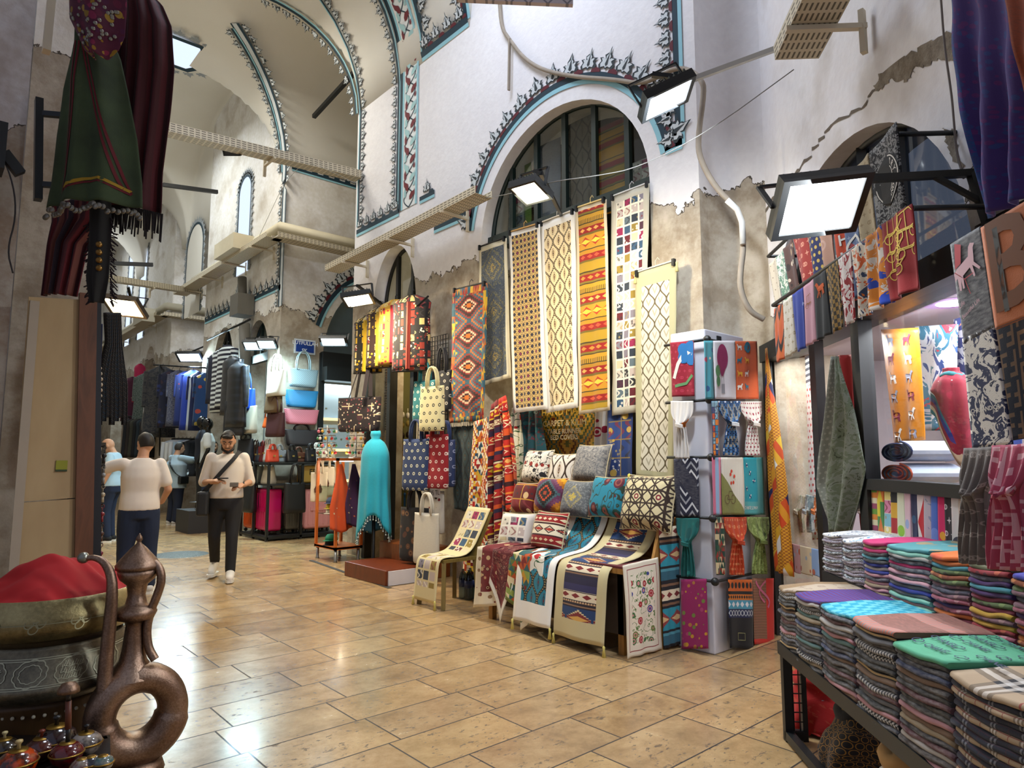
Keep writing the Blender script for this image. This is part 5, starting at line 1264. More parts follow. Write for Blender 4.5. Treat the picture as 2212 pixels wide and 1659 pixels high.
# wall panel, wire grid and bags beside the door
bm = BM(); box(bm, (XM-.05, 6.08, .3), (XM-.01, 6.16, 2.75)); box(bm, (XM-.05, 6.14, 2.62), (XM-.02, 6.9, 2.85)); tag(link('wall_panel', bm, flat('#bfbab0', .7)), 'pale board edging beside the bag grid', 'panel')
bm = BM(); a, b = atx(906, 735, XM-.1), atx(966, 1000, XM-.1)
for k in range(12): bar(bm, (XM-.1, lerp(a.y, b.y, k/11), a.z), (XM-.1, lerp(a.y, b.y, k/11), b.z), .008)
for k in range(28): bar(bm, (XM-.1, a.y, lerp(a.z, b.z, k/27)), (XM-.1, b.y, lerp(a.z, b.z, k/27)), .008)
tag(link('wire_grid', bm, DKF), 'black wire grid panel holding cloth bags', 'grid')
GR = V((.25, -1, 0))
EYE = lambda g, d: tex(c_dots(.09, g, d, .22, .1, g))
for px, py, w, h, off, mt, lb, fl in ((918, 822, .36, .50, .30, EYE('#1f6a72', '#d8d8c0'), 'teal cloth bag with pale eye dots behind the cream one', 1.0), (934, 834, .36, .52, .46, EYE('#cfc69a', '#2a2a30'), 'cream cloth bag with dark ringed dots', 1.0), (955, 800, .3, .5, .2, EYE('#1a1a20', '#b8b0a0'), 'black dotted cloth bag at the top of the grid', 1.0), (899, 948, .40, .60, .48, EYE('#24365e', '#c8c8b0'), 'navy cloth bag with pale ringed dots', 1.0), (929, 945, .3, .58, .24, EYE('#4a3a44', '#8a7a70'), 'grey brown cloth bag behind the red one', 1.0), (944, 938, .34, .62, .38, EYE('#8a1420', '#d8c8c0'), 'red cloth bag with white dots', 1.0), (962, 950, .3, .55, .2, EYE('#22305a', '#8a90b0'), 'dark blue cloth bag at the right of the grid', 1.0), (896, 1096, .44, .62, .45, tex(c_blobs(10, '#171416', ['#4a2a1c', '#2a1a1a', '#5a3a24'], .42, ring='#7a5a3a')), 'black bag with brown paisley scrolls', 1.0), (922, 1108, .36, .56, .52, tex(c_plain('#c4beb0', .03)), 'plain off white canvas tote', 1.0), (936, 1060, .34, .5, .2, tex(c_blobs(14, '#c8c0b8', ['#7a1a24', '#3a2a2a'], .3)), 'pale tote with dark red leaves at the bottom of the grid', 1.0)):
 p = atx(px, py, XM-off); bag(lb, p, GR, w, h, .09, mt, None, fl, .24 if h > .5 else .3, 'cloth_bag', 'cloth bags on the wire grid', hw=.014)
def card_x(s, px, py, X, w, h, lb): tagcard(s, px, py, X, w, h, lb)
card_x('150', 935, 895, XM-.30, .2, .1, 'small white price card reading 150 above the red bag')
card_x('35 TL', 940, 1065, XM-.32, .2, .1, 'small white price card reading 35 TL by the canvas tote')
# patchwork shoulder bag with woven straps
p = atx(777, 858, XM-.5); t = bag('dark patchwork shoulder bag with long woven straps beside the door', p, V((.5, -1, 0)), .62, .46, .16, tex(c_mesh2(c_blobs(26, '#1c1218', ['#c8b8a0', '#7a3a40', '#a89080'], .3), c_patch(.12, .12, '#c0b090', ['#24141c', '#3a1a24', '#2a2028']), lambda m: m.voro(m.vec(m.u, m.v), 7)[0] < .35)), None, 1.1, 0, 'shoulder_bag')
for s, (q, w) in enumerate(((atx(784, 770, XM-.4), .05), (atx(800, 765, XM-.4), .05))):
 bm = BM(); bar(bm, p+V((.05, -.2+.4*(1-s), 0)), q, .05, .012); bar(bm, p+V((-.05, -.2+.4*(1-s), 0)), q, .05, .012); link('strap', bm, tex(c_zig(.05, .06, ['#1c1218', '#b8542a', '#1c1218', '#c8b090'])), t)
# turquoise shawl on a bust stand
d_ = ray(808, 1100); p = V((4.4, 4.4*d_[1]/d_[0], 0)); t = thing('shawl_stand', 'turquoise shawl with beaded tassels draped on a black stand', 'shawl display', p)
bm = BM(); lathe(bm, [(0, 0), (.2, 0), (.2, .02), (.03, .05), (.022, .1), (.022, 1.5), (0, 1.5)], 16, p); link('stand', bm, DKF, t)
bm = BM(); lathe(bm, [(0, 1.72), (.05, 1.70), (.055, 1.62), (.06, 1.56), (.14, 1.52), (.19, 1.45), (.18, 1.3), (.16, 1.1), (.12, 1.0), (0, .98)], 20, p, sx=.75); link('bust', bm, flat('#b8b0a4', .6), t)
MT = tex(c_plain('#1b9db8', .06), sheen=.1)
def shawlP(s, tt):
 a = 2*PI*s+.3
 if tt < .1: rr, z = .068+.012*sin(tt*60), lerp(1.74, 1.62, tt/.1)
 elif tt < .28: f = (tt-.1)/.18; rr, z = lerp(.07, .215, f**.75), lerp(1.62, 1.45, f**1.6)
 else: f = (tt-.28)/.72; rr, z = lerp(.215, .26, f), lerp(1.45, .60+.2*sin(a*2)+.10*sin(a+1), f)
 k = max(0, tt-.22); return p+V((cos(a)*rr*.72*(1+.10*k*sin(a*9)), sin(a)*rr*(1+.12*k*sin(a*9+1)), z))
cloth('shawl', lambda s, tt: shawlP(1-s, tt), 1.5, 1.2, MT, 60, 26, .005, t, wob=.012)
for k in range(46): q = shawlP(k/46, 1.0); bm = BM(); tube(bm, [q, q-EZ*.05], .004, 4); ball(bm, q-EZ*.055, .009, 6); link('bead_tassel', bm, flat('#b8c8c8', .4), t)
# glass cabinet
b0 = atz(722, 1216); cw, cd, chh = .42, .62, 1.40; X0, Y0c = b0.x, b0.y
t = thing('display_cabinet', 'orange wood framed glass cabinet on metal feet by the lane', 'cabinet', b0)
bm = BM(); fw = .035
for x in (X0, X0+cw-fw):
 for y in (Y0c, Y0c+cd-fw): box(bm, (x, y, .16), (x+fw, y+fw, chh))
for z in (.16, chh-fw): box(bm, (X0, Y0c, z), (X0+cw, Y0c+fw, z+fw)); box(bm, (X0, Y0c+cd-fw, z), (X0+cw, Y0c+cd, z+fw)); box(bm, (X0, Y0c, z), (X0+fw, Y0c+cd, z+fw)); box(bm, (X0+cw-fw, Y0c, z), (X0+cw, Y0c+cd, z+fw))
link('frame', bm, WD4, t)
bm = BM(); box(bm, (X0, Y0c, .17), (X0+cw, Y0c+cd, .2)); link('base_board', bm, WD4, t)
for z in (.62, 1.0):
 bm = BM(); box(bm, (X0+.02, Y0c+.02, z), (X0+cw-.02, Y0c+cd-.02, z+.008)); link('glass_shelf', bm, glassmat('#d8e8e0', .1, 's'), t)
bm = BM(); box(bm, (X0+.1, Y0c+.1, chh-.05), (X0+.3, Y0c+.3, chh-.04)); link('lamp_strip', bm, emis('#fff0d0', 14), t)
point('lamp_or_fill', (X0+.2, Y0c+.2, chh-.12), 5, (1, .85, .6), .05)
for x in (X0+.03, X0+cw-.05):
 for y in (Y0c+.03, Y0c+cd-.05):
  bm = BM(); lathe(bm, [(0, 0), (.03, 0), (.02, .02), (.02, .16), (0, .16)], 10, (x, y, 0)); link('foot', bm, flat('#8a8c90', .3, .8), t)
for i, (z, c, lb) in enumerate(((.2, '#1c1c22', 'black cap on the cabinet floor'), (.26, '#1c7a5a', 'green cap on top of the black cap in the cabinet'), (.63, '#d8d4cc', 'white cap on the lower glass shelf'), (.70, '#c8b840', 'yellow cap on top of the white cap'), (.77, '#3a4a6a', 'dark blue cap topping the pile in the cabinet'))):
 q = V((X0+.12, Y0c+.34, z+.0)); t = thing('cap', lb, 'cap', q); bm = BM(); lathe(bm, [(0, .09), (.06, .08), (.085, .04), (.09, 0), (0, 0)], 16, q); link('crown', bm, flat(c, .8), t)
 bm = BM(); lathe(bm, [(0, .012), (.1, .006), (.1, 0), (0, 0)], 16, q+V((-.05, -.04, 0)), sx=.9, sy=.7); link('peak', bm, flat(c, .8), t)
for i, (dx, dy, c, ln, lb) in enumerate(((.05, -.12, '#c04a20', .92, 'orange embroidered scarf hanging on the near side of the cabinet'), (.22, -.16, '#3a1c48', .86, 'purple embroidered scarf in the middle on the cabinet side'), (.38, -.2, '#1c4a62', .96, 'dark teal embroidered scarf with a tasselled hem'))):
 a = V((X0+dx, Y0c+dy+.1, 1.32)); t = thing('hung_scarf', lb, 'scarf', a, 'scarves hung on the glass cabinet')
 def P(s, tt, a=a, ln=ln, i=i): w = lerp(.05, .34, min(1, tt*1.5)); return a+V(((s-.5)*w+.04*tt*i, -.03*sin(s*12+i)*tt-.06*tt, -tt*ln+.12*tt*abs(s-.5)))
 cloth('cloth', P, .4, ln, tex(c_blobs(16, c, ['#c8c0a0', c, c, '#b05a40'], .2)), 16, 24, .005, t, wob=.015, seed=i)
# souvenir totes left of the cabinet
for px, py, lb in ((690, 1020, 'cream printed tote hung left of the cabinet'), (705, 1008, 'pale tote behind the printed one'), (718, 1012, 'ivory tote against the cabinet')):
 p = atd(px, py, 9.75+.1*(px-690)/15); t = bag(lb, p, RX, .24, .42, .05, tex(c_plain('#d2c8b4', .03)), None, 1.0, .18, 'canvas_tote', 'canvas totes by the cabinet')
 bm = BM(); q = p-RD*.04-EZ*.24; put2d(bm, tri_shape([(-.06, 0), (-.03, .05), (0, .02), (.03, .08), (.06, 0), (.05, -.05), (-.05, -.05)]), lambda x, y: q+RX*x+EZ*y, 0); link('print', bm, flat('#5a3a30', .8), t)
# spinner stands with keyrings
random.seed(5)
KC = [('red', '#b02028'), ('golden', '#c89a38'), ('white', '#d8d0c8'), ('teal', '#2a7a80'), ('brown', '#6a3a28'), ('yellow', '#d8b030'), ('pink', '#c86a80'), ('green', '#3a7a4a')]
TIER = ['bottom tier', 'second tier', 'third tier', 'top tier']
for n_, (px, py, lb) in enumerate(((722, 986, 'left'), (764, 988, 'right'))):
 p = V((X0+.05+.32*n_, Y0c+.42-.25*n_, chh+.001)); t = thing('keyring_spinner', '%s wire spinner of keyrings on top of the cabinet' % lb, 'display stand', p)
 bm = BM(); lathe(bm, [(0, 0), (.1, 0), (.1, .012), (.012, .02), (.012, .46), (0, .47)], 14, p); link('post', bm, flat('#9a9690', .3, .8), t)
 for k in range(4):
  z = .12+k*.1; bm = BM(); tube(bm, [p+V((.12*cos(a*PI/8), .12*sin(a*PI/8), z)) for a in range(16)], .004, 5, closed=True); bar(bm, p+V((-.12, 0, z)), p+V((.12, 0, z)), .005); bar(bm, p+V((0, -.12, z)), p+V((0, .12, z)), .005); link('ring', bm, flat('#9a9690', .3, .8), t)
 for k in range(4):
  for j in range(9):
   a = 2*PI*j/9+k; nm, c = KC[(j*3+k*2+n_) % 8]; q = p+V((.125*cos(a), .125*sin(a), .12+k*.1))
   bm = BM(); tube(bm, [q, q-EZ*.03], .0025, 4); ball(bm, q-EZ*.045, .021, 7, sc=(1, 1, 1.1))
   tag(link('keyring', bm, flat(c, .35)), '%s keyring on the %s of the %s spinner on the cabinet' % (nm, TIER[k], lb), 'keyring', 'keyrings on the %s spinner, %s %s' % (lb, nm, TIER[k]))
# ---------------------------------------------------------------- bag shop
bm = BM(); box(bm, (5.7, YA-.12, 3.12), (8.2, YA+.1, 3.42)); box(bm, (5.68, YA-.05, 0), (5.78, YA+.1, 3.4)); box(bm, (5.7, YA-.3, 2.86), (8.2, YA-.02, 3.12)); struct('door_2', bm, DKF, 'black fascia and post of the passage bag shop')
m_sh = flat('#c8cdd0', .5)
for z, lb in ((.95, 'lowest'), (1.55, 'second'), (2.15, 'third')):
 bm = BM(); box(bm, (5.85, YA+.25, z), (8.1, YA+.62, z+.035)); box(bm, (5.85, YA+.24, z-.02), (8.1, YA+.25, z+.03), 1); tag(link('shop_shelf', bm, [m_sh, emis('#ffd890', 2.2)]), '%s lit glass shelf of bags in the passage shop' % lb, 'shelf')
area('lamp_or_fill', (6.6, YA+.3, 2.85), (6.6, YA+.6, 1.0), 1.4, .2, 16, (.85, .97, 1)); area('lamp_or_fill', (7, 12.9, 4.2), (7, 12.9, 0), 1.4, .8, 24, (1, .95, .8))
bm = BM(); box(bm, (5.9, YA+.66, .5), (8.1, YA+.7, 2.9)); tag(link('white_panel', bm, flat('#cfd8d8', .5)), 'pale back panel of the passage shop window', 'panel')
BCOL = [('#1b1b20', 'black quilted'), ('#1c5a8a', 'blue woven'), ('#17181c', 'dark'), ('#8a9094', 'silver grey'), ('#3a2a20', 'brown'), ('#c8a040', 'golden'), ('#2a2a30', 'charcoal'), ('#5a6a74', 'slate')]
k = 0
for z, xs_ in ((2.19, (6.02, 6.42, 6.85)), (1.59, (6.0, 6.36, 6.74)), (.99, (6.0, 6.34, 6.7))):
 for x in xs_:
  c, nm = BCOL[(k*3+1) % 8]; bag('%s handbag on the %s shelf of the passage shop, %s from the left' % (nm, {2.19: 'upper', 1.59: 'middle', .99: 'lower'}[z], ('first', 'second', 'third')[xs_.index(x)]), (x, YA+.42, z+.36), EX, .34, .355, .14, tex(c_check(.03, c, '#5a5a60') if k % 2 else c_plain(c, .1)), None, 1.0, .12, 'handbag', 'handbags on the lit shelves', badge='#c8c0a0'); k += 1
WV = lambda a, b: tex(c_check(.018, a, b), .5, 0)
for px, py, w, h, hh, mt, lb in ((655, 797, .50, .34, .35, WV('#8fa4aa', '#6d8088'), 'silver grey woven tote, topmost on the pier'), (652, 843, .54, .32, .0, WV('#1c6a98', '#2a7aa8'), 'blue woven tote under the silver one'), (652, 884, .56, .28, .0, WV('#b8606c', '#c87884'), 'rose pink woven tote under the blue one'), (652, 928, .54, .3, .12, flat('#2a2426', .5), 'dark brown tote lowest on the pier')):
 bag(lb, aty(px, py, YA-.14), EX, w, h, .16, mt, None, 1.22, hh, 'hanging_tote', 'totes hung on the pier')
LF = V((.15, -1, 0))
for px, py, w, h, mt, lb in ((598, 800, .48, .46, flat('#d0ccc0', .7), 'white slouchy tote hung on the corridor side of the pier'), (592, 846, .42, .38, flat('#5a4428', .6), 'olive brown bag under the white slouchy tote'), (596, 892, .46, .42, flat('#3a1416', .5), 'dark maroon bag lowest on the corridor side'), (580, 900, .16, .2, flat('#c85a1c', .5), 'small orange bag beside the maroon one')):
 bag(lb, atx(px, py, XM-.2), LF, w, h, .18, mt, None, 1.15, .3 if h > .3 else .1, 'hanging_bag', 'bags hung on the corridor wall')
for px, py, w, h, mt, lb in ((529, 842, .62, .40, flat('#1440a8', .5), 'bright blue tote hung on the corridor wall'), (532, 878, .66, .5, flat('#b8b4a4', .7), 'pale grey tote below the bright blue one'), (531, 948, .44, .5, flat('#14161c', .6), 'black backpack with white print below the totes')):
 bag(lb, atx(px, py, XM-.35), LF, w, h, .2, mt, None, 1.1, .36 if h < .49 or w > .6 else .1, 'hanging_bag', 'bags beside the downpipe')
# luggage stand with a counter
S0 = atz(575, 1170); sx0, sy0 = S0.x, S0.y     # near corner
t = thing('luggage_stand', 'black metal stand with a counter over the suitcases', 'display stand', S0)
LEN, DEP, CT = 1.25, 1.2, 1.30
bm = BM()
for x, y in ((sx0, sy0), (sx0+.6, sy0), (sx0+LEN, sy0), (sx0, sy0+DEP), (sx0, sy0+.6)): bar(bm, (x, y, 0), (x, y, CT), .04)
for z in (.05, CT): bar(bm, (sx0, sy0, z), (sx0+LEN, sy0, z), .04); bar(bm, (sx0, sy0, z), (sx0, sy0+DEP, z), .04)
link('frame', bm, DKF, t)
for z, n in ((.06, 'base_shelf'), (CT, 'counter_top'), (.93, 'middle_shelf')):
 bm = BM(); box(bm, (sx0, sy0, z), (sx0+LEN, sy0+.4, z+.025)); box(bm, (sx0, sy0+.4, z), (sx0+.27, sy0+DEP, z+.025)); link(n, bm, flat('#1e1e20', .5), t)
def suitcase(lb, x, y, w, d, h, c, yaw=0.0, z=.09):
 t = thing('suitcase', lb, 'suitcase', (x, y, z)); R = Matrix.Translation((x, y, z)) @ Matrix.Rotation(yaw, 4, 'Z')
 bm = BM(); box(bm, (-w/2, -d/2, .06), (w/2, d/2, h), M=R); o = link('shell', bm, flat(c, .3, 0, .04, coat=.3), t); bevel(o, .05, 4)
 bm = BM()
 for k in range(5): box(bm, (-w*.36+k*w*.18-.012, -d/2-.008, .14), (-w*.36+k*w*.18+.012, -d/2+.01, h-.08), M=R)
 box(bm, (-w*.3, -d/2-.012, h*.5), (w*.3, -d/2+.01, h*.58), M=R)
 for k in range(3): box(bm, (-w/2-.008, -d*.25+k*d*.25-.012, .14), (-w/2+.01, -d*.25+k*d*.25+.012, h-.08), M=R)
 link('rib', bm, flat(c, .3, 0, .04, coat=.3), t)
 bm = BM(); tube(bm, [R @ V((-.08, 0, h)), R @ V((-.08, 0, h+.04)), R @ V((.08, 0, h+.04)), R @ V((.08, 0, h))], .012, 6); link('handle', bm, flat('#2a2a2e', .4), t)
 for a in (-w*.38, w*.38):
  for b in (-d*.34, d*.34):
   bm = BM(); tube(bm, [R @ V((a-.015, b, .03)), R @ V((a+.015, b, .03))], .03, 10); link('wheel', bm, flat('#141416', .5), t)
suitcase('orange suitcase at the corridor end of the stand', sx0+.135, sy0+.92, .44, .25, .78, '#b84a14', -PI/2)
suitcase('magenta suitcase at the near corner of the stand', sx0+.17, sy0+.36, .52, .27, .78, '#b8145a', -PI/2)
suitcase('pale pink suitcase at the passage end of the stand', sx0+.95, sy0+.2, .52, .3, .76, '#d08a88')
suitcase('dark grey suitcase between the magenta and the pale pink one', sx0+.50, sy0+.22, .26, .26, .74, '#4a4844')
for x, y, w, h, lb, fl in ((sx0-.11, sy0+.55, .36, .56, 'black drawstring bag hanging at the corner of the stand', .9), (sx0+.42, sy0-.11, .40, .52, 'large black leather tote hanging at the front of the stand', .92)):
 bag(lb, (x, y, 1.02 if w < .38 else .98), (.15, -1, 0) if w < .38 else EX, w, h, .16, flat('#121214', .4), None, fl, .34, 'leather_tote')
t = thing('golden_box_bag', 'golden box bag with a shop name on the stand', 'bag', (sx0+.95, sy0+.2, .96))
bm = BM(); box(bm, (sx0+.62, sy0+.03, .96), (sx0+1.24, sy0+.3, 1.27)); bevel(link('body', bm, flat('#9a7a34', .4), t), .03)
bm = BM(); put2d(bm, text2d('FENDI', .14, bold=True), lambda x, y: V((sx0+.93+x, sy0+.026, 1.15+y)), 0); put2d(bm, text2d('ROMA', .06, bold=True), lambda x, y: V((sx0+.93+x, sy0+.026, 1.04+y)), 0); link('lettering', bm, flat('#2a2210', .5), t)
for y, w, c, lb in ((sy0+.85, .4, '#8a9088', 'grey green soft bag on the middle shelf'), (sy0+.35, .36, '#b8b0a0', 'beige soft bag on the middle shelf behind the drawstring bag')): bag(lb, (sx0+.14, y, 1.26), EY, w, .32, .2, flat(c, .6), None, 1.0, .08, 'handbag')
random.seed(11)
HB = [('#c2452e', 'coral red'), ('#8a9096', 'silver'), ('#141418', 'black'), ('#5a3424', 'brown'), ('#1a1a1e', 'soft black'), ('#d8d4cc', 'white'), ('#c8b090', 'tan'), ('#b8b8b4', 'pale grey'), ('#6a1c1c', 'dark red'), ('#2a2c34', 'charcoal'), ('#3a2418', 'chocolate'), ('#c8c0b4', 'ivory')]
k = 0
for j, n in enumerate((7, 5)):
 for i in range(n):
  c, nm = HB[k]; w = random.uniform(.2, .3); h = random.uniform(.17, .26)+.1*j
  bag('%s handbag, %s from the corridor end on the %s side of the counter' % (nm, ('first', 'second', 'third', 'fourth', 'fifth', 'sixth', 'seventh')[i], ('passage', 'corridor')[j]), (sx0+.10+i*.175, sy0+.13+.12*(i % 2), CT+.028+h) if j == 0 else (sx0+.13, sy0+.42+i*.18, CT+.028+h), (1, random.uniform(-.2, .2), 0) if j == 0 else EY, w, h, .12, flat(c, .35), None, .92, .11, 'handbag', 'handbags on the counter', badge='#c0a860', flap=flat(c, .3) if i % 2 else None); k += 1
for i in range(0): bag(('white boxy', 'grey boxy', 'black boxy')[i]+' handbag at the corridor end of the counter', (sx0+.12, sy0+.55+.25*i, CT+.25+.24), EY, .22, .2, .12, flat(('#d0ccc4', '#84888a', '#1a1a1c')[i], .35), None, .95, .1, 'handbag', 'handbags at the counter end')
# ---------------------------------------------------------------- garments along the corridor
random.seed(21)
rail(atx(448, 735, XM-.5), atx(540, 690, XM-.5), 'rail of striped and padded jackets on the corridor wall', .02)
STR = tex(c_stripe(['#10142a', '#d8e4ea'], .09)); PUF = tex(c_stripe(['#0c0e14', '#161a24', '#0c0e14'], .14), .35)
for px, py, mt, lb, kd, h in ((470, 762, flat('#18203a', .6), 'dark navy long jacket at the corridor end of the wall rail', 'jacket', 1.0), (481, 752, STR, 'navy and white striped jacket on the wall rail', 'jacket', 1.25), (492, 746, STR, 'second striped jacket, nearer on the wall rail', 'jacket', 1.2), (503, 770, PUF, 'black padded jacket beside the striped ones', 'padded_jacket', 1.1), (515, 782, PUF, 'nearest black padded jacket on the wall rail', 'padded_jacket', 1.2), (508, 858, flat('#20242c', .5), 'dark padded vest under the black jackets', 'padded_vest', .7)):
 garment(lb, atx(px, py, XM-.55), LF, .6, h, mt, kd, .26, .62 if 'vest' not in kd else 0, 1.0, cat='jacket')
for i, (px, py, D, c, kd, w, h, lb) in enumerate(((350, 792, 16.5, c_marble(12, ['#15171c', '#22252c', '#3a3838', '#191b22']), 'coat', .9, 1.75, 'long black patterned coat at the left end of the lane rack'), (372, 800, 16.2, c_blobs(9, '#10142c', ['#1c2a5a', '#30202c', '#182040'], .4), 'dress', .7, 1.4, 'dark navy flowered dress beside the black coat'), (388, 800, 16.0, c_plain('#16224c', .1), 'dress', .6, 1.35, 'plain navy dress on the lane rack'), (404, 802, 15.8, c_blobs(12, '#1a2a68', ['#a08a70', '#1a2a68', '#8a3040'], .22), 'dress', .6, 1.3, 'blue dress with small flowers on the lane rack'), (418, 800, 15.6, c_plain('#1838a0', .08), 'dress', .6, 1.4, 'bright blue dress with a lettered edge'), (432, 804, 15.4, c_stripe(['#14204a', '#b8c4d0', '#14204a'], .3, 'u'), 'dress', .6, 1.35, 'blue garment with a bold white printed column'), (446, 806, 15.2, c_blobs(7, '#163a6a', ['#1c2a48', '#a04038', '#b8a048'], .36), 'dress', .6, 1.2, 'teal blue shawl garment with red and yellow flowers'), (456, 800, 15.9, c_plain('#1a3054', .1), 'dress', .5, 1.2, 'dark slate blue garment at the right end of the lane rack'))):
 garment(lb, atd(px, py, D), RX+RD*.3, w*.8, h, tex(c), kd, .22, .5 if kd == 'coat' else .4, 1.05, 'garments on the lane rack', sl_out=.03)
rail(atd(332, 788, 16.6), atd(466, 796, 15.0), 'long black rack rail of blue garments across the lane', .02, drops=[(atd(345, 788, 16.4), atd(345, 985, 16.4)), (atd(455, 796, 15.2), atd(455, 1010, 15.2))], nm='garment_rack')
for i, (px, py, D, c, w, h, lb) in enumerate(((318, 832, 18.5, '#15362c', .6, 1.5, 'dark green robe left of the black coat'), (303, 812, 19, '#c0285a', .3, 1.1, 'bright pink scarf catching the cold light'), (290, 840, 19.5, '#4a1a34', .55, 1.3, 'plum patterned robe at the far rack'), (280, 850, 20, '#6a2038', .5, 1.1, 'dark rose patterned robe at the far end'), (330, 850, 17.8, '#3a3a34', .4, 1.3, 'olive beige tunic between the green robe and the coat'), (327, 868, 17.0, '#c8ccd0', .3, .6, 'pale grey scarf hanging low at the far rack'))):
 garment(lb, atd(px, py-26, D), RX+RD*.3, w, h, tex(c_blobs(14, c, [c, '#8a7060', c], .25) if i in (2, 3) else c_plain(c, .1)), 'robe', .2, .45 if w > .45 else 0, 1.1, 'robes on the far rack', sl_out=.03)
for i in range(9):
 px = 283+i*7; c = ['#171a20', '#2a2420', '#3a3a30', '#14161a', '#22303a', '#2c2a2a', '#191c28', '#3a2a24', '#101216'][i]
 garment('%s dark garment from the left on the low far rack' % ORD[i].replace('topmost', 'first'), atd(px, 905, 18.4), RX*.3+RD, .5, 1.05, flat(c, .8), 'low_garment', .14, 0, 1.0, 'dark garments on the low far rack')
rail(atd(275, 900, 18.5), atd(350, 898, 18.3), 'low dark rack rail at the far end', .02, drops=[(atd(278, 900, 18.5), atd(278, 985, 18.5)), (atd(348, 898, 18.3), atd(348, 990, 18.3))], nm='garment_rack')
# near low rack between the two men
p = atz(434, 1130); rr = atz(462, 1105)
t = thing('rolling_rack', 'low rolling rack of black trousers behind the walking man', 'garment rack', p)
bm = BM()
for q in (p, rr): bar(bm, q, q+EZ*1.15, .03)
bar(bm, p+EZ*1.15, rr+EZ*1.15, .03); bar(bm, p+EZ*.12, rr+EZ*.12, .03)
for q in (p, rr): bar(bm, q+RX*-.3+EZ*.06, q+RX*.3+EZ*.06, .03)
link('frame', bm, DKF, t)
for q in (p, rr):
 for s in (-.3, .3):
  bm = BM(); tube(bm, [q+RX*s+EZ*.035-RD*.015, q+RX*s+EZ*.035+RD*.015], .035, 10); link('wheel', bm, flat('#1a1a1c', .5), t)
for i in range(8): garment('%s pair of black trousers on the low rolling rack' % ORD[i].replace('topmost', 'first'), p.lerp(rr, (i+.5)/8)+EZ*1.12, RX, .34, .85, flat(['#101114', '#16181c', '#0d0e10', '#1c1e22'][i % 4], .8), 'trousers', .1, 0, 1.0, 'black trousers on the rolling rack')
t = thing('printed_shirt_heap', 'low black rail of printed shirts behind the blue shirted man', 'rail', atd(392, 945, 16.4))
t.name = 'shirt_rail'; bm = BM(); tube(bm, [atd(372, 948, 16.6), atd(432, 948, 15.8)], .02, 8)
for q in (atd(372, 948, 16.6), atd(432, 948, 15.8)): tube(bm, [q, V((q.x, q.y, 0))], .02, 8)
link('frame', bm, DKF, t)
for i in range(7): garment('%s shirt from the left on the rail behind the blue shirted man' % ('blue printed', 'white', 'white printed', 'pale blue', 'white striped', 'black', 'charcoal')[i], atd(376+i*8.5, 950, 16.5-.1*i), RX*.5+RD, .6, .85, tex(c_blobs(9, ('#c8d0dc', '#d0d4d8', '#c8ccd4', '#9ab0c8', '#c8ccd8', '#14161a', '#2a2c32')[i], ['#8a9ab8', '#c8d0dc'] if i < 5 else ['#1c1e24', '#2a2c32'], .3)), 'shirt', .16, .5, 1.0, 'shirts on the low rail', sl_out=.03)
# warm lit stall far away
t = thing('far_stall', 'far stall of small goods glowing in warm light', 'stall', atz(270, 1010))
c0_ = atd(272, 935, 25)
bm = BM(); M = Matrix.Translation(c0_)
sheet(bm, [[(-1.0, -.6), (1.0, -.6), (1.0, .6), (-1.0, .6)]], lambda a, b, d: c0_+RX*a+EZ*b+RD*(d+.3), .05); link('back_panel', bm, flat('#b89a6a', .7), t)
for z in (-.45, -.1, .25):
 bm = BM(); sheet(bm, [[(-1.0, 0), (1.0, 0), (1.0, .4), (-1.0, .4)]], lambda a, b, d: c0_+RX*a-RD*(b-.3)+EZ*(z+d), .03); link('shelf', bm, flat('#6a5030', .6), t)
area('lamp_or_fill', c0_-RD*.8+EZ*.8, c0_, 1.2, .3, 45, (1, .75, .42))
for z in (-.42, -.07, .28):
 for i in range(9):
  q = c0_+RX*(-.85+i*.21)+RD*.05+EZ*z; bm = BM(); lathe(bm, [(0, 0), (.05, 0), (.08, .08), (.05, .16), (.06, .2), (0, .2)], 10, q); tag(link('small_jar', bm, flat(['#c8b89a', '#8a6a3a', '#d8d0c0', '#5a4a3a'][(i+int(z*10)) % 4], .4)), 'small jar on the %s shelf of the warm far stall, %s from the left' % ({-.42: 'bottom', -.07: 'middle', .28: 'top'}[z], ORD[i].replace('topmost', 'first')), 'jar', 'jars of the far stall')
point('lamp_or_fill', (5.5, 7.9, 2.7), 26, (1, .78, .45), .2)
# ================================================================ people
SKIN = flat('#b98a6c', .55); HAIRD = flat('#17120f', .6)
def chain(bm, pts, rs, n=12):
 """tapered limb with round joints"""
 pts = [V(p) for p in pts]
 for a, b, ra, rb in zip(pts, pts[1:], rs, rs[1:]):
  L = (b-a).length; k = max(2, int(L/.05)); tube(bm, [a.lerp(b, i/k) for i in range(k+1)], [lerp(ra, rb, i/k) for i in range(k+1)], n)
 for p, r in zip(pts, rs): ball(bm, p, r, n)
def torso(bm, rings, n=20):
 """closed loft of ellipses: (centre, rx, ry)"""
 prev = None; R = []
 for c, rx, ry in rings: R.append([bm.verts.new(V(c)+V((rx*cos(2*PI*k/n), ry*sin(2*PI*k/n), 0))) for k in range(n)])
 for A, B in zip(R, R[1:]):
  for k in range(n): bm.faces.new((A[k], A[(k+1) % n], B[(k+1) % n], B[k]))
 bm.faces.new(R[0][::-1]); bm.faces.new(R[-1])
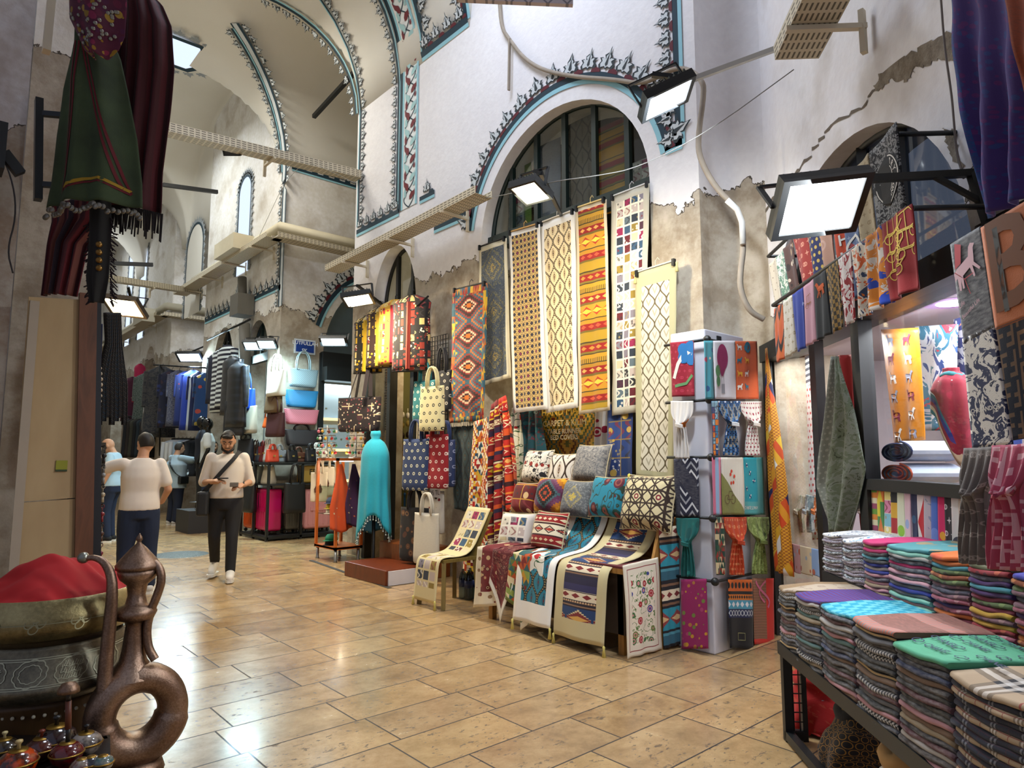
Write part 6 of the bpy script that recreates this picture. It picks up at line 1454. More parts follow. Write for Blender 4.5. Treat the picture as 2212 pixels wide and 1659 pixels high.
def person(lb, loc, yaw, J, S, scale=1.0, arms=True):
 """J joint overrides in the body frame (x to the person's right... -x left, y forward, z up); S style"""
 j = dict(pel=(0, 0, .93), wai=(0, .01, 1.10), che=(0, .0, 1.30), nek=(0, -.01, 1.475), hed=(0, .02, 1.63), htilt=0.0, hturn=0.0,
   hipR=(.09, 0, .90), kneR=(.10, .02, .49), ankR=(.10, -.02, .09), toeR=(.12, .16, .035), hipL=(-.09, 0, .90), kneL=(-.10, .02, .49), ankL=(-.10, -.02, .09), toeL=(-.12, .16, .035),
   shR=(.178, -.01, 1.415), elR=(.25, -.04, 1.14), wrR=(.27, .06, .90), haR=(.27, .12, .80), shL=(-.178, -.01, 1.415), elL=(-.25, -.04, 1.14), wrL=(-.27, .06, .90), haL=(-.27, .12, .80))
 j.update(J); v = lambda k: V(j[k]); fat = S.get('fat', 1.0)
 t = thing('person', lb, 'person', loc)
 M = Matrix.Translation(V(loc)) @ Matrix.Rotation(yaw, 4, 'Z') @ Matrix.Scale(scale, 4)
 hd = v('hed'); HM = Matrix.Translation(hd) @ Matrix.Rotation(j['hturn'], 4, 'Z') @ Matrix.Rotation(-j['htilt'], 4, 'X')
 def fin(nm, bm, mat, vox, sm=4):
  bmesh.ops.transform(bm, matrix=M, verts=bm.verts[:]); o = link(nm, bm, mat, t); return remesh(o, vox*scale, sm) if vox else o
 # body, one continuous surface
 bm = BM(); pe, wa, ch, ne = v('pel'), v('wai'), v('che'), v('nek')
 torso(bm, [(pe-EZ*.10, .13*fat, .10*fat), (pe, .165*fat, .115*fat), (wa, .145*fat, .10*fat), (ch-EZ*.05, .165*fat, .115*fat), (ch+EZ*.06, .168, .105), (ne-EZ*.06, .11, .07), (ne, .06, .06)])
 chain(bm, [ne-EZ*.04, ne.lerp(hd, .45), hd-V((0, .01, .05))], [.062, .055, .055])
 for s in 'RL':
  chain(bm, [v('hip'+s), v('kne'+s), v('ank'+s)], [.085*fat, .055, .04]); chain(bm, [v('ank'+s)-EZ*.03, v('toe'+s)], [.04, .032])
  chain(bm, [v('sh'+s), v('el'+s), v('wr'+s)], [.044, .040, .028])
  w, h = v('wr'+s), v('ha'+s); d = (h-w).normalized(); sd = d.cross(V((0, 0, 1)) if abs(d.z) < .9 else V((0, 1, 0))).normalized(); up = sd.cross(d); L = .085
  chain(bm, [w, w+d*.05], [.03, .033]); chain(bm, [w+d*.05-sd*.022, w+d*.085-sd*.026], [.018, .015]); chain(bm, [w+d*.05+sd*.022, w+d*.085+sd*.026], [.018, .015]); chain(bm, [w+d*.05, w+d*.09], [.02, .018])
  curl = S.get('curl', .5)
  for f_, ln in zip((-.030, -.010, .010, .030), (.060, .075, .080, .068)):
   q = w+d*.09+sd*f_; q2 = q+d*ln*.5-up*curl*ln*.3; q3 = q2+d*ln*.35*(1-curl*.5)-up*curl*ln*.5; chain(bm, [q, q2, q3], [.0105, .0095, .008], 8)
  ts = sd*(.03 if s == 'R' else -.03); q = w+d*.035+ts; chain(bm, [q, q+d*.03+ts*.7-up*.008, q+d*.06+ts*.75-up*.02], [.014, .011, .009], 8)
 hb = BM(); ball(hb, (0, 0, .012), .1, 20, sc=(.78, .98, 1.05)); ball(hb, (0, .028, -.045), .075, 16, sc=(.80, .85, .95)); ball(hb, (0, .062, -.088), .03, 10, sc=(1, .8, .7))
 chain(hb, [(0, .092, .012), (0, .112, -.022)], [.009, .015], 8); ball(hb, (0.0, .088, -.062), .019, 8, sc=(1.3, .6, .35)); ball(hb, (0, .088, -.072), .016, 8, sc=(1.2, .6, .4))
 for s in (-1, 1): ball(hb, (s*.078, -.005, -.012), .03, 10, sc=(.35, .75, 1.1)); ball(hb, (s*.032, .082, .022), .016, 8, sc=(1.3, .6, .45)); ball(hb, (s*.036, .07, -.03), .026, 8)
 bmesh.ops.transform(hb, matrix=HM, verts=hb.verts[:]); me = bpy.data.meshes.new('tmp'); hb.to_mesh(me); hb.free(); bm.from_mesh(me); bpy.data.meshes.remove(me)
 fin('body', bm, S.get('skin', SKIN), .0085, 2)
 for s in (-1, 1):
  bm = BM(); ball(bm, (s*.032, .083, .008), .011, 10); bmesh.ops.transform(bm, matrix=HM, verts=bm.verts[:]); fin('eye', bm, flat('#1c1512', .3), 0)
  bm = BM(); chain(bm, [(s*.016, .094, .030), (s*.036, .090, .036), (s*.052, .074, .028)], [.005, .006, .004], 6); bmesh.ops.transform(bm, matrix=HM, verts=bm.verts[:]); fin('eyebrow', bm, HAIRD, 0)
 bm = BM(); ht = S.get('hair', 'short')
 if ht != 'bald':
  g = bmesh.ops.create_uvsphere(bm, u_segments=26, v_segments=18, radius=.108); kill = []
  for x in bm.verts:
   p = x.co.copy(); x.co = V((p.x*.80, p.y*.98, p.z*1.08+.016)); nz = noise.noise(p*22)*.006; x.co += x.co.normalized()*nz
   if (x.co.y > .015 and x.co.z < .078) or x.co.z < -.055 or (abs(x.co.x) > .06 and x.co.y > -.01 and x.co.z < .03): kill.append(x)
  bmesh.ops.delete(bm, geom=kill, context='VERTS')
  if S.get('quiff'): chain(bm, [(-.04, .075, .085), (0, .085, .098), (.04, .075, .09)], [.02, .026, .02], 10)
  for f in bm.faces: f.smooth = True
  bmesh.ops.transform(bm, matrix=HM, verts=bm.verts[:]); o = fin('hair', bm, S.get('hairmat', HAIRD), 0); k = o.modifiers.new('s', 'SOLIDIFY'); k.thickness = .012; k.offset = -1
 else: bm.free()
 if S.get('beard'):
  bm = BM(); chain(bm, [(-.066, .01, -.045), (-.056, .05, -.085), (0, .078, -.105), (.056, .05, -.085), (.066, .01, -.045)], [.012, .018, .024, .018, .012], 10); chain(bm, [(-.03, .092, -.052), (0, .100, -.046), (.03, .092, -.052)], [.006, .007, .006], 8)
  bmesh.ops.transform(bm, matrix=HM, verts=bm.verts[:]); fin('beard', bm, HAIRD, .007)
 # trousers
 bm = BM(); torso(bm, [(pe-EZ*.12, .15*fat, .125*fat), (pe-EZ*.02, .182*fat, .135*fat), (pe+EZ*.09, .168*fat, .125*fat)])
 bag_ = S.get('baggy', 1.0)
 for s in 'RL':
  a = v('ank'+s); chain(bm, [v('hip'+s)-EZ*.02, v('hip'+s).lerp(v('kne'+s), .5), v('kne'+s), v('kne'+s).lerp(a, .6), a+EZ*.02], [.108*fat, .09*bag_, .07*bag_, .062*bag_, .058*bag_])
 fin('trousers', bm, S['trmat'], .014, 4)
 for s in 'RL':
  bm = BM(); a, b = v('ank'+s), v('toe'+s); chain(bm, [a-EZ*.01, a.lerp(b, .55)+EZ*.0, b+EZ*.01], [.052, .05, .042]); ball(bm, a-V((0, .03, .03)), .05, 12); o = fin('shoe', bm, S['shoemat'], .01, 3)
  bm = BM(); d = (b-a); d.z = 0; d.normalize(); sd = V((d.y, -d.x, 0)); q0 = a-d*.07; z0 = b.z-.035; q0.z = z0; LS = .29
  pts = [(q0+d*(LS*(.5-.5*cos(PI*i/8)))+sd*.048*sin(PI*(i+.5)/9)**.5) for i in range(9)]+[(q0+d*(LS*(.5-.5*cos(PI*i/8)))-sd*.048*sin(PI*(i+.5)/9)**.5) for i in range(8, -1, -1)]
  f0 = [bm.verts.new(p) for p in pts]; f1 = [bm.verts.new(p+EZ*.03) for p in pts]; n = len(pts)
  for i in range(n): bm.faces.new((f0[i], f0[(i+1) % n], f1[(i+1) % n], f1[i]))
  bm.faces.new(f1); bm.faces.new(f0[::-1]); fin('shoe_sole', bm, S.get('solemat', flat('#d8d6d0', .6)), 0)
 # top
 hem = S.get('hem', -.02); bm = BM(); sl = S.get('sleeve', .9)
 torso(bm, [(pe+EZ*hem, .185*fat, .14*fat), (pe+EZ*(hem*.3+.06), .182*fat, .138*fat), (wa, .172*fat, .128*fat), (ch-EZ*.04, .185*fat, .135*fat), (ch+EZ*.06, .19, .128), (ne-EZ*.05, .145, .09), (ne-EZ*.005, .072, .074)])
 for s in 'RL':
  a, b, c = v('sh'+s), v('el'+s), v('wr'+s); r = S.get('sr', .078)
  if sl <= 1: chain(bm, [a-EZ*.01, a.lerp(b, .5*sl), a.lerp(b, sl)], [.066, r*.80, r*.80])
  else: chain(bm, [a-EZ*.01, b, b.lerp(c, sl-1)], [.066, r*.74, r*.56])
 fin('top', bm, S['topmat'], .011, 16)
 t['M'] = [x for row in M for x in row]
 return t, M
# 1 walking man looking at his phone
def yawto(vec): return math.atan2(-vec[0], vec[1])
W1 = atz(480, 1252); W1.z = 0
fwd = V((-W1.x, -W1.y, 0)).normalized()
WHT_T = flat('#d2c8bc', .85, grain=.08); BLKD = flat('#17171b', .85, grain=.15); DEN = flat('#14233f', .85, grain=.2)
tl, Mw = person('person in a cream sweatshirt and black jeans walking, looking down at a phone', W1, yawto(fwd)-.08,
 dict(hed=(0, .06, 1.60), htilt=.5, nek=(0, .0, 1.46), elR=(.255, -.02, 1.12), wrR=(.12, .20, 1.13), haR=(.02, .26, 1.15), elL=(-.26, -.03, 1.12), wrL=(-.20, .22, 1.09), haL=(-.12, .29, 1.08),
  kneR=(.11, -.02, .50), ankR=(.11, -.24, .17), toeR=(.13, -.10, .06), kneL=(-.09, .10, .50), ankL=(-.09, .12, .10), toeL=(-.10, .30, .045)),
 dict(topmat=WHT_T, trmat=BLKD, shoemat=flat('#d8d4ce', .6), beard=True, quiff=True, sleeve=1.12, sr=.078, fat=1.05, hem=.0, curl=.8), 1.0)
def pbox(nm, M, a, b, mat, parent, bev=.01, rot=None):
 bm = BM(); box(bm, a, b, M=(M @ rot) if rot else M); return bevel(link(nm, bm, mat, parent), bev)
def item(nm, lb, cat, loc): return thing(nm, lb, cat, loc)
q = Mw @ V((.03, .275, 1.17)); t = item('phone', 'dark phone held in the walking man\'s right hand', 'phone', q); pbox('case', Mw, (-.04, .235, 1.165), (.08, .31, 1.178), flat('#101216', .3), t, .004)
q = Mw @ V((-.10, .31, 1.10)); t = item('wallet', 'small patterned wallet held in the walking man\'s left hand', 'wallet', q); pbox('cover', Mw, (-.15, .275, 1.075), (-.06, .34, 1.125), flat('#6a645c', .4), t, .006)
t = item('shoulder_bag', 'small black bag on the walking man\'s hip with a wide strap', 'bag', Mw @ V((.24, .1, .9)))
pbox('body', Mw, (.17, .02, .74), (.30, .18, 1.02), flat('#14161a', .6), t, .03)
bm = BM(); pts = [Mw @ V(p) for p in ((.24, .12, 1.0), (.14, .165, 1.12), (.0, .175, 1.30), (-.10, .135, 1.42), (-.135, .03, 1.50), (-.10, -.11, 1.42), (.08, -.16, 1.2), (.24, .04, 1.0))]
pts = smoothpts(pts, 2)
for a, b in zip(pts, pts[1:]): bar(bm, a, b+(b-a)*.05, .045, .008, up=(fwd if True else EZ))
link('strap', bm, flat('#101114', .7), t)
bm = BM(); tube(bm, [Mw @ (V((-.20, .215, 1.093))+V((.0, .034*cos(a*PI/5), .034*sin(a*PI/5)))) for a in range(10)], .009, 6, closed=True); tag(link('wristwatch', bm, flat('#1a1a1c', .4)), 'dark wristwatch on the walking man\'s left wrist', 'watch')
# 2 man in a white tee seen from behind, reaching left
T1_ = atz(290, 1285); away = V((T1_.x, T1_.y, 0)).normalized()
person('person in white tee and blue jeans seen from behind, reaching left', T1_, yawto(away)+.15,
 dict(elR=(.27, -.04, 1.12), wrR=(.25, .16, .98), haR=(.16, .24, .94), elL=(-.38, .12, 1.34), wrL=(-.42, .36, 1.44), haL=(-.42, .46, 1.48), hed=(.03, .04, 1.62), htilt=.2, hturn=.35, kneR=(.12, .02, .49), ankR=(.13, 0, .09), toeR=(.15, .17, .035), kneL=(-.11, .03, .49), ankL=(-.11, .02, .09), toeL=(-.13, .2, .035)),
 dict(topmat=flat('#d8cfc6', .85, grain=.06), trmat=DEN, shoemat=flat('#c8c6c4', .6), sleeve=.72, sr=.084, fat=1.1, hem=-.03, baggy=1.2), .955)
# 3 man in a pale blue shirt further on
B1 = atz(374, 1134)
tb, Mb = person('person in a loose pale blue shirt with a black strap, pointing to the right', B1, yawto((.95, .25)),
 dict(elR=(.24, .18, 1.36), wrR=(.14, .42, 1.36), haR=(.10, .54, 1.36), elL=(-.22, .20, 1.34), wrL=(-.12, .44, 1.33), haL=(-.08, .55, 1.33), hed=(.0, .05, 1.61), htilt=.05),
 dict(topmat=flat('#9db4c4', .85), trmat=flat('#141d33', .85), shoemat=flat('#b8b6b4', .6), sleeve=1.95, sr=.10, fat=1.42, hem=-.16, baggy=1.3, hairmat=flat('#2a2420', .7)), 1.0)
t = item('shoulder_strap', 'black strap and pouch across the back of the pale blue shirt', 'bag', Mb @ V((.2, -.2, 1.0))); bm = BM(); pts = smoothpts([Mb @ V(p) for p in ((-.14, .05, 1.51), (.02, -.20, 1.35), (.22, -.16, 1.08), (.29, .02, .98), (.1, .24, 1.1), (-.12, .15, 1.42), (-.14, .05, 1.51))], 2)
for a, b in zip(pts, pts[1:]): bar(bm, a, b+(b-a)*.05, .04, .012)
link('strap', bm, DKF, t); pbox('pouch', Mb, (.24, -.10, .86), (.34, .1, 1.02), DKF, t, .02)
# 4 seller with a sheet of paper, standing behind the racks
S1 = atd(460, 1000, 14.2); S1.z = 0
ts, Ms = person('bearded person in a grey green shirt standing behind the walking man', S1, yawto((-S1.x-.5, -S1.y)), dict(elR=(.28, .02, 1.16), wrR=(.16, .24, 1.22), haR=(.08, .30, 1.24), elL=(-.28, .02, 1.16), wrL=(-.18, .24, 1.22), haL=(-.10, .3, 1.24)),
 dict(topmat=flat('#3c4c48', .85), trmat=BLKD, shoemat=BLKD, beard=True, sleeve=1.6), 1.0)
t = item('paper_sheet', 'white sheet with a line drawing held by the bearded seller', 'paper', Ms @ V((-.05, .34, 1.30))); pbox('sheet', Ms, (-.20, .335, 1.19), (.13, .34, 1.42), flat('#c8d4e8', .7), t, .001)
bm = BM(); put2d(bm, line2d([(-.1, -.05), (-.05, .03), (0, .04), (.05, .06)], .008), lambda x, y: Ms @ V((x-.03, .343, 1.3+y)), 0); link('drawing', bm, flat('#7a3a30', .7), t)
# 5 man with a shaved head far left
F1 = atd(243, 1000, 11.5); F1.z = 0
person('person with a shaved head in a pale blue tee behind the man in white', F1, yawto((-.9, .5)), dict(hed=(0, .08, 1.58), htilt=.3), dict(topmat=flat('#9fbacb', .85), trmat=DEN, shoemat=BLKD, hair='bald', sleeve=.8, sr=.1, fat=1.35), 1.02)
F2 = atd(318, 1000, 19); F2.z = 0
person('person crouching in dark clothes far down the lane', F2, yawto((-.6, -.6)), dict(hed=(0, .16, 1.02), htilt=.5, nek=(0, .1, .9), che=(0, .06, .74), wai=(0, 0, .52), pel=(0, -.05, .38), shR=(.19, .1, .86), shL=(-.19, .1, .86), elR=(.25, .3, .66), elL=(-.25, .3, .66), wrR=(.1, .46, .6), haR=(.05, .52, .58), wrL=(-.1, .46, .6), haL=(-.05, .52, .58), hipR=(.1, -.02, .36), hipL=(-.1, -.02, .36), kneR=(.16, .36, .46), kneL=(-.16, .36, .46), ankR=(.13, .16, .09), ankL=(-.13, .16, .09), toeR=(.14, .32, .035), toeL=(-.14, .32, .035)), dict(topmat=flat('#1a1c22', .8), trmat=flat('#22242a', .8), shoemat=BLKD, hairmat=flat('#4a4038', .7), sleeve=1.9), .95)
# mannequin with a white tee on the corridor wall
def mannequin(lb, loc, yaw, top, bottom, z0=.0, gloss=flat('#0c0d10', .12), legs=True):
 t = thing('mannequin', lb, 'mannequin', loc); M = Matrix.Translation(V(loc)+EZ*z0) @ Matrix.Rotation(yaw, 4, 'Z')
 def fin(nm, bm, mat, vox): bmesh.ops.transform(bm, matrix=M, verts=bm.verts[:]); return remesh(link(nm, bm, mat, t), vox, 3)
 bm = BM(); torso(bm, [((0, 0, .83), .14, .10), ((0, 0, .93), .165, .115), ((0, 0, 1.1), .135, .1), ((0, 0, 1.3), .175, .12), ((0, 0, 1.4), .14, .08), ((0, 0, 1.47), .055, .055)]); chain(bm, [(0, 0, 1.45), (0, .01, 1.55)], [.05, .048]); ball(bm, (0, .02, 1.64), .105, 18, sc=(.8, .98, 1.15)); ball(bm, (0, .05, 1.58), .06, 12)
 for s in (-1, 1):
  chain(bm, [(s*.19, 0, 1.41), (s*.26, -.04, 1.14), (s*.25, .06, .9), (s*.25, .09, .8)], [.052, .04, .03, .028])
  if legs: chain(bm, [(s*.09, 0, .9), (s*.1, .0, .49), (s*.1, -.02, .06)], [.085, .055, .04])
 fin('body', bm, gloss, .012)
 bm = BM(); torso(bm, [((0, 0, .88), .18, .135), ((0, 0, 1.1), .168, .125), ((0, 0, 1.3), .192, .135), ((0, 0, 1.415), .155, .09), ((0, 0, 1.465), .07, .068)])
 for s in (-1, 1): chain(bm, [(s*.19, 0, 1.40), (s*.235, -.02, 1.22)], [.075, .078])
 fin('top', bm, top, .012)
 if bottom:
  bm = BM(); torso(bm, [((0, 0, .82), .15, .12), ((0, 0, .92), .178, .13), ((0, 0, .99), .16, .12)])
  for s in (-1, 1): chain(bm, [(s*.09, 0, .9), (s*.1, 0, .49), (s*.1, -.02, .12)], [.105, .075, .065])
  fin('trousers', bm, bottom, .014)
 bm = BM(); lathe(bm, [(0, 0), (.18, 0), (.18, .015), (.02, .03), (0, .03)], 20); bmesh.ops.transform(bm, matrix=M, verts=bm.verts[:]); link('base_plate', bm, flat('#8a8c90', .3, .8), t)
 return t, M
mp_ = atd(452, 900, 13.2); mp_.z = .42
t, Mm = mannequin('glossy black mannequin in a white tee with a dark sleeve badge', mp_, yawto((-.9, .4)), flat('#c4ccd0', .8), DEN)
pbox('badge', Mm, (.27, -.06, 1.27), (.31, .02, 1.33), flat('#14161a', .6), t, .002)
bm = BM(); box(bm, (mp_.x-.4, mp_.y-.4, 0), (mp_.x+.4, mp_.y+.4, .42)); tag(link('plinth', bm, flat('#2a2a2e', .6)), 'dark plinth under the mannequin in the white tee', 'plinth')
mp2 = atd(440, 885, 13.9); mp2.z = .5
mannequin('second black mannequin in a dark navy jacket behind the one in the white tee', mp2, yawto((-.9, .2)), flat('#10182a', .7), flat('#14161c', .8))
# ================================================================ left edge: hung costumes, board, keyrings, copper ware
m = Mat('green_felt'); n = m.noise(5, 4); MGR = m.done(m.ramp(n, [(.3, '#2f3a24'), (.6, '#3c4a2e'), (.8, '#4a5636')], 'LINEAR'), .95, bump=m.noise(150, 2), bstr=.2, bdist=.003)
MRED = tex(c_stripe(['#3c0a10', '#4a0c14', '#2c080c', '#42101a'], .10, 'u')); MRED2 = flat('#4a0e18', .9, grain=.2)
D0 = 3.55
def dpt(px, py, D=D0): return atd(px, py, D)
t = thing('hung_dress', 'green felt dress with red braid and coin hem hanging from the pier', 'dress', dpt(210, 150))
def grid_cloth(nm, rows, mat, parent, D, w, h, bulge=.10, fold=.02, nf=4, th=.006, ph=0.0, decals=()):
 """rows: [(y, xl, xr)] outline in pixels at distance D; bulges towards the camera"""
 L = [atd(a[1], a[0], D) for a in rows]; R = [atd(a[2], a[0], D) for a in rows]; n = len(rows)-1
 def P(s, tt):
  k = min(int(tt*n), n-1); f = tt*n-k; l = L[k].lerp(L[k+1], f); r = R[k].lerp(R[k+1], f)
  return l.lerp(r, s)-RD*(bulge*math.sin(PI*s)+fold*sin(2*PI*nf*s+ph+tt)*(.3+.7*tt))
 return cloth(nm, P, w, h, mat if isinstance(mat, list) else [mat], 40, 40, th, parent, wob=.012, seed=w, decals=decals), P
MB_ = flat('#5c1018', .9); MYL = flat('#9a7a1c', .9); MCOIN = flat('#8a8578', .35, .8)
rows = [(60, 178, 232), (130, 160, 262), (200, 140, 278), (300, 125, 298), (400, 115, 310), (452, 106, 312)]
br = []
wD, hD = .48, 1.0
for off in (-.012, .012): br += [(line2d([(.21+off+(.29-.23)*0, .18), (.17+off, .55), (.135+off, .93)], .012), 1), (line2d([(.25+off, .18), (.33+off, .55), (.42+off, .90)], .012), 1)]
br += [(line2d([(.15, .90), (.24, .83), (.32, .82), (.43, .88)], .022), 2), (line2d([(.15, .925), (.24, .855), (.32, .845), (.43, .905)], .014), 1)]
o, PD = grid_cloth('skirt', rows, [MGR, MB_, MYL], t, D0, wD, hD, .14, .022, 3, decals=br)
bm = BM(); random.seed(2)
for k in range(34):
 q = PD((k+.5)/34, 1.0)+RD*.0; L = random.uniform(.012, .05); lathe(bm, [(0, -.002), (.016, -.002), (.016, .002), (0, .002)], 12, (0, 0, 0)); vs = bm.verts[-48:] if False else None
 new = [x for x in bm.verts if not x.tag]
 bmesh.ops.transform(bm, matrix=Matrix.Translation(q-EZ*(L+.01)-RD*.006) @ Matrix.Rotation(PI/2, 4, 'X') @ Matrix.Rotation(-CYAW, 4, 'Y'), verts=new)
 for x in new: x.tag = True
link('coin_hem', bm, MCOIN, t)
MMAG = tex(c_blobs(22, '#4c0e2c', ['#7a1c40', '#8a6a1c', '#4a1038', '#5c1030', '#a08030'], .5, rnd=1.0))
t2 = thing('hung_scarf_top', 'magenta and gold embroidered scarf with sewn coins over the top of the green dress', 'scarf', dpt(210, 30, D0-.2))
o, PM = grid_cloth('cloth', [(-60, 150, 275), (0, 148, 275), (40, 152, 274), (80, 172, 272), (112, 186, 260), (135, 210, 240)], [MMAG], t2, D0-.16, .4, .5, .10, .02, 2)
for k in range(44):
 q = PM(random.random()*.8+.1, .3+random.random()*.5); bm = BM(); ball(bm, q-RD*.008, .011, 8, sc=(1, .4, 1)); link('sewn_coin', bm, MCOIN, t2)
t2.name = 'embroidered_scarf'
t3 = thing('hung_robe', 'dark red striped robe with a black tasselled hem behind the green dress', 'robe', dpt(300, 100, D0+.25))
grid_cloth('cloth', [(-40, 268, 300), (10, 262, 350), (60, 250, 372), (150, 240, 377), (250, 235, 368), (380, 230, 352), (462, 200, 351)], MRED, t3, D0+.22, .6, 1.2, .12, .03, 5)
bm = BM(); a, b = atd(205, 458, D0+.2), atd(351, 462, D0+.2); random.seed(4)
for k in range(70): q = a.lerp(b, k/69)-RD*.12*sin(PI*k/69); L = random.uniform(.11, .17); bar(bm, q, q-EZ*L+RX*random.uniform(-.01, .01), .006, .006)
link('fringe', bm, flat('#140a0c', .9), t3)
t4 = thing('hung_robe', 'dark crimson sleeve garment behind the bottom of the green dress', 'robe', dpt(200, 480, D0+.3))
grid_cloth('cloth', [(440, 108, 250), (480, 112, 240), (530, 104, 190), (640, 92, 166)], tex(c_stripe(['#3a0a14', '#5a1018', '#20101c', '#4a0c14', '#6a3a30'], .12, 'u')), t4, D0+.34, .4, .5, .06, .02, 5)
t5 = thing('tasselled_sash', 'dark sash with brass bosses and a ragged tassel fringe', 'sash', dpt(215, 520, D0))
grid_cloth('cloth', [(430, 196, 240), (520, 194, 240), (600, 190, 236), (655, 196, 226)], flat('#1c1a16', .9), t5, D0, .12, .55, .03, .01, 2)
random.seed(8)
for k in range(90):
 if k % 45 == 0: bm = BM()
 f = (k % 45)/44; sgn = -1 if k < 45 else 1; q = atd(218+sgn*20, 470+f*180, D0); bar(bm, q, q+RX*sgn*random.uniform(.01, .045)-EZ*random.uniform(.01, .05), .006, .005)
 if k % 45 == 44: link('tassel_fringe', bm, flat('#1c0a12', .9), t5)
for k in range(4): bm = BM(); ball(bm, atd(214, 528+k*17, D0-.045), .017, 12, sc=(1, .6, 1)); link('boss', bm, flat('#7a5a2a', .3, .8), t5)
# bracket on the pier
bm = BM(); a, b = aty(84, 215, PY-.02), aty(82, 432, PY-.02); bar(bm, a, b, .07, .04)
for py in (245, 398): p = aty(84, py, PY-.03); bar(bm, p, p+V((.2, -.12, 0)), .03)
tag(link('iron_bracket', bm, DKF), 'black iron bracket on the pier carrying the costumes', 'bracket')
bm = BM(); a, b = aty(113, -20, PY-.05), aty(100, 112, PY-.05); bar(bm, a, b, .07, .04); tag(link('slotted_channel', bm, MTRAYP), 'beige slotted channel on the upper pier beside the dress', 'channel')
bm = BM(); p = aty(0, 318, 4.2); box(bm, (p.x-.3, 4.1, p.z-.14), (p.x+.02, 4.25, p.z+.1)); bar(bm, aty(8, 330, 4.2), aty(44, 376, 4.2), .05); tag(link('wall_lamp', bm, DKF), 'dark lamp head cut off at the left edge of the pier', 'lamp')
# plywood board and posts
PB = PY-.12
t = thing('plywood_board', 'tall plain plywood board leaning against the pier at the left', 'board', (aty(110, 1210, PB).x, PB, 0))
c1, c2, c3, c4 = aty(62, 641, PB), aty(184, 648, PB), aty(163, 1300, PB), aty(20, 1300, PB)
for x in (c3, c4): x.z = .0
m = Mat('plywood'); x, y, z = m.pos(); n = m.noise(3, 5, m.vec(x*2, z*.6, y)); MPLY = m.done(m.ramp(n, [(.3, '#a58a62'), (.55, '#b0966c'), (.8, '#b8a078')], 'LINEAR'), .75, bump=n, bstr=.05)
bm = BM(); zs = aty(110, 1083, PB).z
for lo, hi in ((0, zs-.003), (zs+.003, c1.z)):
 f0, f1 = lo/c1.z, hi/c1.z; q = [c4.lerp(c1, f0), c3.lerp(c2, f0), c3.lerp(c2, f1), c4.lerp(c1, f1)]; A = [bm.verts.new(p) for p in q]; B = [bm.verts.new(p+EY*.02) for p in q]
 bm.faces.new(A); bm.faces.new(B[::-1])
 for i in range(4): bm.faces.new((A[i], B[i], B[(i+1) % 4], A[(i+1) % 4]))
link('sheet', bm, MPLY, t)
bm = BM(); box(bm, (aty(82, 700, PB).x-.045, PB-.008, .0), (aty(82, 700, PB).x+.0, PB-.001, c1.z-.02)); link('pale_edge', bm, flat('#a89a86', .9), t)
p = aty(133, 1006, PB-.004); bm = BM(); box(bm, (p.x-.028, PB-.006, p.z-.03), (p.x+.028, PB-.001, p.z+.03)); link('sticker', bm, flat('#8a8a1c', .6), t)
bm = BM(); box(bm, (p.x-.028, PB-.008, p.z-.033), (p.x+.028, PB-.002, p.z-.022)); link('sticker_strip', bm, flat('#2a3a1c', .6), t)
bm = BM(); bar(bm, aty(190, 635, PB)*1, V((c3.x+.06, PB, 0)), .045, .09); tag(link('wooden_post', bm, wood('#4a2c18', '#6a4026')), 'brown wooden post at the right edge of the plywood board', 'post')
bm = BM(); bar(bm, aty(207, 560, PB+.05), V((c3.x+.14, PB+.05, 0)), .05, .05); tag(link('metal_post', bm, flat('#10141c', .5)), 'dark metal post behind the pompom strap', 'post')
# pompom strap, dark belts
t = thing('pompom_strap', 'long blue strap edged with white pompoms', 'strap', atd(200, 720, 4.2))
grid_cloth('strap', [(700, 196, 222), (760, 196, 220), (850, 188, 216), (960, 180, 210)], flat('#141a3c', .9), t, 4.2, .1, .8, .02, .006, 2)
for s in (0, 1):
 for k in range(20):
  f = k/19; q = atd(lerp(206 if s else 202, 209 if s else 178, f**.8) + (10*(1-abs(2*f-1)) if s else 0), 712+f*226, 4.17); bm = BM(); ball(bm, q, .0135, 8); link('pompom', bm, flat('#b8a890', .95), t)
for i in range(7):
 x0, x1 = 232+i*4, 212+i*9; t = thing('woven_belt', '%s dark woven belt from the left in the bundle beside the pompom strap' % ORD[i].replace('topmost', 'first'), 'belt', atd(x0, 680, 4.3+.02*i), 'dark woven belts')
 grid_cloth('band', [(676, x0-8, x0+6), (740, x0-6, x0+8), (830, x1-4, x1+10), (918-(i % 3)*8, x1-4, x1+9)], tex(c_zig(.02, .03, ['#0d0d10', '#26231f', '#0d0d10', ['#3a342c', '#1c2c3a', '#3a2c20'][i % 3]])), t, 4.3+.02*i, .05, .8, .01, .003, 2)
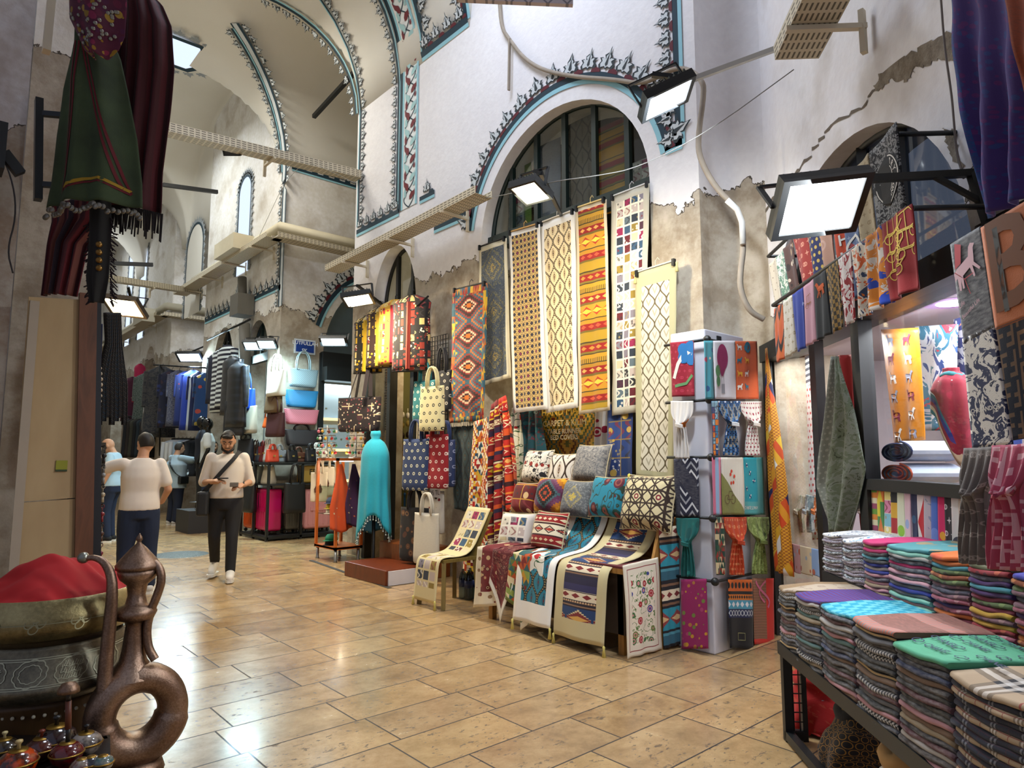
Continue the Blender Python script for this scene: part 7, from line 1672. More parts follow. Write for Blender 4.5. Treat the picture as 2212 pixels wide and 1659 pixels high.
# keyring rack
KX = atd(205, 1100, 4.45)
t = thing('keyring_rack', 'black rack with rows of hooks for keyrings beside the plywood board', 'display rack', V((KX.x, KX.y, 0)))
bm = BM(); a, b = atd(192, 955, 4.5), atd(180, 1240, 4.5); b2 = V((b.x, b.y, 0)); bar(bm, a, b2, .05, .3, up=RD); link('back_strip', bm, flat('#0f1116', .5), t)
random.seed(9); KR = ('top', 'second', 'third', 'fourth', 'fifth', 'sixth', 'lowest')
KN = [('red', '#7a1420'), ('brass', '#8a6a30'), ('silver', '#8a8884'), ('brown', '#4a2a1c'), ('amber', '#9a5a1c'), ('ivory', '#a89a80'), ('crimson', '#6a1028'), ('dark', '#2a2426')]
for r_ in range(7):
 y = 965+r_*42
 for k in range(4):
  f = k/3; q0 = atd(196-r_*2, y+f*6, 4.47); q = atd(194+f*34-r_*1.5, y+8-f*10, 4.42-.04*k); bm = BM(); bar(bm, q0, q, .006); link('hook', bm, flat('#16181c', .4, .5), t)
  for kk in range(2):
   nm, c = KN[(r_*3+k*5+kk*2) % 8]; p = q0.lerp(q, .95-.3*kk); bm = BM(); tube(bm, [p+V((.010*cos(a*PI/5), 0, -.012+.012*sin(a*PI/5))) for a in range(10)], .002, 4, closed=True)
   tube(bm, [p-EZ*.024, p-EZ*.05], .002, 4); ball(bm, p-EZ*.062, .015, 8); lathe(bm, [(0, 0), (.008, 0), (.010, -.035), (0, -.035)], 6, p-EZ*.075)
   tag(link('keyring', bm, flat(c, .35, .2)), '%s keyring on the %s hook of the %s row, %s' % (nm, ('innermost', 'second', 'third', 'outermost')[k], KR[r_], ('at the hook tip', 'nearer the rack')[kk]), 'keyring', 'keyrings on the rack by the board')
# copper cauldrons
def metal(nm, c1, c2, c3, sc=60, rough=.38, eng=None):
 m = Mat(nm); n = m.noise(6, 5); e = m.noise(sc, 4, None, .7); x, y, z = m.objpos()
 c = m.ramp(n*.6+e*.4, [(.25, c1), (.5, c2), (.75, c3)], 'LINEAR')
 return m.done(c, e*.25+rough-.1, .9, bump=e, bstr=.35, bdist=.004)
MBR = metal('aged_brass', '#5a5138', '#94875f', '#b8ab7c'); MBRD = metal('dark_brass', '#45423c', '#75705f', '#a09a84'); MCOP = metal('hammered_copper', '#43342a', '#846a58', '#bda491', 120, .36)
CC = atz(96, 1560, .30); CC = V((.30, 3.30, 0))
Cc = atd(108, 1420, 3.15); CX, CY = Cc.x, Cc.y
zt = lambda py, D=2.85: atd(110, py, D).z
z1, z2, z3 = zt(1542), zt(1400), zt(1300)
Rb, Rt = .345, .33
st = thing('inlaid_stand', 'low wooden stand with white inlay dots under the lower cauldron', 'stand', (CX, CY, 0))
bm = BM(); lathe(bm, [(0, 0), (.24, 0), (.25, z1-.02), (.26, z1), (0, z1)], 8, (CX, CY, 0)); link('body', bm, wood('#3a2814', '#5a4022'), st)
bm = BM()
for k in range(40):
 for z in (z1-.04, z1-.16): a = 2*PI*k/40; ball(bm, (CX+.252*cos(a)*.97, CY+.252*sin(a)*.97, z), .008, 6)
link('inlay', bm, flat('#c8c0a8', .5), st)
t = thing('cauldron', 'lower dark engraved copper cauldron with inscribed medallions', 'cauldron', (CX, CY, z1)); H1 = z2-z1-.01
bm = BM(); lathe(bm, [(0, .004), (.24, .004), (.31, .03), (Rb+.005, H1*.30), (Rb, H1*.38), (.315, H1*.72), (.285, H1*.93), (.29, H1), (.275, H1), (.28, H1*.9), (0, H1*.9)], 56, (CX, CY, z1)); link('vessel', bm, MBRD, t)
PRF = [(Rb, H1*.38), (.315, H1*.72), (.285, H1*.93)]
def on(u, v, lift=.003):
 """u metres round from the camera-facing side, v height in the vessel"""
 for (r0, h0), (r1, h1) in zip(PRF, PRF[1:]):
  if v <= h1 or (r1, h1) == PRF[-1]: r = lerp(r0, r1, min(max((v-h0)/(h1-h0), 0), 1)); break
 a = -PI/2-CYAW+.55*0+u/r+.0; return V((CX+(r+lift)*cos(a), CY+(r+lift)*sin(a), z1+v))
MENG = flat('#a8a890', .4, .6)
bm = BM(); hm = H1*.62
def sc2(cx, r, n=10, amp=.1): return [(cx+r*(1+amp*abs(sin(n/2*2*PI*k/64)))*cos(2*PI*k/64), hm+r*.85*(1+amp*abs(sin(n/2*2*PI*k/64)))*sin(2*PI*k/64)) for k in range(65)]
for i in range(-4, 5):
 c = i*.145-.02; put2d(bm, line2d(sc2(c, .055), .004), on, 0)
 if i % 2: put2d(bm, line2d(sc2(c, .036), .003), on, 0)
for v in (H1*.40, H1*.43, H1*.81, H1*.84): put2d(bm, line2d([(-.66+k*.02, v) for k in range(67)], .003), on, 0)
for i in range(-4, 5):
 if i % 2 == 0:
  random.seed(i)
  for r_ in range(3):
   x = -.04
   while x < .038:
    hh = random.choice((.008, .014, .02)); put2d(bm, line2d([(i*.145-.02+x, hm-.03+r_*.022), (i*.145-.02+x+.003, hm-.03+r_*.022+hh)], .0028), on, 0); x += random.uniform(.006, .011)
   put2d(bm, line2d([(i*.145-.02-.04+k*.01, hm-.031+r_*.022+.003*sin(k*1.7)) for k in range(9)], .0025), on, 0)
link('engraving', bm, MENG, t)
t = thing('cauldron', 'upper wide brass cauldron stacked on the engraved one', 'cauldron', (CX, CY, z2)); H2 = z3-z2
bm = BM(); lathe(bm, [(0, .004), (.26, .004), (.33, .025), (.36, .07), (.355, .12), (.335, H2*.8), (.33, H2), (.32, H2), (.325, H2*.8), (0, H2*.55)], 56, (CX-.01, CY, z2+.001)); link('vessel', bm, MBR, t)
bm = BM(); PRF = [(.357, .10), (.337, H2*.8), (.332, H2)]; zz = z1; z1_ = z1
def on2(u, v): r = lerp(.357, .335, (v-.1)/(H2*.8-.1)); a = -PI/2-CYAW+u/r; return V((CX-.01+(r+.003)*cos(a), CY+(r+.003)*sin(a), z2+v))
for i in range(-5, 6):
 for k in range(4): a = k*PI/2; put2d(bm, ring2d(.014, .018, 16, i*.16+.02*cos(a), H2*.55+.02*sin(a)), on2, 0)
for v in (.075*1.3, H2*.72): put2d(bm, line2d([(-.7+k*.02, v) for k in range(71)], .003), on2, 0)
link('engraving', bm, flat('#7d7658', .4, .7), t)
t = thing('red_cloth', 'bright red cloth bundled in the upper cauldron', 'cloth', (CX, CY, z3))
bm = BM(); n = 44; g = []
for j in range(n+1):
 row = []
 for i in range(n+1):
  a, b = i/n*2-1, j/n*2-1; r = math.hypot(a, b); k = max(abs(a), abs(b)); f = k/r if r > 1e-6 else 1; x, y = a*f*.325, b*f*.325
  e = k; z = z3-.05+.16*(1-e**2.2)+.05*noise.noise(V((x*5, y*5, 2)))+.06*abs(noise.noise(V((x*9+y*7, y*3, 7))))*(1-e*.4)+.026*abs(sin(x*13+y*20+3*noise.noise(V((x*5, y*5, 1)))))*(1-e*.7)
  row.append(bm.verts.new((CX-.01+x+.02*(1-e), CY+y, z)))
 g.append(row)
for j in range(n):
 for i in range(n): bm.faces.new((g[j][i], g[j][i+1], g[j+1][i+1], g[j+1][i]))
sub(link('bundle', bm, flat('#a0060c', .85, grain=.12), t, smooth=True))
# ring ewer
Dw = 3.05; base = atd(292, 1650, Dw)
t = thing('ring_ewer', 'tall hammered copper ewer with a ring shaped body and long spout', 'ewer', V((base.x, base.y, base.z)))
E_ = lambda px, py, dd=0.0: atd(px, py, Dw+dd)
rc = E_(296, 1540); top_ = E_(296, 1430); bot_ = E_(296, 1648); rt = (top_-bot_).length/2
bm = BM(); ring_dir = (RX*.80+RD*.6).normalized(); N = 56
pts = [rc+ring_dir*(rt*.86-.055)*cos(2*PI*k/N)*1.12+EZ*(rt-.06)*sin(2*PI*k/N) for k in range(N)]
prev = []
for k in range(N):
 c = pts[k]; d = (c-rc).normalized(); nn = ring_dir.cross(EZ).normalized(); rr = .062*(1+.12*(sin(2*PI*k/N) < -.2)); rg = []
 for q in range(14):
  a = 2*PI*q/14; ca, sa = cos(a), sin(a); rg.append(bm.verts.new(c+d*ca*rr+nn*math.copysign(abs(sa)**.7, sa)*rr*1.25))
 prev.append(rg)
for k in range(N):
 A, B = prev[k], prev[(k+1) % N]
 for q in range(14): f = bm.faces.new((A[q], A[(q+1) % 14], B[(q+1) % 14], B[q])); f.smooth = True
link('ring_body', bm, MCOP, t)
ax = E_(288, 1440); zt_ = lambda py: E_(285, py).z
bm = BM(); prof = []
for py, r in ((1462, .10), (1445, .085), (1425, .055), (1400, .045), (1350, .036), (1340, .04), (1335, .075), (1322, .086), (1312, .078), (1305, .045), (1285, .035), (1262, .042), (1250, .07), (1240, .08), (1228, .082)): prof.append((r, zt_(py)))
lathe(bm, prof+[(0, zt_(1228))], 28, (ax.x-.004, ax.y, 0)); link('neck', bm, MCOP, t)
bm = BM(); lathe(bm, [(0, zt_(1228)), (.088, zt_(1228)), (.09, zt_(1220)), (.075, zt_(1208)), (.03, zt_(1182)), (.012, zt_(1174)), (.008, zt_(1170)), (.014, zt_(1165)), (.012, zt_(1160)), (.004, zt_(1154)), (0, zt_(1151))], 28, (ax.x-.006, ax.y, 0)); link('lid', bm, MCOP, t)
bm = BM(); sp = smoothpts([E_(231, 1545, -.10), E_(224, 1510, -.10), E_(228, 1440, -.1), E_(238, 1340, -.1), E_(243, 1275, -.1), E_(240, 1240, -.1), E_(225, 1213, -.1), E_(204, 1204, -.1), E_(186, 1206, -.1)], 2); n = len(sp)
tube(bm, sp, [lerp(.036, .012, min(1, (k/(n-1))*1.15)) for k in range(n)], 12); link('spout', bm, MCOP, t)
bm = BM(); ball(bm, E_(180, 1205, -.1), .024, 12); link('spout_head', bm, flat('#8a8a80', .3, .8), t)
bm = BM(); hp = smoothpts([E_(310, 1222), E_(325, 1212), E_(345, 1225), E_(350, 1255), E_(338, 1290), E_(325, 1320), E_(316, 1360), E_(320, 1400), E_(335, 1425)], 2); tube(bm, hp, .018, 10); link('handle', bm, MCOP, t)
bm = BM(); bar(bm, E_(303, 1208), E_(312, 1190), .02, .012); link('thumb_piece', bm, MCOP, t)
bm = BM(); lathe(bm, [(0, 0), (.12, 0), (.11, .03), (.06, .05), (0, .05)], 24, V((rc.x, rc.y, bot_.z-.03))); link('foot', bm, MCOP, t)
zb = bot_.z-.03
# lacquered bowls
t = thing('low_table', 'low dark table carrying the lacquered bowls at the bottom left', 'table', atz(90, 1640, 0)); q = [atz(a, b, .265) for a, b in ((-90, 1588), (238, 1588), (240, 1740), (-120, 1740))]
bm = BM(); A = [bm.verts.new(p) for p in q]; B = [bm.verts.new(p-EZ*.03) for p in q]; bm.faces.new(A[::-1]); bm.faces.new(B)
for i in range(4): bm.faces.new((A[i], A[(i+1) % 4], B[(i+1) % 4], B[i]))
link('table_top', bm, flat('#1c1410', .5), t)
for p in q: bm = BM(); r_ = p.lerp(sum(q, V())/4, .1); bar(bm, r_, V((r_.x, r_.y, 0)), .03); link('leg', bm, flat('#1c1410', .5), t)
def bowl(lb, px, py, D, r, c, knob=None, ring=None):
 p = atz(px, py, .27+r*.8); zb_ = .27; t = thing('lacquered_bowl', lb, 'bowl', V((p.x, p.y, zb_)), 'lacquered bowls by the ewer')
 bm = BM(); lathe(bm, [(0, 0), (r*.5, 0), (r*.5, r*.1), (r*.9, r*.4), (r, r*.75), (r*.98, r*.85), (0, r*.85)], 28, (p.x, p.y, zb_)); link('bowl', bm, c, t)
 bm = BM(); lathe(bm, [(r*1.02, r*.84), (r*1.02, r*.92), (r*.9, r*1.2), (r*.6, r*1.45), (r*.3, r*1.55), (0, r*1.56)], 28, (p.x, p.y, zb_)); link('lid', bm, c, t)
 bm = BM(); lathe(bm, [(r*.5, r*1.5), (r*.45, r*1.56), (0, r*1.6)], 20, (p.x, p.y, zb_)); tube(bm, [(p.x+r*1.02*cos(a*PI/12), p.y+r*1.02*sin(a*PI/12), zb_+r*.86) for a in range(24)], .004, 5, closed=True); link('gilt_band', bm, flat('#8a6a2a', .35, .8), t)
 if knob: bm = BM(); lathe(bm, [(0, r*1.55), (r*.12, r*1.55), (r*.08, r*1.8), (r*.2, r*1.95), (r*.18, r*2.05), (0, r*2.1)], 12, (p.x, p.y, zb_)); link('knob', bm, flat(knob, .4), t)
 return V((p.x, p.y, zb_))
def lac(c1, c2): m = Mat('lacquer'); n = m.noise(30, 4); return m.done(m.ramp(n, [(.4, c1), (.6, c2)], 'LINEAR'), .15, coat=.6)
bowl('orange mottled lacquered bowl at the bottom left corner', 38, 1648, 2.4, .062, lac('#b8400c', '#3a1408'), '#b8a06a')
bowl('dark red lacquered bowl with a gilt rim in front of the ewer', 144, 1628, 2.45, .055, lac('#5a0a10', '#3a0408'))
bowl('brown lacquered bowl with a flower between the orange and the red bowl', 88, 1618, 2.6, .055, lac('#2a0c0c', '#4a1a14'), '#6a2a18')
bowl('black lacquered bowl behind the red one', 120, 1598, 2.8, .07, lac('#140a0c', '#2a1416'), '#14100e')
bowl('black and white flowered lacquered bowl beside the ewer foot', 185, 1606, 2.75, .055, lac('#160c0c', '#8a8078'), '#14100e')
bowl('black lacquered bowl at the very left edge', 8, 1618, 2.6, .05, lac('#141010', '#3a2c14'), '#b8a878')
for k, (px, py, c, lb) in enumerate(((196, 1650, '#2a2c34', 'small dark lidded box by the ewer foot'), (222, 1648, '#3a5a5a', 'small green patterned box by the ewer foot'), (176, 1655, '#5a1018', 'small red lidded box between bowl and ewer'))): bowl(lb, px, py, 2.45, .035, lac(c, '#8a8478'))
p0, p1 = atd(147, 1602, 2.45), atd(148, 1492, 2.45); t = thing('copper_topped_rod', 'rod with a copper mushroom cap standing on the red bowl', 'rod', p0)
bm = BM(); tube(bm, [p0, p0.lerp(p1, .3)], .008, 8); tube(bm, [p0.lerp(p1, .25), p0.lerp(p1, .8)], .010, 8, 1); tube(bm, [p0.lerp(p1, .8), p1], .008, 8); link('stem', bm, [flat('#14120f', .4), flat('#5a2a18', .5)], t)
bm = BM(); lathe(bm, [(0, 0), (.035, 0), (.034, .012), (.022, .03), (0, .036)], 16, p1-EZ*.005); link('cap', bm, MCOP, t)
# ================================================================ white display pier with scarves
PX0, PX1, PY0, PY1 = 4.39, 4.95, 2.76, 3.07
ptop = atx(1545, 706, PX0).z
t = thing('display_pier', 'white display pier with five tiers of scarves', 'display stand', (PX0, PY0, 0))
bm = BM(); box(bm, (PX0, PY0, 0), (PX1, PY1, ptop)); bevel(link('body', bm, flat('#c9cad4', .45), t), .01)
bm = BM(); box(bm, (PX0+.16, PY0-.006, ptop-.07), (PX0+.22, PY0, ptop-.035)); link('plate', bm, flat('#3a3a40', .4, .6), t)
TIERY = (737, 866, 988, 1117, 1250)
for y in TIERY:
 bm = BM(); a = atx(1500, y, PX0-.05); tube(bm, [(PX0-.05, PY0-.05, a.z), (PX0-.05, PY1+.02, a.z)], .011, 8); tube(bm, [(PX0-.05, PY0-.05, a.z), (PX1-.02, PY0-.05, a.z)], .011, 8); ball(bm, (PX0-.05, PY0-.05, a.z), .03, 10); link('rail_arm', bm, DKF, t)
def PL(a, b): return atx(a, b, PX0-.075)
def PR(a, b): return aty(a, b, PY0-.075)
def tied(lb, quad, plane, mat, name='knotted_scarf', cat='scarf', group=None, knot=.42, nar=.34, tail=.62, fold=.012, mats=(), decals=(), kn=True):
 """scarf laid over a rail, gathered in a loose knot"""
 P4 = [plane(*q) for q in quad]; w = (P4[1]-P4[0]).length; h = (P4[2]-P4[0]).length; n = (P4[2]-P4[0]).cross(P4[1]-P4[0]).normalized()
 t = thing(name, lb, cat, P4[0].lerp(P4[1], .5), group)
 def P(s, tt):
  p = P4[0].lerp(P4[2], tt); q = P4[1].lerp(P4[3], tt); c = p.lerp(q, .5)
  k = 1-(1-nar)*math.exp(-((tt-knot)/.13)**2) if tt < knot else lerp(nar, tail, min(1, (tt-knot)/(1-knot)*1.3))
  bul = .035*math.exp(-((tt-knot*.75)/.16)**2)*sin(PI*s)
  return c+(q-p)*(s-.5)*k+n*(bul+fold*sin(s*2*PI*4+tt*3)*min(1, tt*3))-EZ*.05*sin(PI*s)*math.exp(-((tt-knot*.6)/.12)**2)
 cloth('cloth', P, w, h, [mat]+list(mats), 24, 40, .005, t, decals=decals, wob=.008, seed=w*99)
 if not kn: return t
 bm = BM(); c = P(.5, knot)
 for k in range(3): tube(bm, [c+(P4[1]-P4[0]).normalized()*w*nar*.42*cos(PI*i/8)+n*(.004+.012*sin(PI*i/8))-EZ*(.009*k-.009+.006*cos(PI*i/8)) for i in range(9)], .007, 8)
 link('knot', bm, mat, t); return t
GS = 'scarves on the white display pier'
def rscarf(lb, quad, plane, fn, decals=(), mats=(), fold=.006, nf=1.5, group=GS, wob=.006, name='hung_scarf'): return hanging(name, lb, 'scarf', quad, plane, tex(fn) if callable(fn) else fn, fold, nf, group, decals=decals, mats=mats, nu=12, nv=24, wob=wob)
def Q(x0, x1, y0, y1, dy=0): return [(x0, y0), (x1, y0-dy), (x0+3, y1), (x1+3, y1-dy*.3)]
K1, K2, K3 = flat('#18181c', .8), flat('#d8d4cc', .8), flat('#c83a20', .8)
PKB = flat('#8a2a58', .8); GRN = flat('#5a8a5a', .8); CYB = flat('#1c6aa8', .8); OLV = flat('#5a6a2c', .8)
rscarf('crimson scarf with a big blue flower print, top left of the pier', Q(1447, 1498, 740, 857, 4), PL, c_mono(.05, '#8a0c28', '#a83048'), [(circle2d(.05, 10, .17+.06*cos(k*1.25), .09+.05*sin(k*1.25)), 1) for k in range(5)]+[(circle2d(.03, 12, .17, .09), 2), (line2d([(.03, .28), (.07, .17), (.12, .1)], .03), 2), (line2d([(.04, .34), (.14, .32), (.2, .26)], .022), 3)], [CYB, K2, GRN])
rscarf('narrow turquoise printed scarf end on at the top tier', Q(1521, 1540, 736, 862), PR, c_blobs(16, '#4a9aa8', ['#c8b8a8', '#a83a50', '#2a5a8a'], .35))
H1_ = (aty(1542, 862, PY0-.075)-aty(1542, 736, PY0-.075)).length
rscarf('white scarf printed with a large pink balloon on the top tier', Q(1541, 1588, 736, 862), PR, c_plain('#d0ccd0', .02), [(circle2d(.075, 24, .11, .13, .105), 1), (tri_shape([(.07, .22), (.15, .22), (.12, .27), (.10, .27)]), 1), (circle2d(.035, 16, .045, .23, .045), 2), (circle2d(.03, 16, .05, .31, .04), 2), (tri_shape([(.10, .33), (.14, .33), (.14, .40), (.10, .40)]), 3), (line2d([(.09, .25), (.11, .33)], .004), 3), (line2d([(.13, .25), (.13, .33)], .004), 3)], [PKB, GRN, flat('#8a8a90', .8)])
HORSE = tri_shape([(-.5, .02), (-.46, .2), (-.30, .24), (.18, .22), (.30, .40), (.40, .44), (.52, .34), (.42, .28), (.34, .10), (.28, -.02), (.40, -.28), (.34, -.30), (.20, -.05), (.16, -.32), (.10, -.32), (.10, -.04), (-.20, -.04), (-.30, -.32), (-.36, -.30), (-.30, -.06), (-.42, -.30), (-.48, -.26), (-.40, .04)])
def horses(cols, rows, w, h, s, x0=0, y0=0): return [(xf(HORSE, x0+(i+.5)*w/cols, y0+(j+.5)*h/rows, s, PI, -1 if (i+j) % 2 else 1), 1+(i+j) % 3) for i in range(cols) for j in range(rows)]
rscarf('orange scarf with pale horses and a round emblem on the top tier', Q(1589, 1635, 737, 862), PR, c_plain('#c0501c', .04), horses(2, 4, .2, .42, .07)+[(ring2d(.02, .045, 16, .17, .05), 2)], [K2, flat('#2a6a80', .8), flat('#d8a030', .8)])
tied('white knotted scarf with an orange fan print on the second tier', Q(1448, 1497, 866, 990), PL, tex(c_mesh2(c_stripe(['#d0ccc8', '#c8c4c0'], .03, 'u'), c_plain('#c87020', .1), lambda m: (m.v > .14)*(m.v < .2))), group=GS)
rscarf('narrow scarf with coloured squares end on at the second tier', Q(1536, 1552, 866, 984), PR, c_patch(.045, .1, '#1c3a5a', ['#c8401c', '#2a7aa0', '#d87a1c', '#1c4a80', '#8ab0c0']))
tied('blue and grey checked knotted scarf on the second tier', Q(1552, 1600, 866, 984), PR, tex(c_kilim(.09, .12, [(0, '#d0d4d8'), (.1, '#184a80'), (.3, '#0c1c34'), (.4, '#3a6a98'), (.55, '#8a8478'), (.7, '#14304c')], jag=4)), group=GS)
tied('white knotted scarf with dark red dots on the second tier', Q(1600, 1645, 867, 984), PR, tex(c_dots(.028, '#ccc4bc', '#8a1c34', .22)), group=GS)
rscarf('navy scarf with white chain borders on the third tier', Q(1455, 1508, 992, 1116, 3), PL, c_mesh2(c_zig(.10, .12, ['#10142e', '#b8bcc4', '#10142e', '#10142e', '#8a8e98', '#10142e']), c_plain('#10142e', .02), lambda m: ((m.u-m.v*.7).ab() < .06).mx(m.u < .05)))
rscarf('pink and pale blue scarf edge on the third tier', Q(1539, 1558, 988, 1112), PR, c_stripe(['#c86a88', '#8aa8c8', '#c87a90'], .12, 'u'))
rscarf('white and olive scarf printed with a bicycle on the third tier', Q(1558, 1605, 988, 1112), PR, c_mesh2(c_stripe(['#d0ccc0', '#c4bfb0'], .02, 'u'), c_plain('#7a7c40', .05), lambda m: m.v*1.1 > m.u+.13), [(ring2d(.030, .034, 20, .06, .31), 1), (ring2d(.030, .034, 20, .15, .31), 1), (line2d([(.06, .31), (.09, .25), (.14, .25), (.15, .31), (.1, .31), (.06, .31)], .004), 1)]+[(circle2d(.014, 8, .14+.03*cos(k), .14+.05*sin(k*2)), 2) for k in range(5)], [flat('#5a3a30', .8), K3])
rscarf('turquoise scarf with dragonflies and a lettered hem on the third tier', Q(1605, 1650, 988, 1112), PR, c_border(.2, .41, 0, '#4a9a9c', c_plain('#0f8f9e', .04), bot=.07), [(xf(text2d('CHRISTIAN', .036), .10, .385, 1, 0, 1), 1)]+[(xf(circle2d(.02, 8, ry=.006), .05+.05*(k % 3), .06+.06*k, 1, k), 2) for k in range(5)]+[(xf(circle2d(.02, 8, ry=.006), .05+.05*(k % 3), .06+.06*k, 1, k+1.3), 1) for k in range(5)], [K2, flat('#1c3a6a', .8)])
tied('teal green knotted scarf on the fourth tier', Q(1460, 1510, 1119, 1246), PL, tex(c_blobs(14, '#0c5a58', ['#0f6a66', '#1c7a74', '#0a4a4a'], .4)), group=GS)
rscarf('dark green patterned scarf edge on the fourth tier', Q(1545, 1564, 1117, 1242), PR, c_trigrid(.03, .04, ['#1c4a34', '#c8b890', '#8a2a20', '#1c3a30']))
tied('orange red monogram knotted scarf on the fourth tier', Q(1563, 1613, 1117, 1242), PR, tex(c_mono(.035, '#b03a12', '#d08a58')), group=GS)
tied('olive green knotted scarf with dark foliage on the fourth tier', Q(1614, 1662, 1117, 1240), PR, tex(c_marble(22, ['#38481c', '#6a7a3a', '#8a9a58', '#4a5a28'])), group=GS)
rscarf('magenta scarf with yellow flowers on the lowest tier', Q(1470, 1526, 1252, 1402, 2), PL, c_border(.25, .5, 0, '#8a1c58', c_blobs(24, '#8a1c58', ['#b88a28', '#a03a68', '#8a1c58', '#6a7a38', '#a87038'], .36), bot=.0))
rscarf('black scarf with orange and blue bands on the lowest tier', Q(1574, 1625, 1252, 1400), PR, c_bands(.52, [(0, '#c8601c'), (.16, '#181818'), (.2, '#c8701c'), (.28, '#4a9ab8'), (.4, '#14204a'), (.52, '#101014'), (.93, '#1c2a5a')], [(.08, .06, .05, '#181818', 'o'), (.24, .03, .03, '#181818', 'o'), (.34, .05, .06, '#d8e0e8', 'd'), (.46, .05, .04, '#c8d0d8', 'x')]), [(line2d([(.12, .38), (.2, .38), (.2, .43), (.12, .43), (.12, .38)], .006), 1)], [flat('#8a8a60', .8)])
rscarf('brown woven scarf with a pink rope print and red fringe on the lowest tier', Q(1626, 1672, 1249, 1392), PR, c_border(.2, .48, 0, '#c82a1c', c_stripe(['#6a3a28', '#8a6a4a', '#7a3a34', '#9a7a58'], .02), bot=.03), [(line2d([(.04+.10*(1-cos(k*.35)), .02+.018*k) for k in range(12)], .02), 1), (line2d([(.19-.1*sin(k*.3), .02+.016*k) for k in range(11)], .016), 1)], [flat('#c86a8a', .8)])
# long orange silk beside the pier
def silkP(s, tt):
 a, b = ats(1655, 752, .10), ats(1694, 1240, .10); d = A1*-1; w = lerp(.05, .26, min(1, tt*1.6)); c = a.lerp(b, tt)
 return c+d*(s-.5)*w+N1*.03*sin(s*16+tt*2)*min(1, tt*3)
t = thing('hung_scarf', 'long orange and yellow silk scarf hanging between pier and shop window', 'scarf', silkP(.5, 0))
cloth('cloth', silkP, .34, 1.7, tex(c_mesh2(c_zig(.34, .8, ['#c84a0c', '#d8a020', '#e0d8d0', '#18184a', '#c84a0c', '#d89018', '#c8400c', '#d8b030']), c_check(.012, '#d89a20', '#a05a10'), lambda m: (m.v*2.3+m.u*3).fr() < .6), .5), 26, 40, .004, t)
# ---------------------------------------------------------------- scarf shop front
def sOf(p): return ((5.3-p.x)+(2.7-p.y))/(2*SN)
s_l, s_m1, s_m2, s_r = sOf(ats(1672, 900)), sOf(ats(1783, 900)), sOf(ats(1886, 900)), 3.6
zsill = ats(1905, 1046).z
t = thing('door_3', 'black metal shop front of the scarf shop', 'shop front', SH(1.5, 0)); t['kind'] = 'structure'
for s, w in ((s_l, .05), (s_m1, .06), (s_m2, .08), (s_r, .08)):
 bm = BM(); bar(bm, SH(s, 0, .04), SH(s, 2.26, .04), w, .1, up=A1); link('door_frame', bm, DKF, t)
bm = BM(); bar(bm, SH(-.02, 2.26, .02), SH(s_r+.1, 2.26, .02), .16, .14); bar(bm, SH(s_m2, zsill, .03), SH(s_r, zsill, .03), .1, .06); link('lintel', bm, DKF, t)
for a, b, z0, z1_ in ((s_l, s_m1, .1, 2.2), (s_m2, s_r, zsill, 2.2)):
 bm = BM(); sheet(bm, [[(a, z0), (b, z0), (b, z1_), (a, z1_)]], lambda x, y, d: SH(x, y, .02)); link('pane', bm, glassmat('#eef2f2', .05, 'sh'), t)
bm = BM()
MW_ = flat('#c8c0c8', .6)
for L, mp in (([(-.3, 0), (4, 0), (4, 2.3), (-.3, 2.3)], lambda a, b, d: SH(a, b, -1.5-d)), ([(-.3, .02), (4, .02), (4, 1.5), (-.3, 1.5)], lambda a, b, d: SH(a, 2.24+d, -b)), ([(0, 0), (1.5, 0), (1.5, 2.3), (0, 2.3)], lambda a, b, d: SH(4+d, b, -a)), ([(0, 0), (1.5, 0), (1.5, 2.3), (0, 2.3)], lambda a, b, d: SH(-.3-d, b, -a))): sheet(bm, [L], mp, .04)
struct('wall_inner_scarf', bm, MW_, 'white inner walls and ceiling of the scarf shop')
for k in range(6):
 s, dd = s_m2+.25+.5*(k // 2), .35+.5*(k % 2); bm = BM(); put2d(bm, circle2d(.09, 24), lambda x, y: SH(s+x, 2.235, -dd-y), 0); put2d(bm, ring2d(.09, .15, 24), lambda x, y: SH(s+x, 2.237, -dd-y), 1); tag(link('ceiling_downlight', bm, [emis('#ffffff', 8), flat('#c8a8d8', .5)]), 'round ceiling light in the scarf shop, %s row from the front, %s along' % (('first', 'second')[k % 2], ('first', 'second', 'third')[k // 2]), 'ceiling light', 'round lights of the scarf shop')
area('lamp_or_fill', SH(s_m2+.7, 2.2, -.7), SH(s_m2+.7, 0, -.6), 1.2, .8, 50, (.97, .96, 1)); area('lamp_or_fill', SH(s_m2+.55, 2.18, -.07), SH(s_m2+.55, 1.2, -.6), 1.2, .08, 26, (.97, .96, 1)); area('lamp_or_fill', SH(.6, 2.2, -.07), SH(.6, .9, -.5), .9, .1, 22, (1, .96, .92))
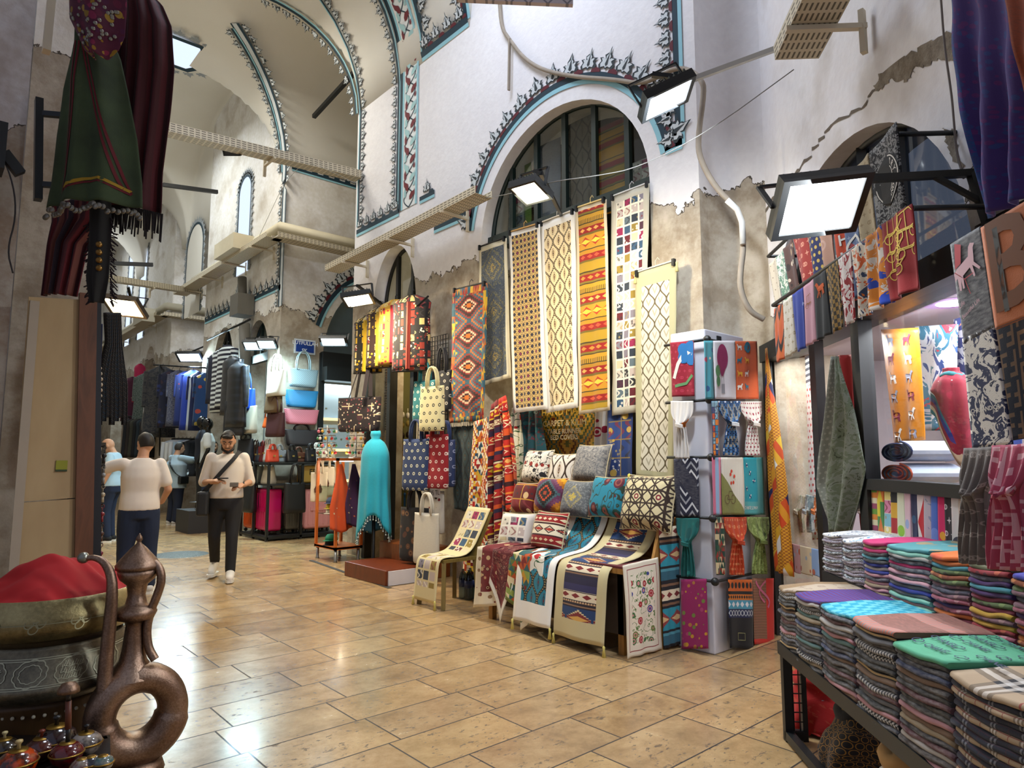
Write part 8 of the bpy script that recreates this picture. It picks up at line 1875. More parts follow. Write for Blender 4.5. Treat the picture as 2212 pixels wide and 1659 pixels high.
# upper and lower rows of scarves on the fan window
GU, GLW = 'scarves on the upper rail of the fan window', 'scarves on the lower rail of the fan window'
def OFF(o): return lambda a, b: ats(a, b, o)
def ring_txt(s, r, sz, a0, a1):
 o = []; n = len(s)
 for i, ch in enumerate(s):
  a = lerp(a0, a1, i/(n-1)); o.append(xf(text2d(ch, sz, bold=True), r*cos(a), r*sin(a), 1, a+PI/2))
 return o
def flipy(sh, cx, cy): return ([(cx+x, cy-y) for x, y in sh[0]], sh[1])
UX = [1662, 1676, 1692, 1712, 1738, 1765, 1788, 1812, 1842, 1877, 1937]
uy0 = lambda x: lerp(572, 263, (x-1662)/275); uy1 = lambda x: lerp(700, 610, (x-1662)/275)
UP_ = [(c_dots(.05, '#b8ac98', '#7a6a58', .1), 'cream scarf with faint dots, leftmost of the upper rail'), (c_marble(24, ['#3a5a48', '#c8c8b8', '#5a7a64', '#c0c0b0']), 'green and white toile scarf on the upper rail'), (c_blobs(14, '#4a3028', ['#c8b8a0', '#2a1c18', '#a88a68'], .4), 'brown scarf with pale animal print on the upper rail'), (c_mono(.07, '#8a2418', '#c88a70'), 'brick red monogram scarf on the upper rail'), (c_dots(.045, '#141c4c', '#b89a48', .26), 'navy scarf with gold motifs and gold hem on the upper rail'), (c_mono(.16, '#a8806c', '#b89484'), 'dusty pink plain scarf on the upper rail'), (c_plain('#b83c10', .04), 'orange scarf with white letters on the upper rail'), (c_mono(.05, '#5a6a8a', '#8a98b0'), 'blue scarf with a green and red striped badge on the upper rail'), (c_mono(.05, '#a89878', '#8a7858'), 'beige scarf with a darker pattern towards its hem on the upper rail'), (c_marble(26, ['#101012', '#16161a', '#8a8a88', '#101012'], 2, 2.5), 'black scarf with a round white lettered seal, rightmost and highest')]
for i, (fn, lb) in enumerate(UP_):
 x0, x1 = UX[i], UX[i+1]; k = 22+i*2.2; q = [(x0, uy0(x0)), (x1, uy0(x1)), (x0+k, uy1(x0+k*.4)), (x1+k, uy1(x1+k*.4))]
 w = (ats(*q[1], .26)-ats(*q[0], .26)).length; h = (ats(*q[2], .26)-ats(*q[0], .26)).length; dc, ms = [], []
 if i == 6: dc = [(flipy(text2d('H', .09, bold=True), w*(.35+.3*(j % 2)), h*(.3+.16*j)), 1) for j in range(5)]; ms = [K2]
 if i == 7: dc = [(ring2d(.08, .095, 28, w*.5, h*.62), 1), (line2d([(w*.15, h*.55), (w*.85, h*.68)], .03), 2), (line2d([(w*.12, h*.585), (w*.85, h*.72)], .02), 3)]; ms = [K2, flat('#8a1c1c', .8), flat('#1c4a34', .8)]
 if i == 9:
  r = w*.40; c = (w*.5, h*.30); dc = [(circle2d(r*1.1, 30, *c), 1), (ring2d(r*1.0, r*1.06, 40, *c), 2), (ring2d(r*.58, r*.63, 40, *c), 2)]+[(([(c[0]+x, c[1]-y) for x, y in sh[0]], sh[1]), 2) for sh in [xf(s_, 0, 0) for s_ in (lambda T: T)([xf(text2d(ch, r*.34, bold=True), r*.80*cos(a), r*.80*sin(a), 1, a-PI/2) for ch, a in [(ch, PI*.93-j*PI*.86/7) for j, ch in enumerate('BURBERRY')]]+[xf(text2d(ch, r*.30, bold=True), r*.80*cos(a), r*.80*sin(a), 1, a+PI/2) for ch, a in [(ch, PI*1.22+j*PI*.56/6) for j, ch in enumerate('ENGLAND')]])]]+[(flipy(text2d('B', r*.5, bold=True), *c), 2)]; ms = [flat('#101012', .8), K2]
 rscarf(lb, q, OFF(.26+.004*i), fn, dc, ms, .02, 1, GU)
LX = [1672, 1690, 1712, 1733, 1757, 1783, 1810, 1838, 1870, 1908, 1966]
ly0 = lambda x: lerp(668, 440, (x-1672)/(1966-1672)); ly1 = lambda x: lerp(786, 630, (x-1672)/(1966-1672))
LO_ = [(c_zig(.1, .2, ['#b8501c', '#1c1614', '#b8581c', '#b8501c']), 'orange and black scarf, leftmost of the lower rail'), (c_mono(.05, '#c0b8a8', '#98886a'), 'white monogram scarf on the lower rail'), (c_blobs(12, '#1c348a', ['#1c348a', '#8a9ac8'], .25), 'royal blue scarf with small white emblems on the lower rail'), (c_bands(.9, [(0, '#b88a98'), (.55, '#d0c0b0'), (.6, '#6a5a44'), (.85, '#3a2a24')]), 'pink and brown banded scarf with a small carriage on the lower rail'), (c_bands(.9, [(0, '#1c2024'), (.5, '#b8787a'), (.56, '#1c1c20'), (.62, '#b8788a'), (.7, '#1c1c20'), (.8, '#c0b090'), (.86, '#1c1c20')]), 'black scarf with an orange horse and pink arch on the lower rail'), (c_check(.02, '#8a6a28', '#2c2414'), 'tan and black checked scarf on the lower rail'), (c_marble(16, ['#b8141c', '#d0c8c4', '#8a1018', '#d0c8c4'], 2, 1), 'red and white splashed scarf on the lower rail'), (c_marble(14, ['#c8501c', '#c8581c', '#d8d0c0', '#2a3a5a', '#c86a1c']), 'orange scarf with a zebra and branches on the lower rail'), (c_marble(10, ['#14308a', '#c8c0b8', '#c87a28', '#1c3a9a', '#8a5a2a']), 'blue orange and white scarf on the lower rail'), (c_bands(1.2, [(0, '#7a1418'), (.62, '#16161c'), (.72, '#b89a3a'), (.735, '#16161c'), (.8, '#7a1418')]), 'dark red scarf with gold carriages, rightmost of the lower rail')]
COACH = [ring2d(.032, .038, 18, -.06, -.05), ring2d(.032, .038, 18, .06, -.05), line2d([(-.07, -.02), (.07, -.02), (.08, .07), (.04, .10), (-.06, .08), (-.07, -.02)], .008), line2d([(0, -.02), (0, .09)], .006), line2d([(-.12, -.06), (-.08, -.03), (.08, -.03), (.12, .02)], .007)]
for i, (fn, lb) in enumerate(LO_):
 x0, x1 = LX[i], LX[i+1]; k = 6+i*1.2; q = [(x0, ly0(x0)), (x1, ly0(x1)), (x0+k, ly1(x0+k)), (x1+k, ly1(x1+k))]
 w = (ats(*q[1], .42)-ats(*q[0], .42)).length; h = (ats(*q[2], .42)-ats(*q[0], .42)).length; dc, ms = [], []
 if i == 9: dc = [(flipy(xf(c, 0, 0, w/.34), w*.35, h*(.14+.22*j)), 1) for j in range(3) for c in COACH]+[(flipy(xf(c, 0, 0, w/.34), w*.78, h*(.2+.22*j)), 1) for j in range(2) for c in COACH]; ms = [flat('#b89a3a', .7)]
 if i == 4: dc = [(xf(HORSE, w*.5, h*.25, w*.7, PI, 1), 1)]; ms = [flat('#b8501c', .8)]
 if i == 3: dc = [(flipy(xf(c, 0, 0, w/.4), w*.5, h*.3), 1) for c in COACH]; ms = [flat('#8a5a28', .8)]
 rscarf(lb, q, OFF(.42+.004*i), fn, dc, ms, .018 if i > 6 else .008, 1.5, GLW)
for (x0, y0, x1, y1, o, lb) in ((1660, 572, 1940, 262, .25, 'black upper rail across the fan window'), (1670, 668, 1972, 436, .41, 'black lower rail across the fan window')):
 bm = BM(); a, b = ats(x0, y0, o), ats(x1, y1, o); b.z = a.z = (a.z+b.z)/2; tube(bm, [a, b], .012, 8)
 for q in (a, b): tube(bm, [q, q-N1*o], .012, 8)
 tag(link('rail', bm, DKF), lb, 'rail')
# inside the windows
rscarf('orange satin scarf with rows of small horses in the right window', [(1902, 712), (1982, 708), (1928, 962), (1994, 950)], OFF(-.22), tex(c_plain('#c87a10', .04), .4), horses(3, 9, .62, 1.0, .10, 0, .02), [flat('#8a8a98', .7), flat('#7a2438', .7), K2], .012, 2, 'window scarves')
rscarf('blue and orange printed scarf behind the horse scarf', [(1978, 705), (2070, 700), (1990, 930), (2070, 930)], OFF(-.42), c_marble(5, ['#c84a1c', '#2a4a8a', '#c8d4e0', '#3a7a98', '#b83a4a', '#d8d8e0']), (), (), .02, 2, 'window scarves')
rscarf('multicoloured scarf at the back of the right window', [(2060, 690), (2200, 640), (2070, 980), (2200, 980)], OFF(-.5), c_marble(6, ['#8a2a4a', '#d0d0d8', '#2a3a7a', '#c87a5a', '#d8d4d8']), (), (), .02, 2, 'window scarves')
rscarf('white scarf with red dots and a dark balloon top in the left window', [(1688, 760), (1752, 745), (1698, 1170), (1768, 1165)], OFF(-.25), c_mesh2(c_dots(.05, '#d0c4c0', '#b83a3a', .24), c_zig(.5, .05, ['#3a4450', '#c8c8c8']), lambda m: m.v < .34), (), (), .02, 2, 'window scarves')
rscarf('orange and cream scarf at the left edge of the left window', [(1680, 830), (1700, 825), (1690, 1200), (1708, 1200)], OFF(-.2), c_marble(6, ['#c86a1c', '#d8c8a8', '#c83a1c']), (), (), .02, 2, 'window scarves')
rscarf('turquoise scarf hanging inside the left window', [(1736, 985), (1764, 980), (1738, 1070), (1766, 1066)], OFF(-.4), c_plain('#1c8a90', .05), (), (), .01, 2, 'window scarves')
for k in range(4):
 x = 1702+k*19; tied('small %s knotted scarf inside the left window, %s from the left' % (('golden', 'white', 'grey blue', 'orange')[k], ('first', 'second', 'third', 'fourth')[k]), [(x, 1068), (x+20, 1072), (x, 1150), (x+20, 1150)], OFF(-.15), tex(c_marble(20, [('#a87a28', '#c8a868'), ('#c8c0b0', '#a0a890'), ('#8a98a0', '#c0c8c8'), ('#c86a28', '#d8c0b0')][k])), group='knotted scarves in the left window')
for k in range(3): rscarf('%s scarf folded over the low bar at the shop door, %s from the left' % (('dusty rose', 'cream', 'pale blue')[k], ('first', 'second', 'third')[k]), [(1702+k*25, 1172+k*6), (1727+k*25, 1178+k*6), (1704+k*25, 1232+k*5), (1729+k*25, 1240+k*5)], OFF(.06), c_blobs(14, ('#b8888a', '#c8b898', '#7a9ac8')[k], ['#c8b8a8', '#a85a40', '#98a8b8'], .3), (), (), .006, 1, 'low bar scarves')
def drapescarf(lb, top, L, pts, off, fn, nm='hung_scarf', fold=.03, decals=(), mats=()):
 a = ats(*top, off); c = [ats(x, y, off) for x, y in pts]; t = thing(nm, lb, 'scarf', a); n = len(pts)//2-1
 l = c[0::2]; r = c[1::2]
 def P(s, tt): k = min(int(tt*n), n-1); f = tt*n-k; return l[k].lerp(l[k+1], f).lerp(r[k].lerp(r[k+1], f), s)+N1*fold*sin(s*15+tt*4)*min(1, .3+tt)
 cloth('cloth', P, .5, L, [tex(fn)]+list(mats), 26, 40, .004, t, wob=.015, seed=off*9, decals=decals); return t
drapescarf('grey green monogram scarf with dark foliage hung by a corner in the doorway', (1806, 770), 1.3, [(1800, 770), (1812, 770), (1785, 900), (1838, 880), (1768, 1050), (1860, 1010), (1790, 1150), (1830, 1150)], .12, c_mesh2(c_mono(.035, '#6a6f68', '#8e938a'), c_marble(14, ['#343c28', '#5a6450', '#6e756a', '#454e38']), lambda m: m.u+m.v*.15 > .26))
drapescarf('red scarf with a pale rope print behind the grey green one', (1840, 765), 1.1, [(1812, 768), (1868, 762), (1835, 880), (1872, 870), (1855, 1000), (1876, 1000), (1868, 1150), (1880, 1150)], -.06, c_blobs(6, '#8a0c18', ['#8a0c18', '#a81c24', '#b89a7a'], .2))
drapescarf('pale monogram scarf with a navy corner under the red one', (1855, 1010), .4, [(1845, 1010), (1868, 1000), (1842, 1060), (1872, 1050), (1846, 1110), (1872, 1095)], .02, c_mono(.05, '#a8a4a4', '#7a7478'))
for k, (y, c1, lb) in enumerate(((976, '#14224a', 'navy edged rolled scarf on the window sill, upper of two'), (1022, '#b8502c', 'coral edged rolled scarf on the window sill, lower of two'))):
 a = ats(1932, y, -.1); t = thing('rolled_scarf', lb, 'rolled scarf', a); bm = BM(); pts = []
 for i in range(70):
  f = i/69; an = f*2*PI*3.2; r = .018+.07*f; pts.append((r*cos(an)*2.0, r*sin(an)*.62))
 d = A1*-1
 sh = line2d(pts, .011); L = .22
 A = [bm.verts.new(a+d*(x+.1)+EZ*y_+N1*.04) for x, y_ in sh[0]]; B = [bm.verts.new(a+d*(x+.1)+EZ*y_-N1*L) for x, y_ in sh[0]]
 for f in sh[1]: bm.faces.new([A[q] for q in f]); bm.faces.new([B[q] for q in f][::-1]); bm.faces.new((A[f[0]], A[f[3]], B[f[3]], B[f[0]])); bm.faces.new((A[f[1]], B[f[1]], B[f[2]], A[f[2]]))
 link('roll', bm, flat('#b8c4d8', .85), t)
 bm = BM(); tube(bm, [a+d*(x*1.02+.1)+EZ*y_*1.04+N1*.043 for x, y_ in pts], .006, 6); link('edge_binding', bm, flat(c1, .8), t)
# bust with a red and teal scarf in the right window
c = ats(2058, 850, -.12); t = thing('scarf_bust', 'bust in the right window wearing a red scarf with teal chevron borders', 'bust', c)
bm = BM(); lathe(bm, [(0, .17), (.026, .165), (.026, .11), (.035, .09), (.07, .06), (.075, .0), (.06, -.15), (0, -.15)], 20, c); link('bust', bm, flat('#c8c4c0', .4), t)
MCHV = tex(c_mesh2(c_blobs(18, '#7a0c24', ['#6a0a20', '#8a1430'], .4), c_zig(.5, .36, ['#7a0c24', '#c8b090', '#0f6a70', '#c8d0d0', '#0f5a68', '#14246a']), lambda m: (m.v+(m.u-.7).ab()*-1.1) > .42))
def bustP(s, tt): a = 2*PI*s; r = lerp(.03, .078, min(1, max(0, tt-.12)*2.4)**.8)+.012*tt; z = lerp(.125, .055, min(1, tt*2.5)) if tt < .4 else lerp(.055, -.10-.26*max(0, -sin(a+CYAW+.3))**2, (tt-.4)/.6); return c+V((cos(a)*r*(1+.05*sin(a*7)), sin(a)*r*(1+.05*sin(a*7)), z))
cloth('scarf', lambda s, tt: bustP(1-s, tt), 1.0, .8, MCHV, 48, 26, .005, t)
bm = BM(); tube(bm, [c+V((.04*cos(a*PI/8), .04*sin(a*PI/8), .085+.006*sin(a))) for a in range(16)], .017, 8, closed=True); link('scarf_roll', bm, flat('#0f5a60', .8), t)
# row of upright folded scarves below the sill
random.seed(31)
RC_ = [('striped green and orange', c_stripe(['#5a8a2a', '#c87a28', '#c8c0a0', '#8a3a5a'], .12)), ('yellow and green', c_trigrid(.06, .08, ['#c8b828', '#3a7a3a', '#c86a28'])), ('pastel patchwork', c_patch(.07, .05, '#d0c8c0', ['#7ab0c0', '#c87a9a', '#d8c878'])), ('black red and yellow banded', c_stripe(['#18181c', '#c89a28', '#a01c24', '#d0ccc4', '#2a3a34'], .4)), ('lime edged white', c_blobs(10, '#c8ccb0', ['#8ab83a', '#c8ccb0'], .3)), ('pale pink printed', c_blobs(12, '#c8a8b0', ['#8a9ac0', '#c8a8b0'], .3)), ('navy and green', c_blobs(14, '#101840', ['#1c4a6a', '#101840'], .3)), ('red and white diamond', c_kilim(.16, .34, [(0, '#d0ccc8'), (.5, '#b01420'), (.55, '#b01420')], jag=40)), ('grey blue marbled', c_marble(8, ['#7a8aa0', '#a8a8b0', '#b89a90'])), ('cornflower blue', c_blobs(10, '#3a64b0', ['#5a84c8', '#3a64b0'], .35)), ('bright pink', c_blobs(10, '#b81858', ['#c8a028', '#b81858'], .22)), ('black and white lettered', c_mono(.06, '#141416', '#b8b8b8')), ('white with brown animals', c_blobs(9, '#c8c4c0', ['#6a4a3a', '#3a3a48', '#c8c4c0'], .28)), ('orange and grey medallion', c_marble(7, ['#b8501c', '#b8a898', '#c87a4a'])), ('salmon printed', c_marble(8, ['#c88a78', '#c8b8a8', '#b86a4a'])), ('green and grey', c_blobs(9, '#5a7a58', ['#a8a898', '#3a5a48'], .3)), ('dark maroon', c_blobs(9, '#3a1418', ['#a88a4a', '#3a1418'], .2))]
for i, (nm, fn) in enumerate(RC_):
 x0 = 1880+i*14.5; a, b = ats(x0, 1052, .06), ats(x0+14.5, 1052, .06); zb = ats(1960, 1196, .06).z
 t = hanging('folded_scarf', '%s folded scarf in the upright row under the sill' % nm, 'scarf', [(x0, 1052), (x0+14.5, 1052), (x0+3, 1180), (x0+17.5, 1184)], OFF(.06), tex(fn), .004, .5, 'upright row of folded scarves', nu=6, nv=10, wob=.004)
# near right hanging scarves
drapescarf('blue and purple paisley shawl hanging in folds at the upper right', (2140, -20), 1.6, [(2050, -60), (2190, -60), (2085, 220), (2230, 220), (2118, 472), (2245, 415)], .42, c_mesh2(c_blobs(24, '#2c4a82', ['#4a3078', '#34447a', '#5e3472', '#2c5088'], .46, vine='#54347a'), c_blobs(24, '#43306e', ['#34407a', '#5c2c6a'], .4), lambda m: ((m.u*5).sn() > .1)), fold=.03)
drapescarf('burnt orange cloth at the top right corner', (2200, -20), .8, [(2165, -60), (2290, -60), (2190, 80), (2300, 80), (2206, 200), (2310, 160)], .5, c_plain('#8a3c1c', .15), fold=.01)
def SC_(sh, k): return ([(x*k, y*k) for x, y in sh[0]], sh[1])
def slab(lb, q, off, fn, dc, ms, W0=.35): return hanging('hung_scarf', lb, 'scarf', q, OFF(off), tex(fn), .0, 1, None, decals=lambda w, h: [(SC_(sh, w/W0), mi) for sh, mi in dc], mats=ms, nu=16, nv=30, wob=.0)
slab('charcoal scarf with a red and white horse rider and looping words', [(2052, 528), (2118, 488), (2082, 742), (2150, 706)], .62, c_plain('#34343a', .08), [(xf(HORSE, .16, .24, .30, PI-.35, -1), 1), (tri_shape([(.06, .02), (.13, .05), (.10, .18), (.03, .2)]), 2), (line2d([(.02, .22), (.12, .3), (.22, .29)], .006), 2), (line2d([(.12, .3), (.16, .42)], .006), 2), (flipy(xf(text2d('Life', .05), 0, 0, 1, .25), .05, .46), 1), (flipy(xf(text2d('Beautiful Life', .042), 0, 0, 1, .3), .14, .52), 1)], [flat('#d0a8b0', .8), flat('#b01428', .8)])
slab('orange and brown scarf with a huge outlined letter', [(2118, 492), (2230, 425), (2150, 712), (2260, 668)], .66, c_plain('#b8683a', .06), [(flipy(text2d('B', .60, bold=True), .17, .24), 1), (line2d([(.10, .04), (.11, .44)], .035), 2), (line2d([(.0, .50), (.4, .50)], .01), 3), (line2d([(.0, .53), (.4, .53)], .01), 3), (flipy(text2d('BURBERRY LONDON', .042, bold=True), .16, .575), 3), (line2d([(.0, .62), (.4, .62)], .012), 2)], [flat('#6a3a14', .8), flat('#4a4a48', .8), flat('#1c1414', .8)])
slab('white scarf with navy foliage and a lettered navy hem', [(2078, 732), (2146, 702), (2100, 968), (2186, 962)], .62, lambda m: m.mix(m.v > .43, c_marble(22, ['#161c3a', '#d0ccc4', '#1c2448', '#d0ccc4'], 4, 1.5)(m), '#161c3a'), [(flipy(text2d('CHRISANDIOR', .042, bold=True), .17, .535), 1)], [K2])
slab('navy scarf with a tan interlocking key pattern', [(2146, 704), (2240, 655), (2182, 952), (2260, 940)], .58, c_key(.085, '#141828', '#8a6a4a'), [], [])
tied('grey monogram knotted scarf hanging over the stacks', [(2082, 968), (2152, 964), (2068, 1216), (2150, 1222)], OFF(.62), tex(c_mono(.035, '#6a6461', '#9c9590')), knot=.40, nar=.62, tail=.85, fold=.016, kn=False)
tied('rose pink knotted scarf with a pale key pattern at the right edge', [(2140, 962), (2240, 955), (2128, 1228), (2230, 1235)], OFF(.70), tex(c_key(.07, '#b04a64', '#d8a4b0')), knot=.38, nar=.62, tail=.85, fold=.016, kn=False)
# ================================================================ tables with folded scarf stacks
FO, RO, FD, RDp = .69, .345, .34, .32
zF, zR = .47, ats(1785, 1236, RO).z
sF0, sF1 = sOf(ats(1683, 1372, FO)), 3.7
t = thing('scarf_table', 'black metal two tier table carrying the folded scarf stacks', 'table', SH(1.7, 0, .4))
bm = BM()
for s in (sF0+.02, 3.65):
 bar(bm, SH(s, 0, FO-.02), SH(s, zF, FO-.02), .04, .04, up=A1); bar(bm, SH(s, 0, FO-.1), SH(s, zF, FO-.1), .025, .025, up=A1); bar(bm, SH(s, .03, FO-.02), SH(s, .03, FO-.1), .04, .04)
bar(bm, SH(sF0, .03, FO-.02), SH(sF1, .03, FO-.02), .04, .04)
link('frame', bm, DKF, t)
def splank(s0, s1, o0, o1, z, h): bm = BM(); vs = [SH(s, zz, o) for s in (s0, s1) for o in (o0, o1) for zz in (z-h, z)]; b = [bm.verts.new(p) for p in vs]; [bm.faces.new([b[i] for i in q]) for q in ((0, 1, 3, 2), (4, 6, 7, 5), (0, 4, 5, 1), (2, 3, 7, 6), (0, 2, 6, 4), (1, 5, 7, 3))]; return bm
link('front_shelf', splank(sF0-.02, sF1, FO+.005, RO+.01, zF, .06), DKF, t); link('rear_shelf', splank(sOf(ats(1776, 1236, RO)), sF1, RO+.003, .04, zR, .06), DKF, t)
bm = BM()
for k in range(9): bar(bm, SH(sF0+.03, .05+k*.045, FO-.02), SH(sF0+.03, .05+k*.045, FO-.1), .005)
for k in range(2): bar(bm, SH(sF0+.03, .03, FO-.045-k*.03), SH(sF0+.03, zF-.06, FO-.045-k*.03), .005)
link('side_grid', bm, DKF, t)
def PT(nm, fn): return (nm, tex(fn))
PAL = [PT('navy', c_plain('#14182c', .08)), PT('beige', c_plain('#8a7a62', .05)), PT('black', c_plain('#121214', .05)), PT('grey', c_plain('#56565a', .05)), PT('white', c_plain('#a39d98', .04)), PT('brown patterned', c_mono(.05, '#6a5240', '#8a7058')), PT('houndstooth', c_check(.012, '#1c1c20', '#a8a4a0')), PT('teal grey', c_plain('#4a6a68', .08)), PT('burgundy', c_plain('#4a1220', .06)), PT('tan edged black', c_stripe(['#121214', '#121214', '#a08458'], .022)), PT('blue', c_plain('#16264c', .06)), PT('dusty pink', c_plain('#a87a80', .05)), PT('striped grey', c_stripe(['#3a3a40', '#a8a4a0'], .02, 'u'))]
PAL += [PAL[2], PAL[0], PAL[2], PT('charcoal', c_plain('#26262c', .08)), PT('dark brown', c_plain('#2c201a', .06))]
PALR = [PT('wine', c_plain('#6a1c34', .08)), PT('rust', c_blobs(30, '#7a3c20', ['#a86a3a', '#6a2a20'], .4)), PT('mauve paisley', c_blobs(26, '#6a4a54', ['#8a6a6a', '#4a3440'], .42)), PT('red paisley', c_blobs(26, '#7a1a24', ['#a8503a', '#4a1420'], .42)), PT('purple', c_plain('#3a1c54', .08)), PT('orange', c_plain('#b05a1c', .06)), PT('green paisley', c_blobs(26, '#4a5a34', ['#6a7a4a', '#3a3428'], .42)), PT('gold', c_plain('#a8842a', .08)), PT('slate paisley', c_blobs(26, '#4a4a58', ['#6a5a64', '#343444'], .42)), PT('pink paisley', c_blobs(26, '#8a4a5a', ['#a87a80', '#5a2a3a'], .42)), PT('turquoise', c_plain('#3a7a88', .06))]
BW = [PT('black and white flecked', c_marble(40, ['#18181c', '#c8c4c0', '#2a3a5a', '#b8b4b0'], 3, 1, 6)), PT('blue and white flecked', c_marble(40, ['#1c2a4a', '#b8c0c8', '#18181c', '#8aa0b0'], 3, 1, 6)), PT('grey flecked', c_marble(46, ['#3a3440', '#a8a4a8', '#5a4a6a', '#c0bcc0'], 3, 1, 6))]
PALM = [PT('magenta', c_plain('#a8185a', .05)), PT('pale pink', c_plain('#b88a94', .05)), PT('aqua', c_plain('#5a9aa8', .05)), PT('royal blue', c_plain('#182a80', .05)), PT('mint', c_plain('#7ab0a0', .05))]+PAL[:5]+[PAL[11]]
def foldmesh(w, d, th, seed, drop):
 """folded cloth: rounded front fold, soft sag, local frame x across, y towards the back, z up"""
 bm = BM(); uvl = bm.loops.layers.uv.new('UVMap'); nx, prof = 10, []
 for k in range(7): a = PI*1.5-PI*k/6; prof.append((th/2+th*.5*cos(a)*1.0, th/2+th/2*sin(a)))
 pr = [(d, 0), (d*.5, 0)]+[(max(0, y), z) for y, z in prof]+[(d*.5, th), (d, th)]; rows = []
 for i in range(nx+1):
  x = -w/2+w*i/nx; row = []
  for y, z in pr:
   f = 1-min(1, y/(d*.6)); sg = -drop*(f**2)*(.5+.5*sin(PI*(i/nx)*1.3+.6))+.006*noise.noise(V((x*9, y*9, seed)))
   row.append(bm.verts.new((x+.004*noise.noise(V((y*20, z*30, seed))), y+.008*noise.noise(V((x*12, z*10, seed+4))), z+sg)))
  rows.append(row)
 ul = [0]
 for a, b in zip(pr, pr[1:]): ul.append(ul[-1]+math.hypot(b[0]-a[0], b[1]-a[1]))
 for i in range(nx):
  for k in range(len(pr)-1):
   f = bm.faces.new((rows[i][k], rows[i][k+1], rows[i+1][k+1], rows[i+1][k])); f.smooth = True
   for l, (ii, kk) in zip(f.loops, ((i, k), (i, k+1), (i+1, k+1), (i+1, k))): l[uvl].uv = (w*ii/nx, ul[kk])
 bm.faces.new(rows[0][::-1]); bm.faces.new(rows[-1]); bmesh.ops.recalc_face_normals(bm, faces=bm.faces[:])
 me = bpy.data.meshes.new('folded_scarf'); bm.to_mesh(me); bm.free(); return me
BASEM = Matrix(((-SN, SN, 0, 0), (-SN, -SN, 0, 0), (0, 0, 1, 0), (0, 0, 0, 1)))     # x along the wall towards the camera, y into the wall
def stack(s0, s1, off, z0, n, H, pal, topm, where, group, depth, drop=.03, textd=None):
 w = s1-s0-.006; th = H/n; protos = [foldmesh(w, depth, th*1.04, k*7.3+s0*5, drop) for k in range(3)]; last = None
 for me in protos: me.materials.append(pal[0][1])
 for k in range(n):
  top = k == n-1; nm, mt = topm if top else pal[(k*5+int(s0*37)+(k*k) % 3) % len(pal)]
  o = bpy.data.objects.new('folded_scarf', protos[k % 3]); COL.objects.link(o)
  o.matrix_world = Matrix.Translation(SH((s0+s1)/2+random.uniform(-.004, .004), z0+k*th+.002, off+random.uniform(-.008, .004))) @ BASEM @ Matrix.Rotation(random.uniform(-.012, .012), 4, 'Z')
  o.material_slots[0].link = 'OBJECT'; o.material_slots[0].material = mt
  tag(o, '%s folded scarf, %s of %s' % (nm, ORD[n-1-k] if n-1-k < len(ORD) else 'lowest', where) if not top else '%s folded scarf lying on top of %s' % (nm, where), 'scarf', group); last = o
 if textd:
  bm = BM(); mp = textd['map']
  z = z0+H+.008
  for sh, mi in textd['shapes']: put2d(bm, sh, lambda x, y: SH((s0+s1)/2+x, z+.001-drop*(max(0, 1-y/(depth*.6))**2)*(.5+.5*sin(PI*(x/w+.5)*1.3+.6)), off-.01-y), mi)
  p = link('print_pattern', bm, textd['mats'], last)
random.seed(41)
fb = [sOf(ats(x, y, FO)) for x, y in ((1684, 1372), (1722, 1400), (1776, 1438), (1850, 1490), (1942, 1556), (2062, 1640))]+[0]; fb[-1] = fb[-2]+(fb[-2]-fb[-3])*1.25
ht = []
TOPS = [PT('beige monogram', c_mesh2(c_mono(.08, '#a89884', '#8a7868'), c_plain('#8a7050', .1), lambda m: m.u < .06)), PT('purple and wine patterned', c_mesh2(c_stripe(['#4a1c6a', '#3a3a8a', '#5a1c5a'], .02), c_plain('#4a1028', .1), lambda m: (m.v.ab() < .14))), PT('turquoise checked', c_check(.035, '#0f90ac', '#5ab0c0')), PT('coral and grey patterned', c_mesh2(c_stripe(['#b86a58', '#8a7a78'], .02, 'u'), c_plain('#8a5a50', .2), lambda m: (m.v*5).fr() < .7)), PT('green lettered', c_plain('#4a9a78', .04)), PT('beige tartan', c_plaid(.32, '#a08a70', '#1c1c22', '#c8c4c0', '#8a1c20'))]
WH = ['the beige front table stack', 'the purple topped front table stack', 'the turquoise topped front table stack', 'the coral topped front table stack', 'the green topped front table stack', 'the tartan front table stack']
TART = [PT('black and white tartan', c_plaid(.12, '#1c1c24', '#101014', '#b8b4b0', '#4a1c24')), PT('beige tartan', c_plaid(.12, '#a08a70', '#1c1c22', '#c8c4c0', '#7a1c20')), PT('navy tartan', c_plaid(.12, '#14182c', '#0c0c12', '#8a8a90', '#3a1a28')), PAL[2], PAL[9]]
CHN = []
for r_ in range(5):
 for c_ in range(3): CHN.append((xf(text2d('CHANEL', .034, bold=True), -.13+c_*.12+(r_ % 2)*.05, .05+r_*.06), 0) if (r_+c_) % 2 else (xf((lambda a, b: (a[0]+b[0], a[1]+[tuple(i+len(a[0]) for i in f) for f in b[1]]))(ring2d(.012, .016, 16, -.007, 0, .7, 5.6), ring2d(.012, .016, 16, .007, 0, PI+.7, PI+5.6)), -.12+c_*.12, .05+r_*.06), 0))
for i in range(6):
 stack(fb[i], fb[i+1], FO, zF, 18, (.30, .31, .32, .34, .335, .33)[i], TART if i == 5 else PAL, TOPS[i], WH[i], 'folded scarves on the front table', FD, .025, dict(map=0, shapes=[(sh, mi) for sh, mi in CHN], mats=[flat('#1c2a4a', .8)]) if i == 4 else None)
rb = [sOf(ats(x, y, RO)) for x, y in ((1779, 1236), (1822, 1252), (1868, 1274), (1922, 1300), (2015, 1340), (2100, 1380), (2196, 1420))]; rb.append(rb[-1]+(rb[-1]-rb[-2]))
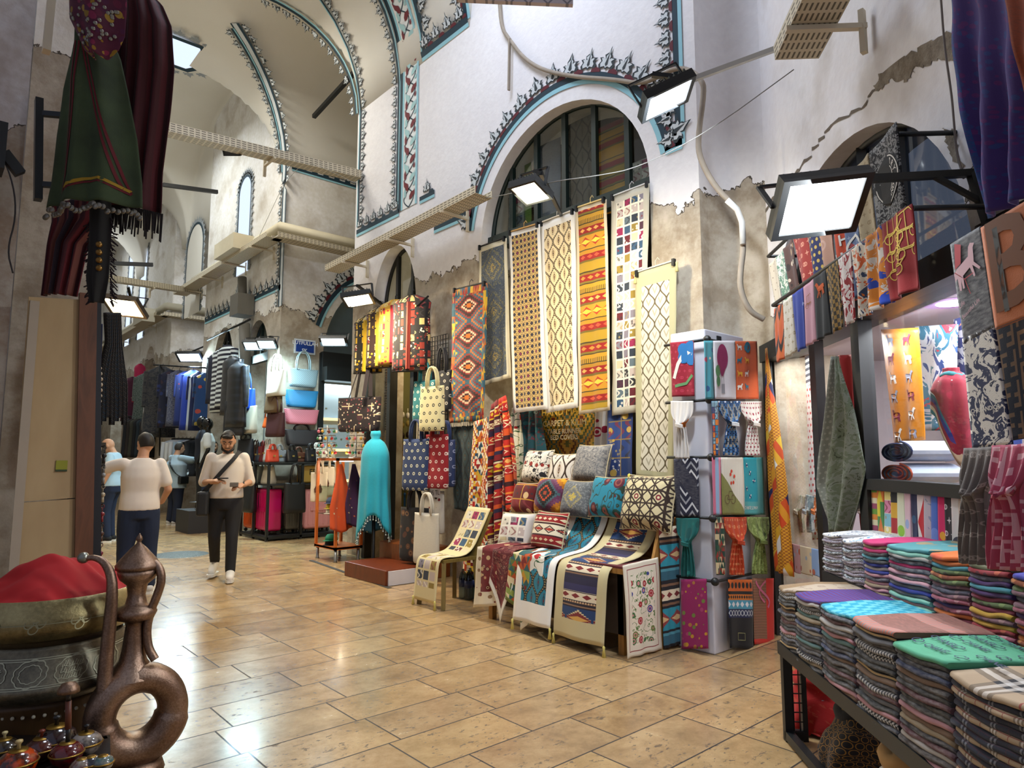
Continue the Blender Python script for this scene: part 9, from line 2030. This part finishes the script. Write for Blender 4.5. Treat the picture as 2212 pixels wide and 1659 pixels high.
RT = [PT('white and blue flecked', c_marble(30, ['#8aa0b8', '#c8c8c8', '#3a4a6a'])), PT('blue flecked white', c_marble(20, ['#4a8ab0', '#c8c8cc', '#5a6a7a'])), PT('hot pink', c_plain('#b01c60', .05)), PT('teal paisley', c_blobs(12, '#3a7a80', ['#5a9aa0', '#8a7a5a'], .4)), PT('bright orange', c_blobs(7, '#c05a10', ['#b84a28', '#c05a10'], .3)), PT('olive paisley', c_blobs(12, '#4a4c30', ['#6a6a3a', '#6a3a3a'], .4)), PT('blue violet', c_plain('#2c2c8a', .06))]
RW = ['the farthest rear flecked stack', 'the second rear flecked stack', 'the pink topped rear stack', 'the teal topped rear stack', 'the orange topped rear stack', 'the olive topped rear stack', 'the blue topped nearest rear stack']
for i in range(7): stack(rb[i], rb[i+1], RO, zR, 15, (.22, .22, .24, .25, .26, .26, .26)[i], BW if i < 2 else PALM if i < 4 else PALR, RT[i], RW[i], 'folded scarves on the rear tier', RDp, .02)
# scarf busts under the table
def under(lb, px, py, off, fn, hgt, rx, ntop, mats=None):
 p = ats(px, py, off); t = thing('scarf_bust', lb, 'bust', V((p.x, p.y, 0)))
 bm = BM(); lathe(bm, [(0, p.z), (.04, p.z-.004), (.042, p.z-.05), (.05, p.z-.1), (.12, p.z-.15), (.14, p.z-.25), (.1, .05), (0, .05)], 20, (p.x, p.y, 0)); lathe(bm, [(0, 0), (.1, 0), (.1, .05), (0, .05)], 20, (p.x, p.y, 0)); link('bust', bm, flat('#d0ccc8', .4), t)
 def P(s, tt): a = -2*PI*s; r = lerp(.055, rx, min(1, tt*2)**.6)*(1+.09*sin(a*6+tt*5)*min(1, tt*2)); z = p.z-.05-lerp(0, hgt, tt)+.06*tt*sin(a*2+1)+.012*sin(tt*22)*(1-tt); return V((p.x+cos(a)*r, p.y+sin(a)*r, max(z, .015)))
 cloth('scarf', P, 1.0, hgt+.2, tex(fn), 56, 30, .005, t, wob=.02, seed=px)
 bm = BM(); tube(bm, [V((p.x+.085*cos(a*PI/8), p.y+.085*sin(a*PI/8), p.z-.085+.012*sin(a*1.7))) for a in range(16)], .035, 10, closed=True); link('scarf_roll', bm, tex(fn), t)
under('bust wrapped in a red scarf under the front table', 1762, 1432, .46, c_marble(8, ['#a00c0c', '#a8140f', '#b03c28']), .40, .15, 0)
under('bust in a black scarf with a gold linked ring pattern under the front table', 1862, 1500, .48, c_cells(.04, '#121014', '#8a6428'), .34, .17, 0)
under('bust in a beige tartan scarf under the near end of the table', 1968, 1590, .48, c_plaid(.26, '#b08a58', '#2a2420', '#d0c4b0', '#8a1c20'), .28, .13, 0)
rscarf('orange woven panel behind the red bust under the table', [(1700, 1400), (1728, 1420), (1702, 1500), (1728, 1520)], OFF(.3), c_zig(.04, .05, ['#b8601c', '#c8a058', '#a84a1c']), (), (), .002, 1, None)
# ================================================================ light
W = bpy.data.worlds.new('world'); SC.world = W; W.use_nodes = True
bg = W.node_tree.nodes['Background']; bg.inputs[0].default_value = (.70, .76, 1.0, 1); bg.inputs[1].default_value = .36
SC.view_settings.exposure = 0.04
CY = SC.cycles; CY.max_bounces = 6; CY.diffuse_bounces = 3; CY.glossy_bounces = 3; CY.transmission_bounces = 4; CY.transparent_max_bounces = 8; CY.caustics_reflective = False; CY.caustics_refractive = False; CY.sample_clamp_indirect = 6
CY.adaptive_threshold = .025
# unseen fill lights added under the vault crown to brighten the upper walls
area('vault_fill', (2.85, 4.7, 8.2), (2.85, 4.7, 0), 1.6, 1.6, 175, (.74, .83, 1))
area('vault_fill', (2.85, 10.6, 8.3), (2.85, 10.6, 0), 1.4, 1.4, 165, (1, .95, .84))
area('vault_fill', (2.85, 15.2, 8.6), (2.85, 15.2, 0), 1.4, 1.4, 150, (.9, .97, 1))
area('vault_fill', (2.85, 24, 8.6), (2.85, 24, 0), 1.4, 1.4, 110, (.9, .97, 1))
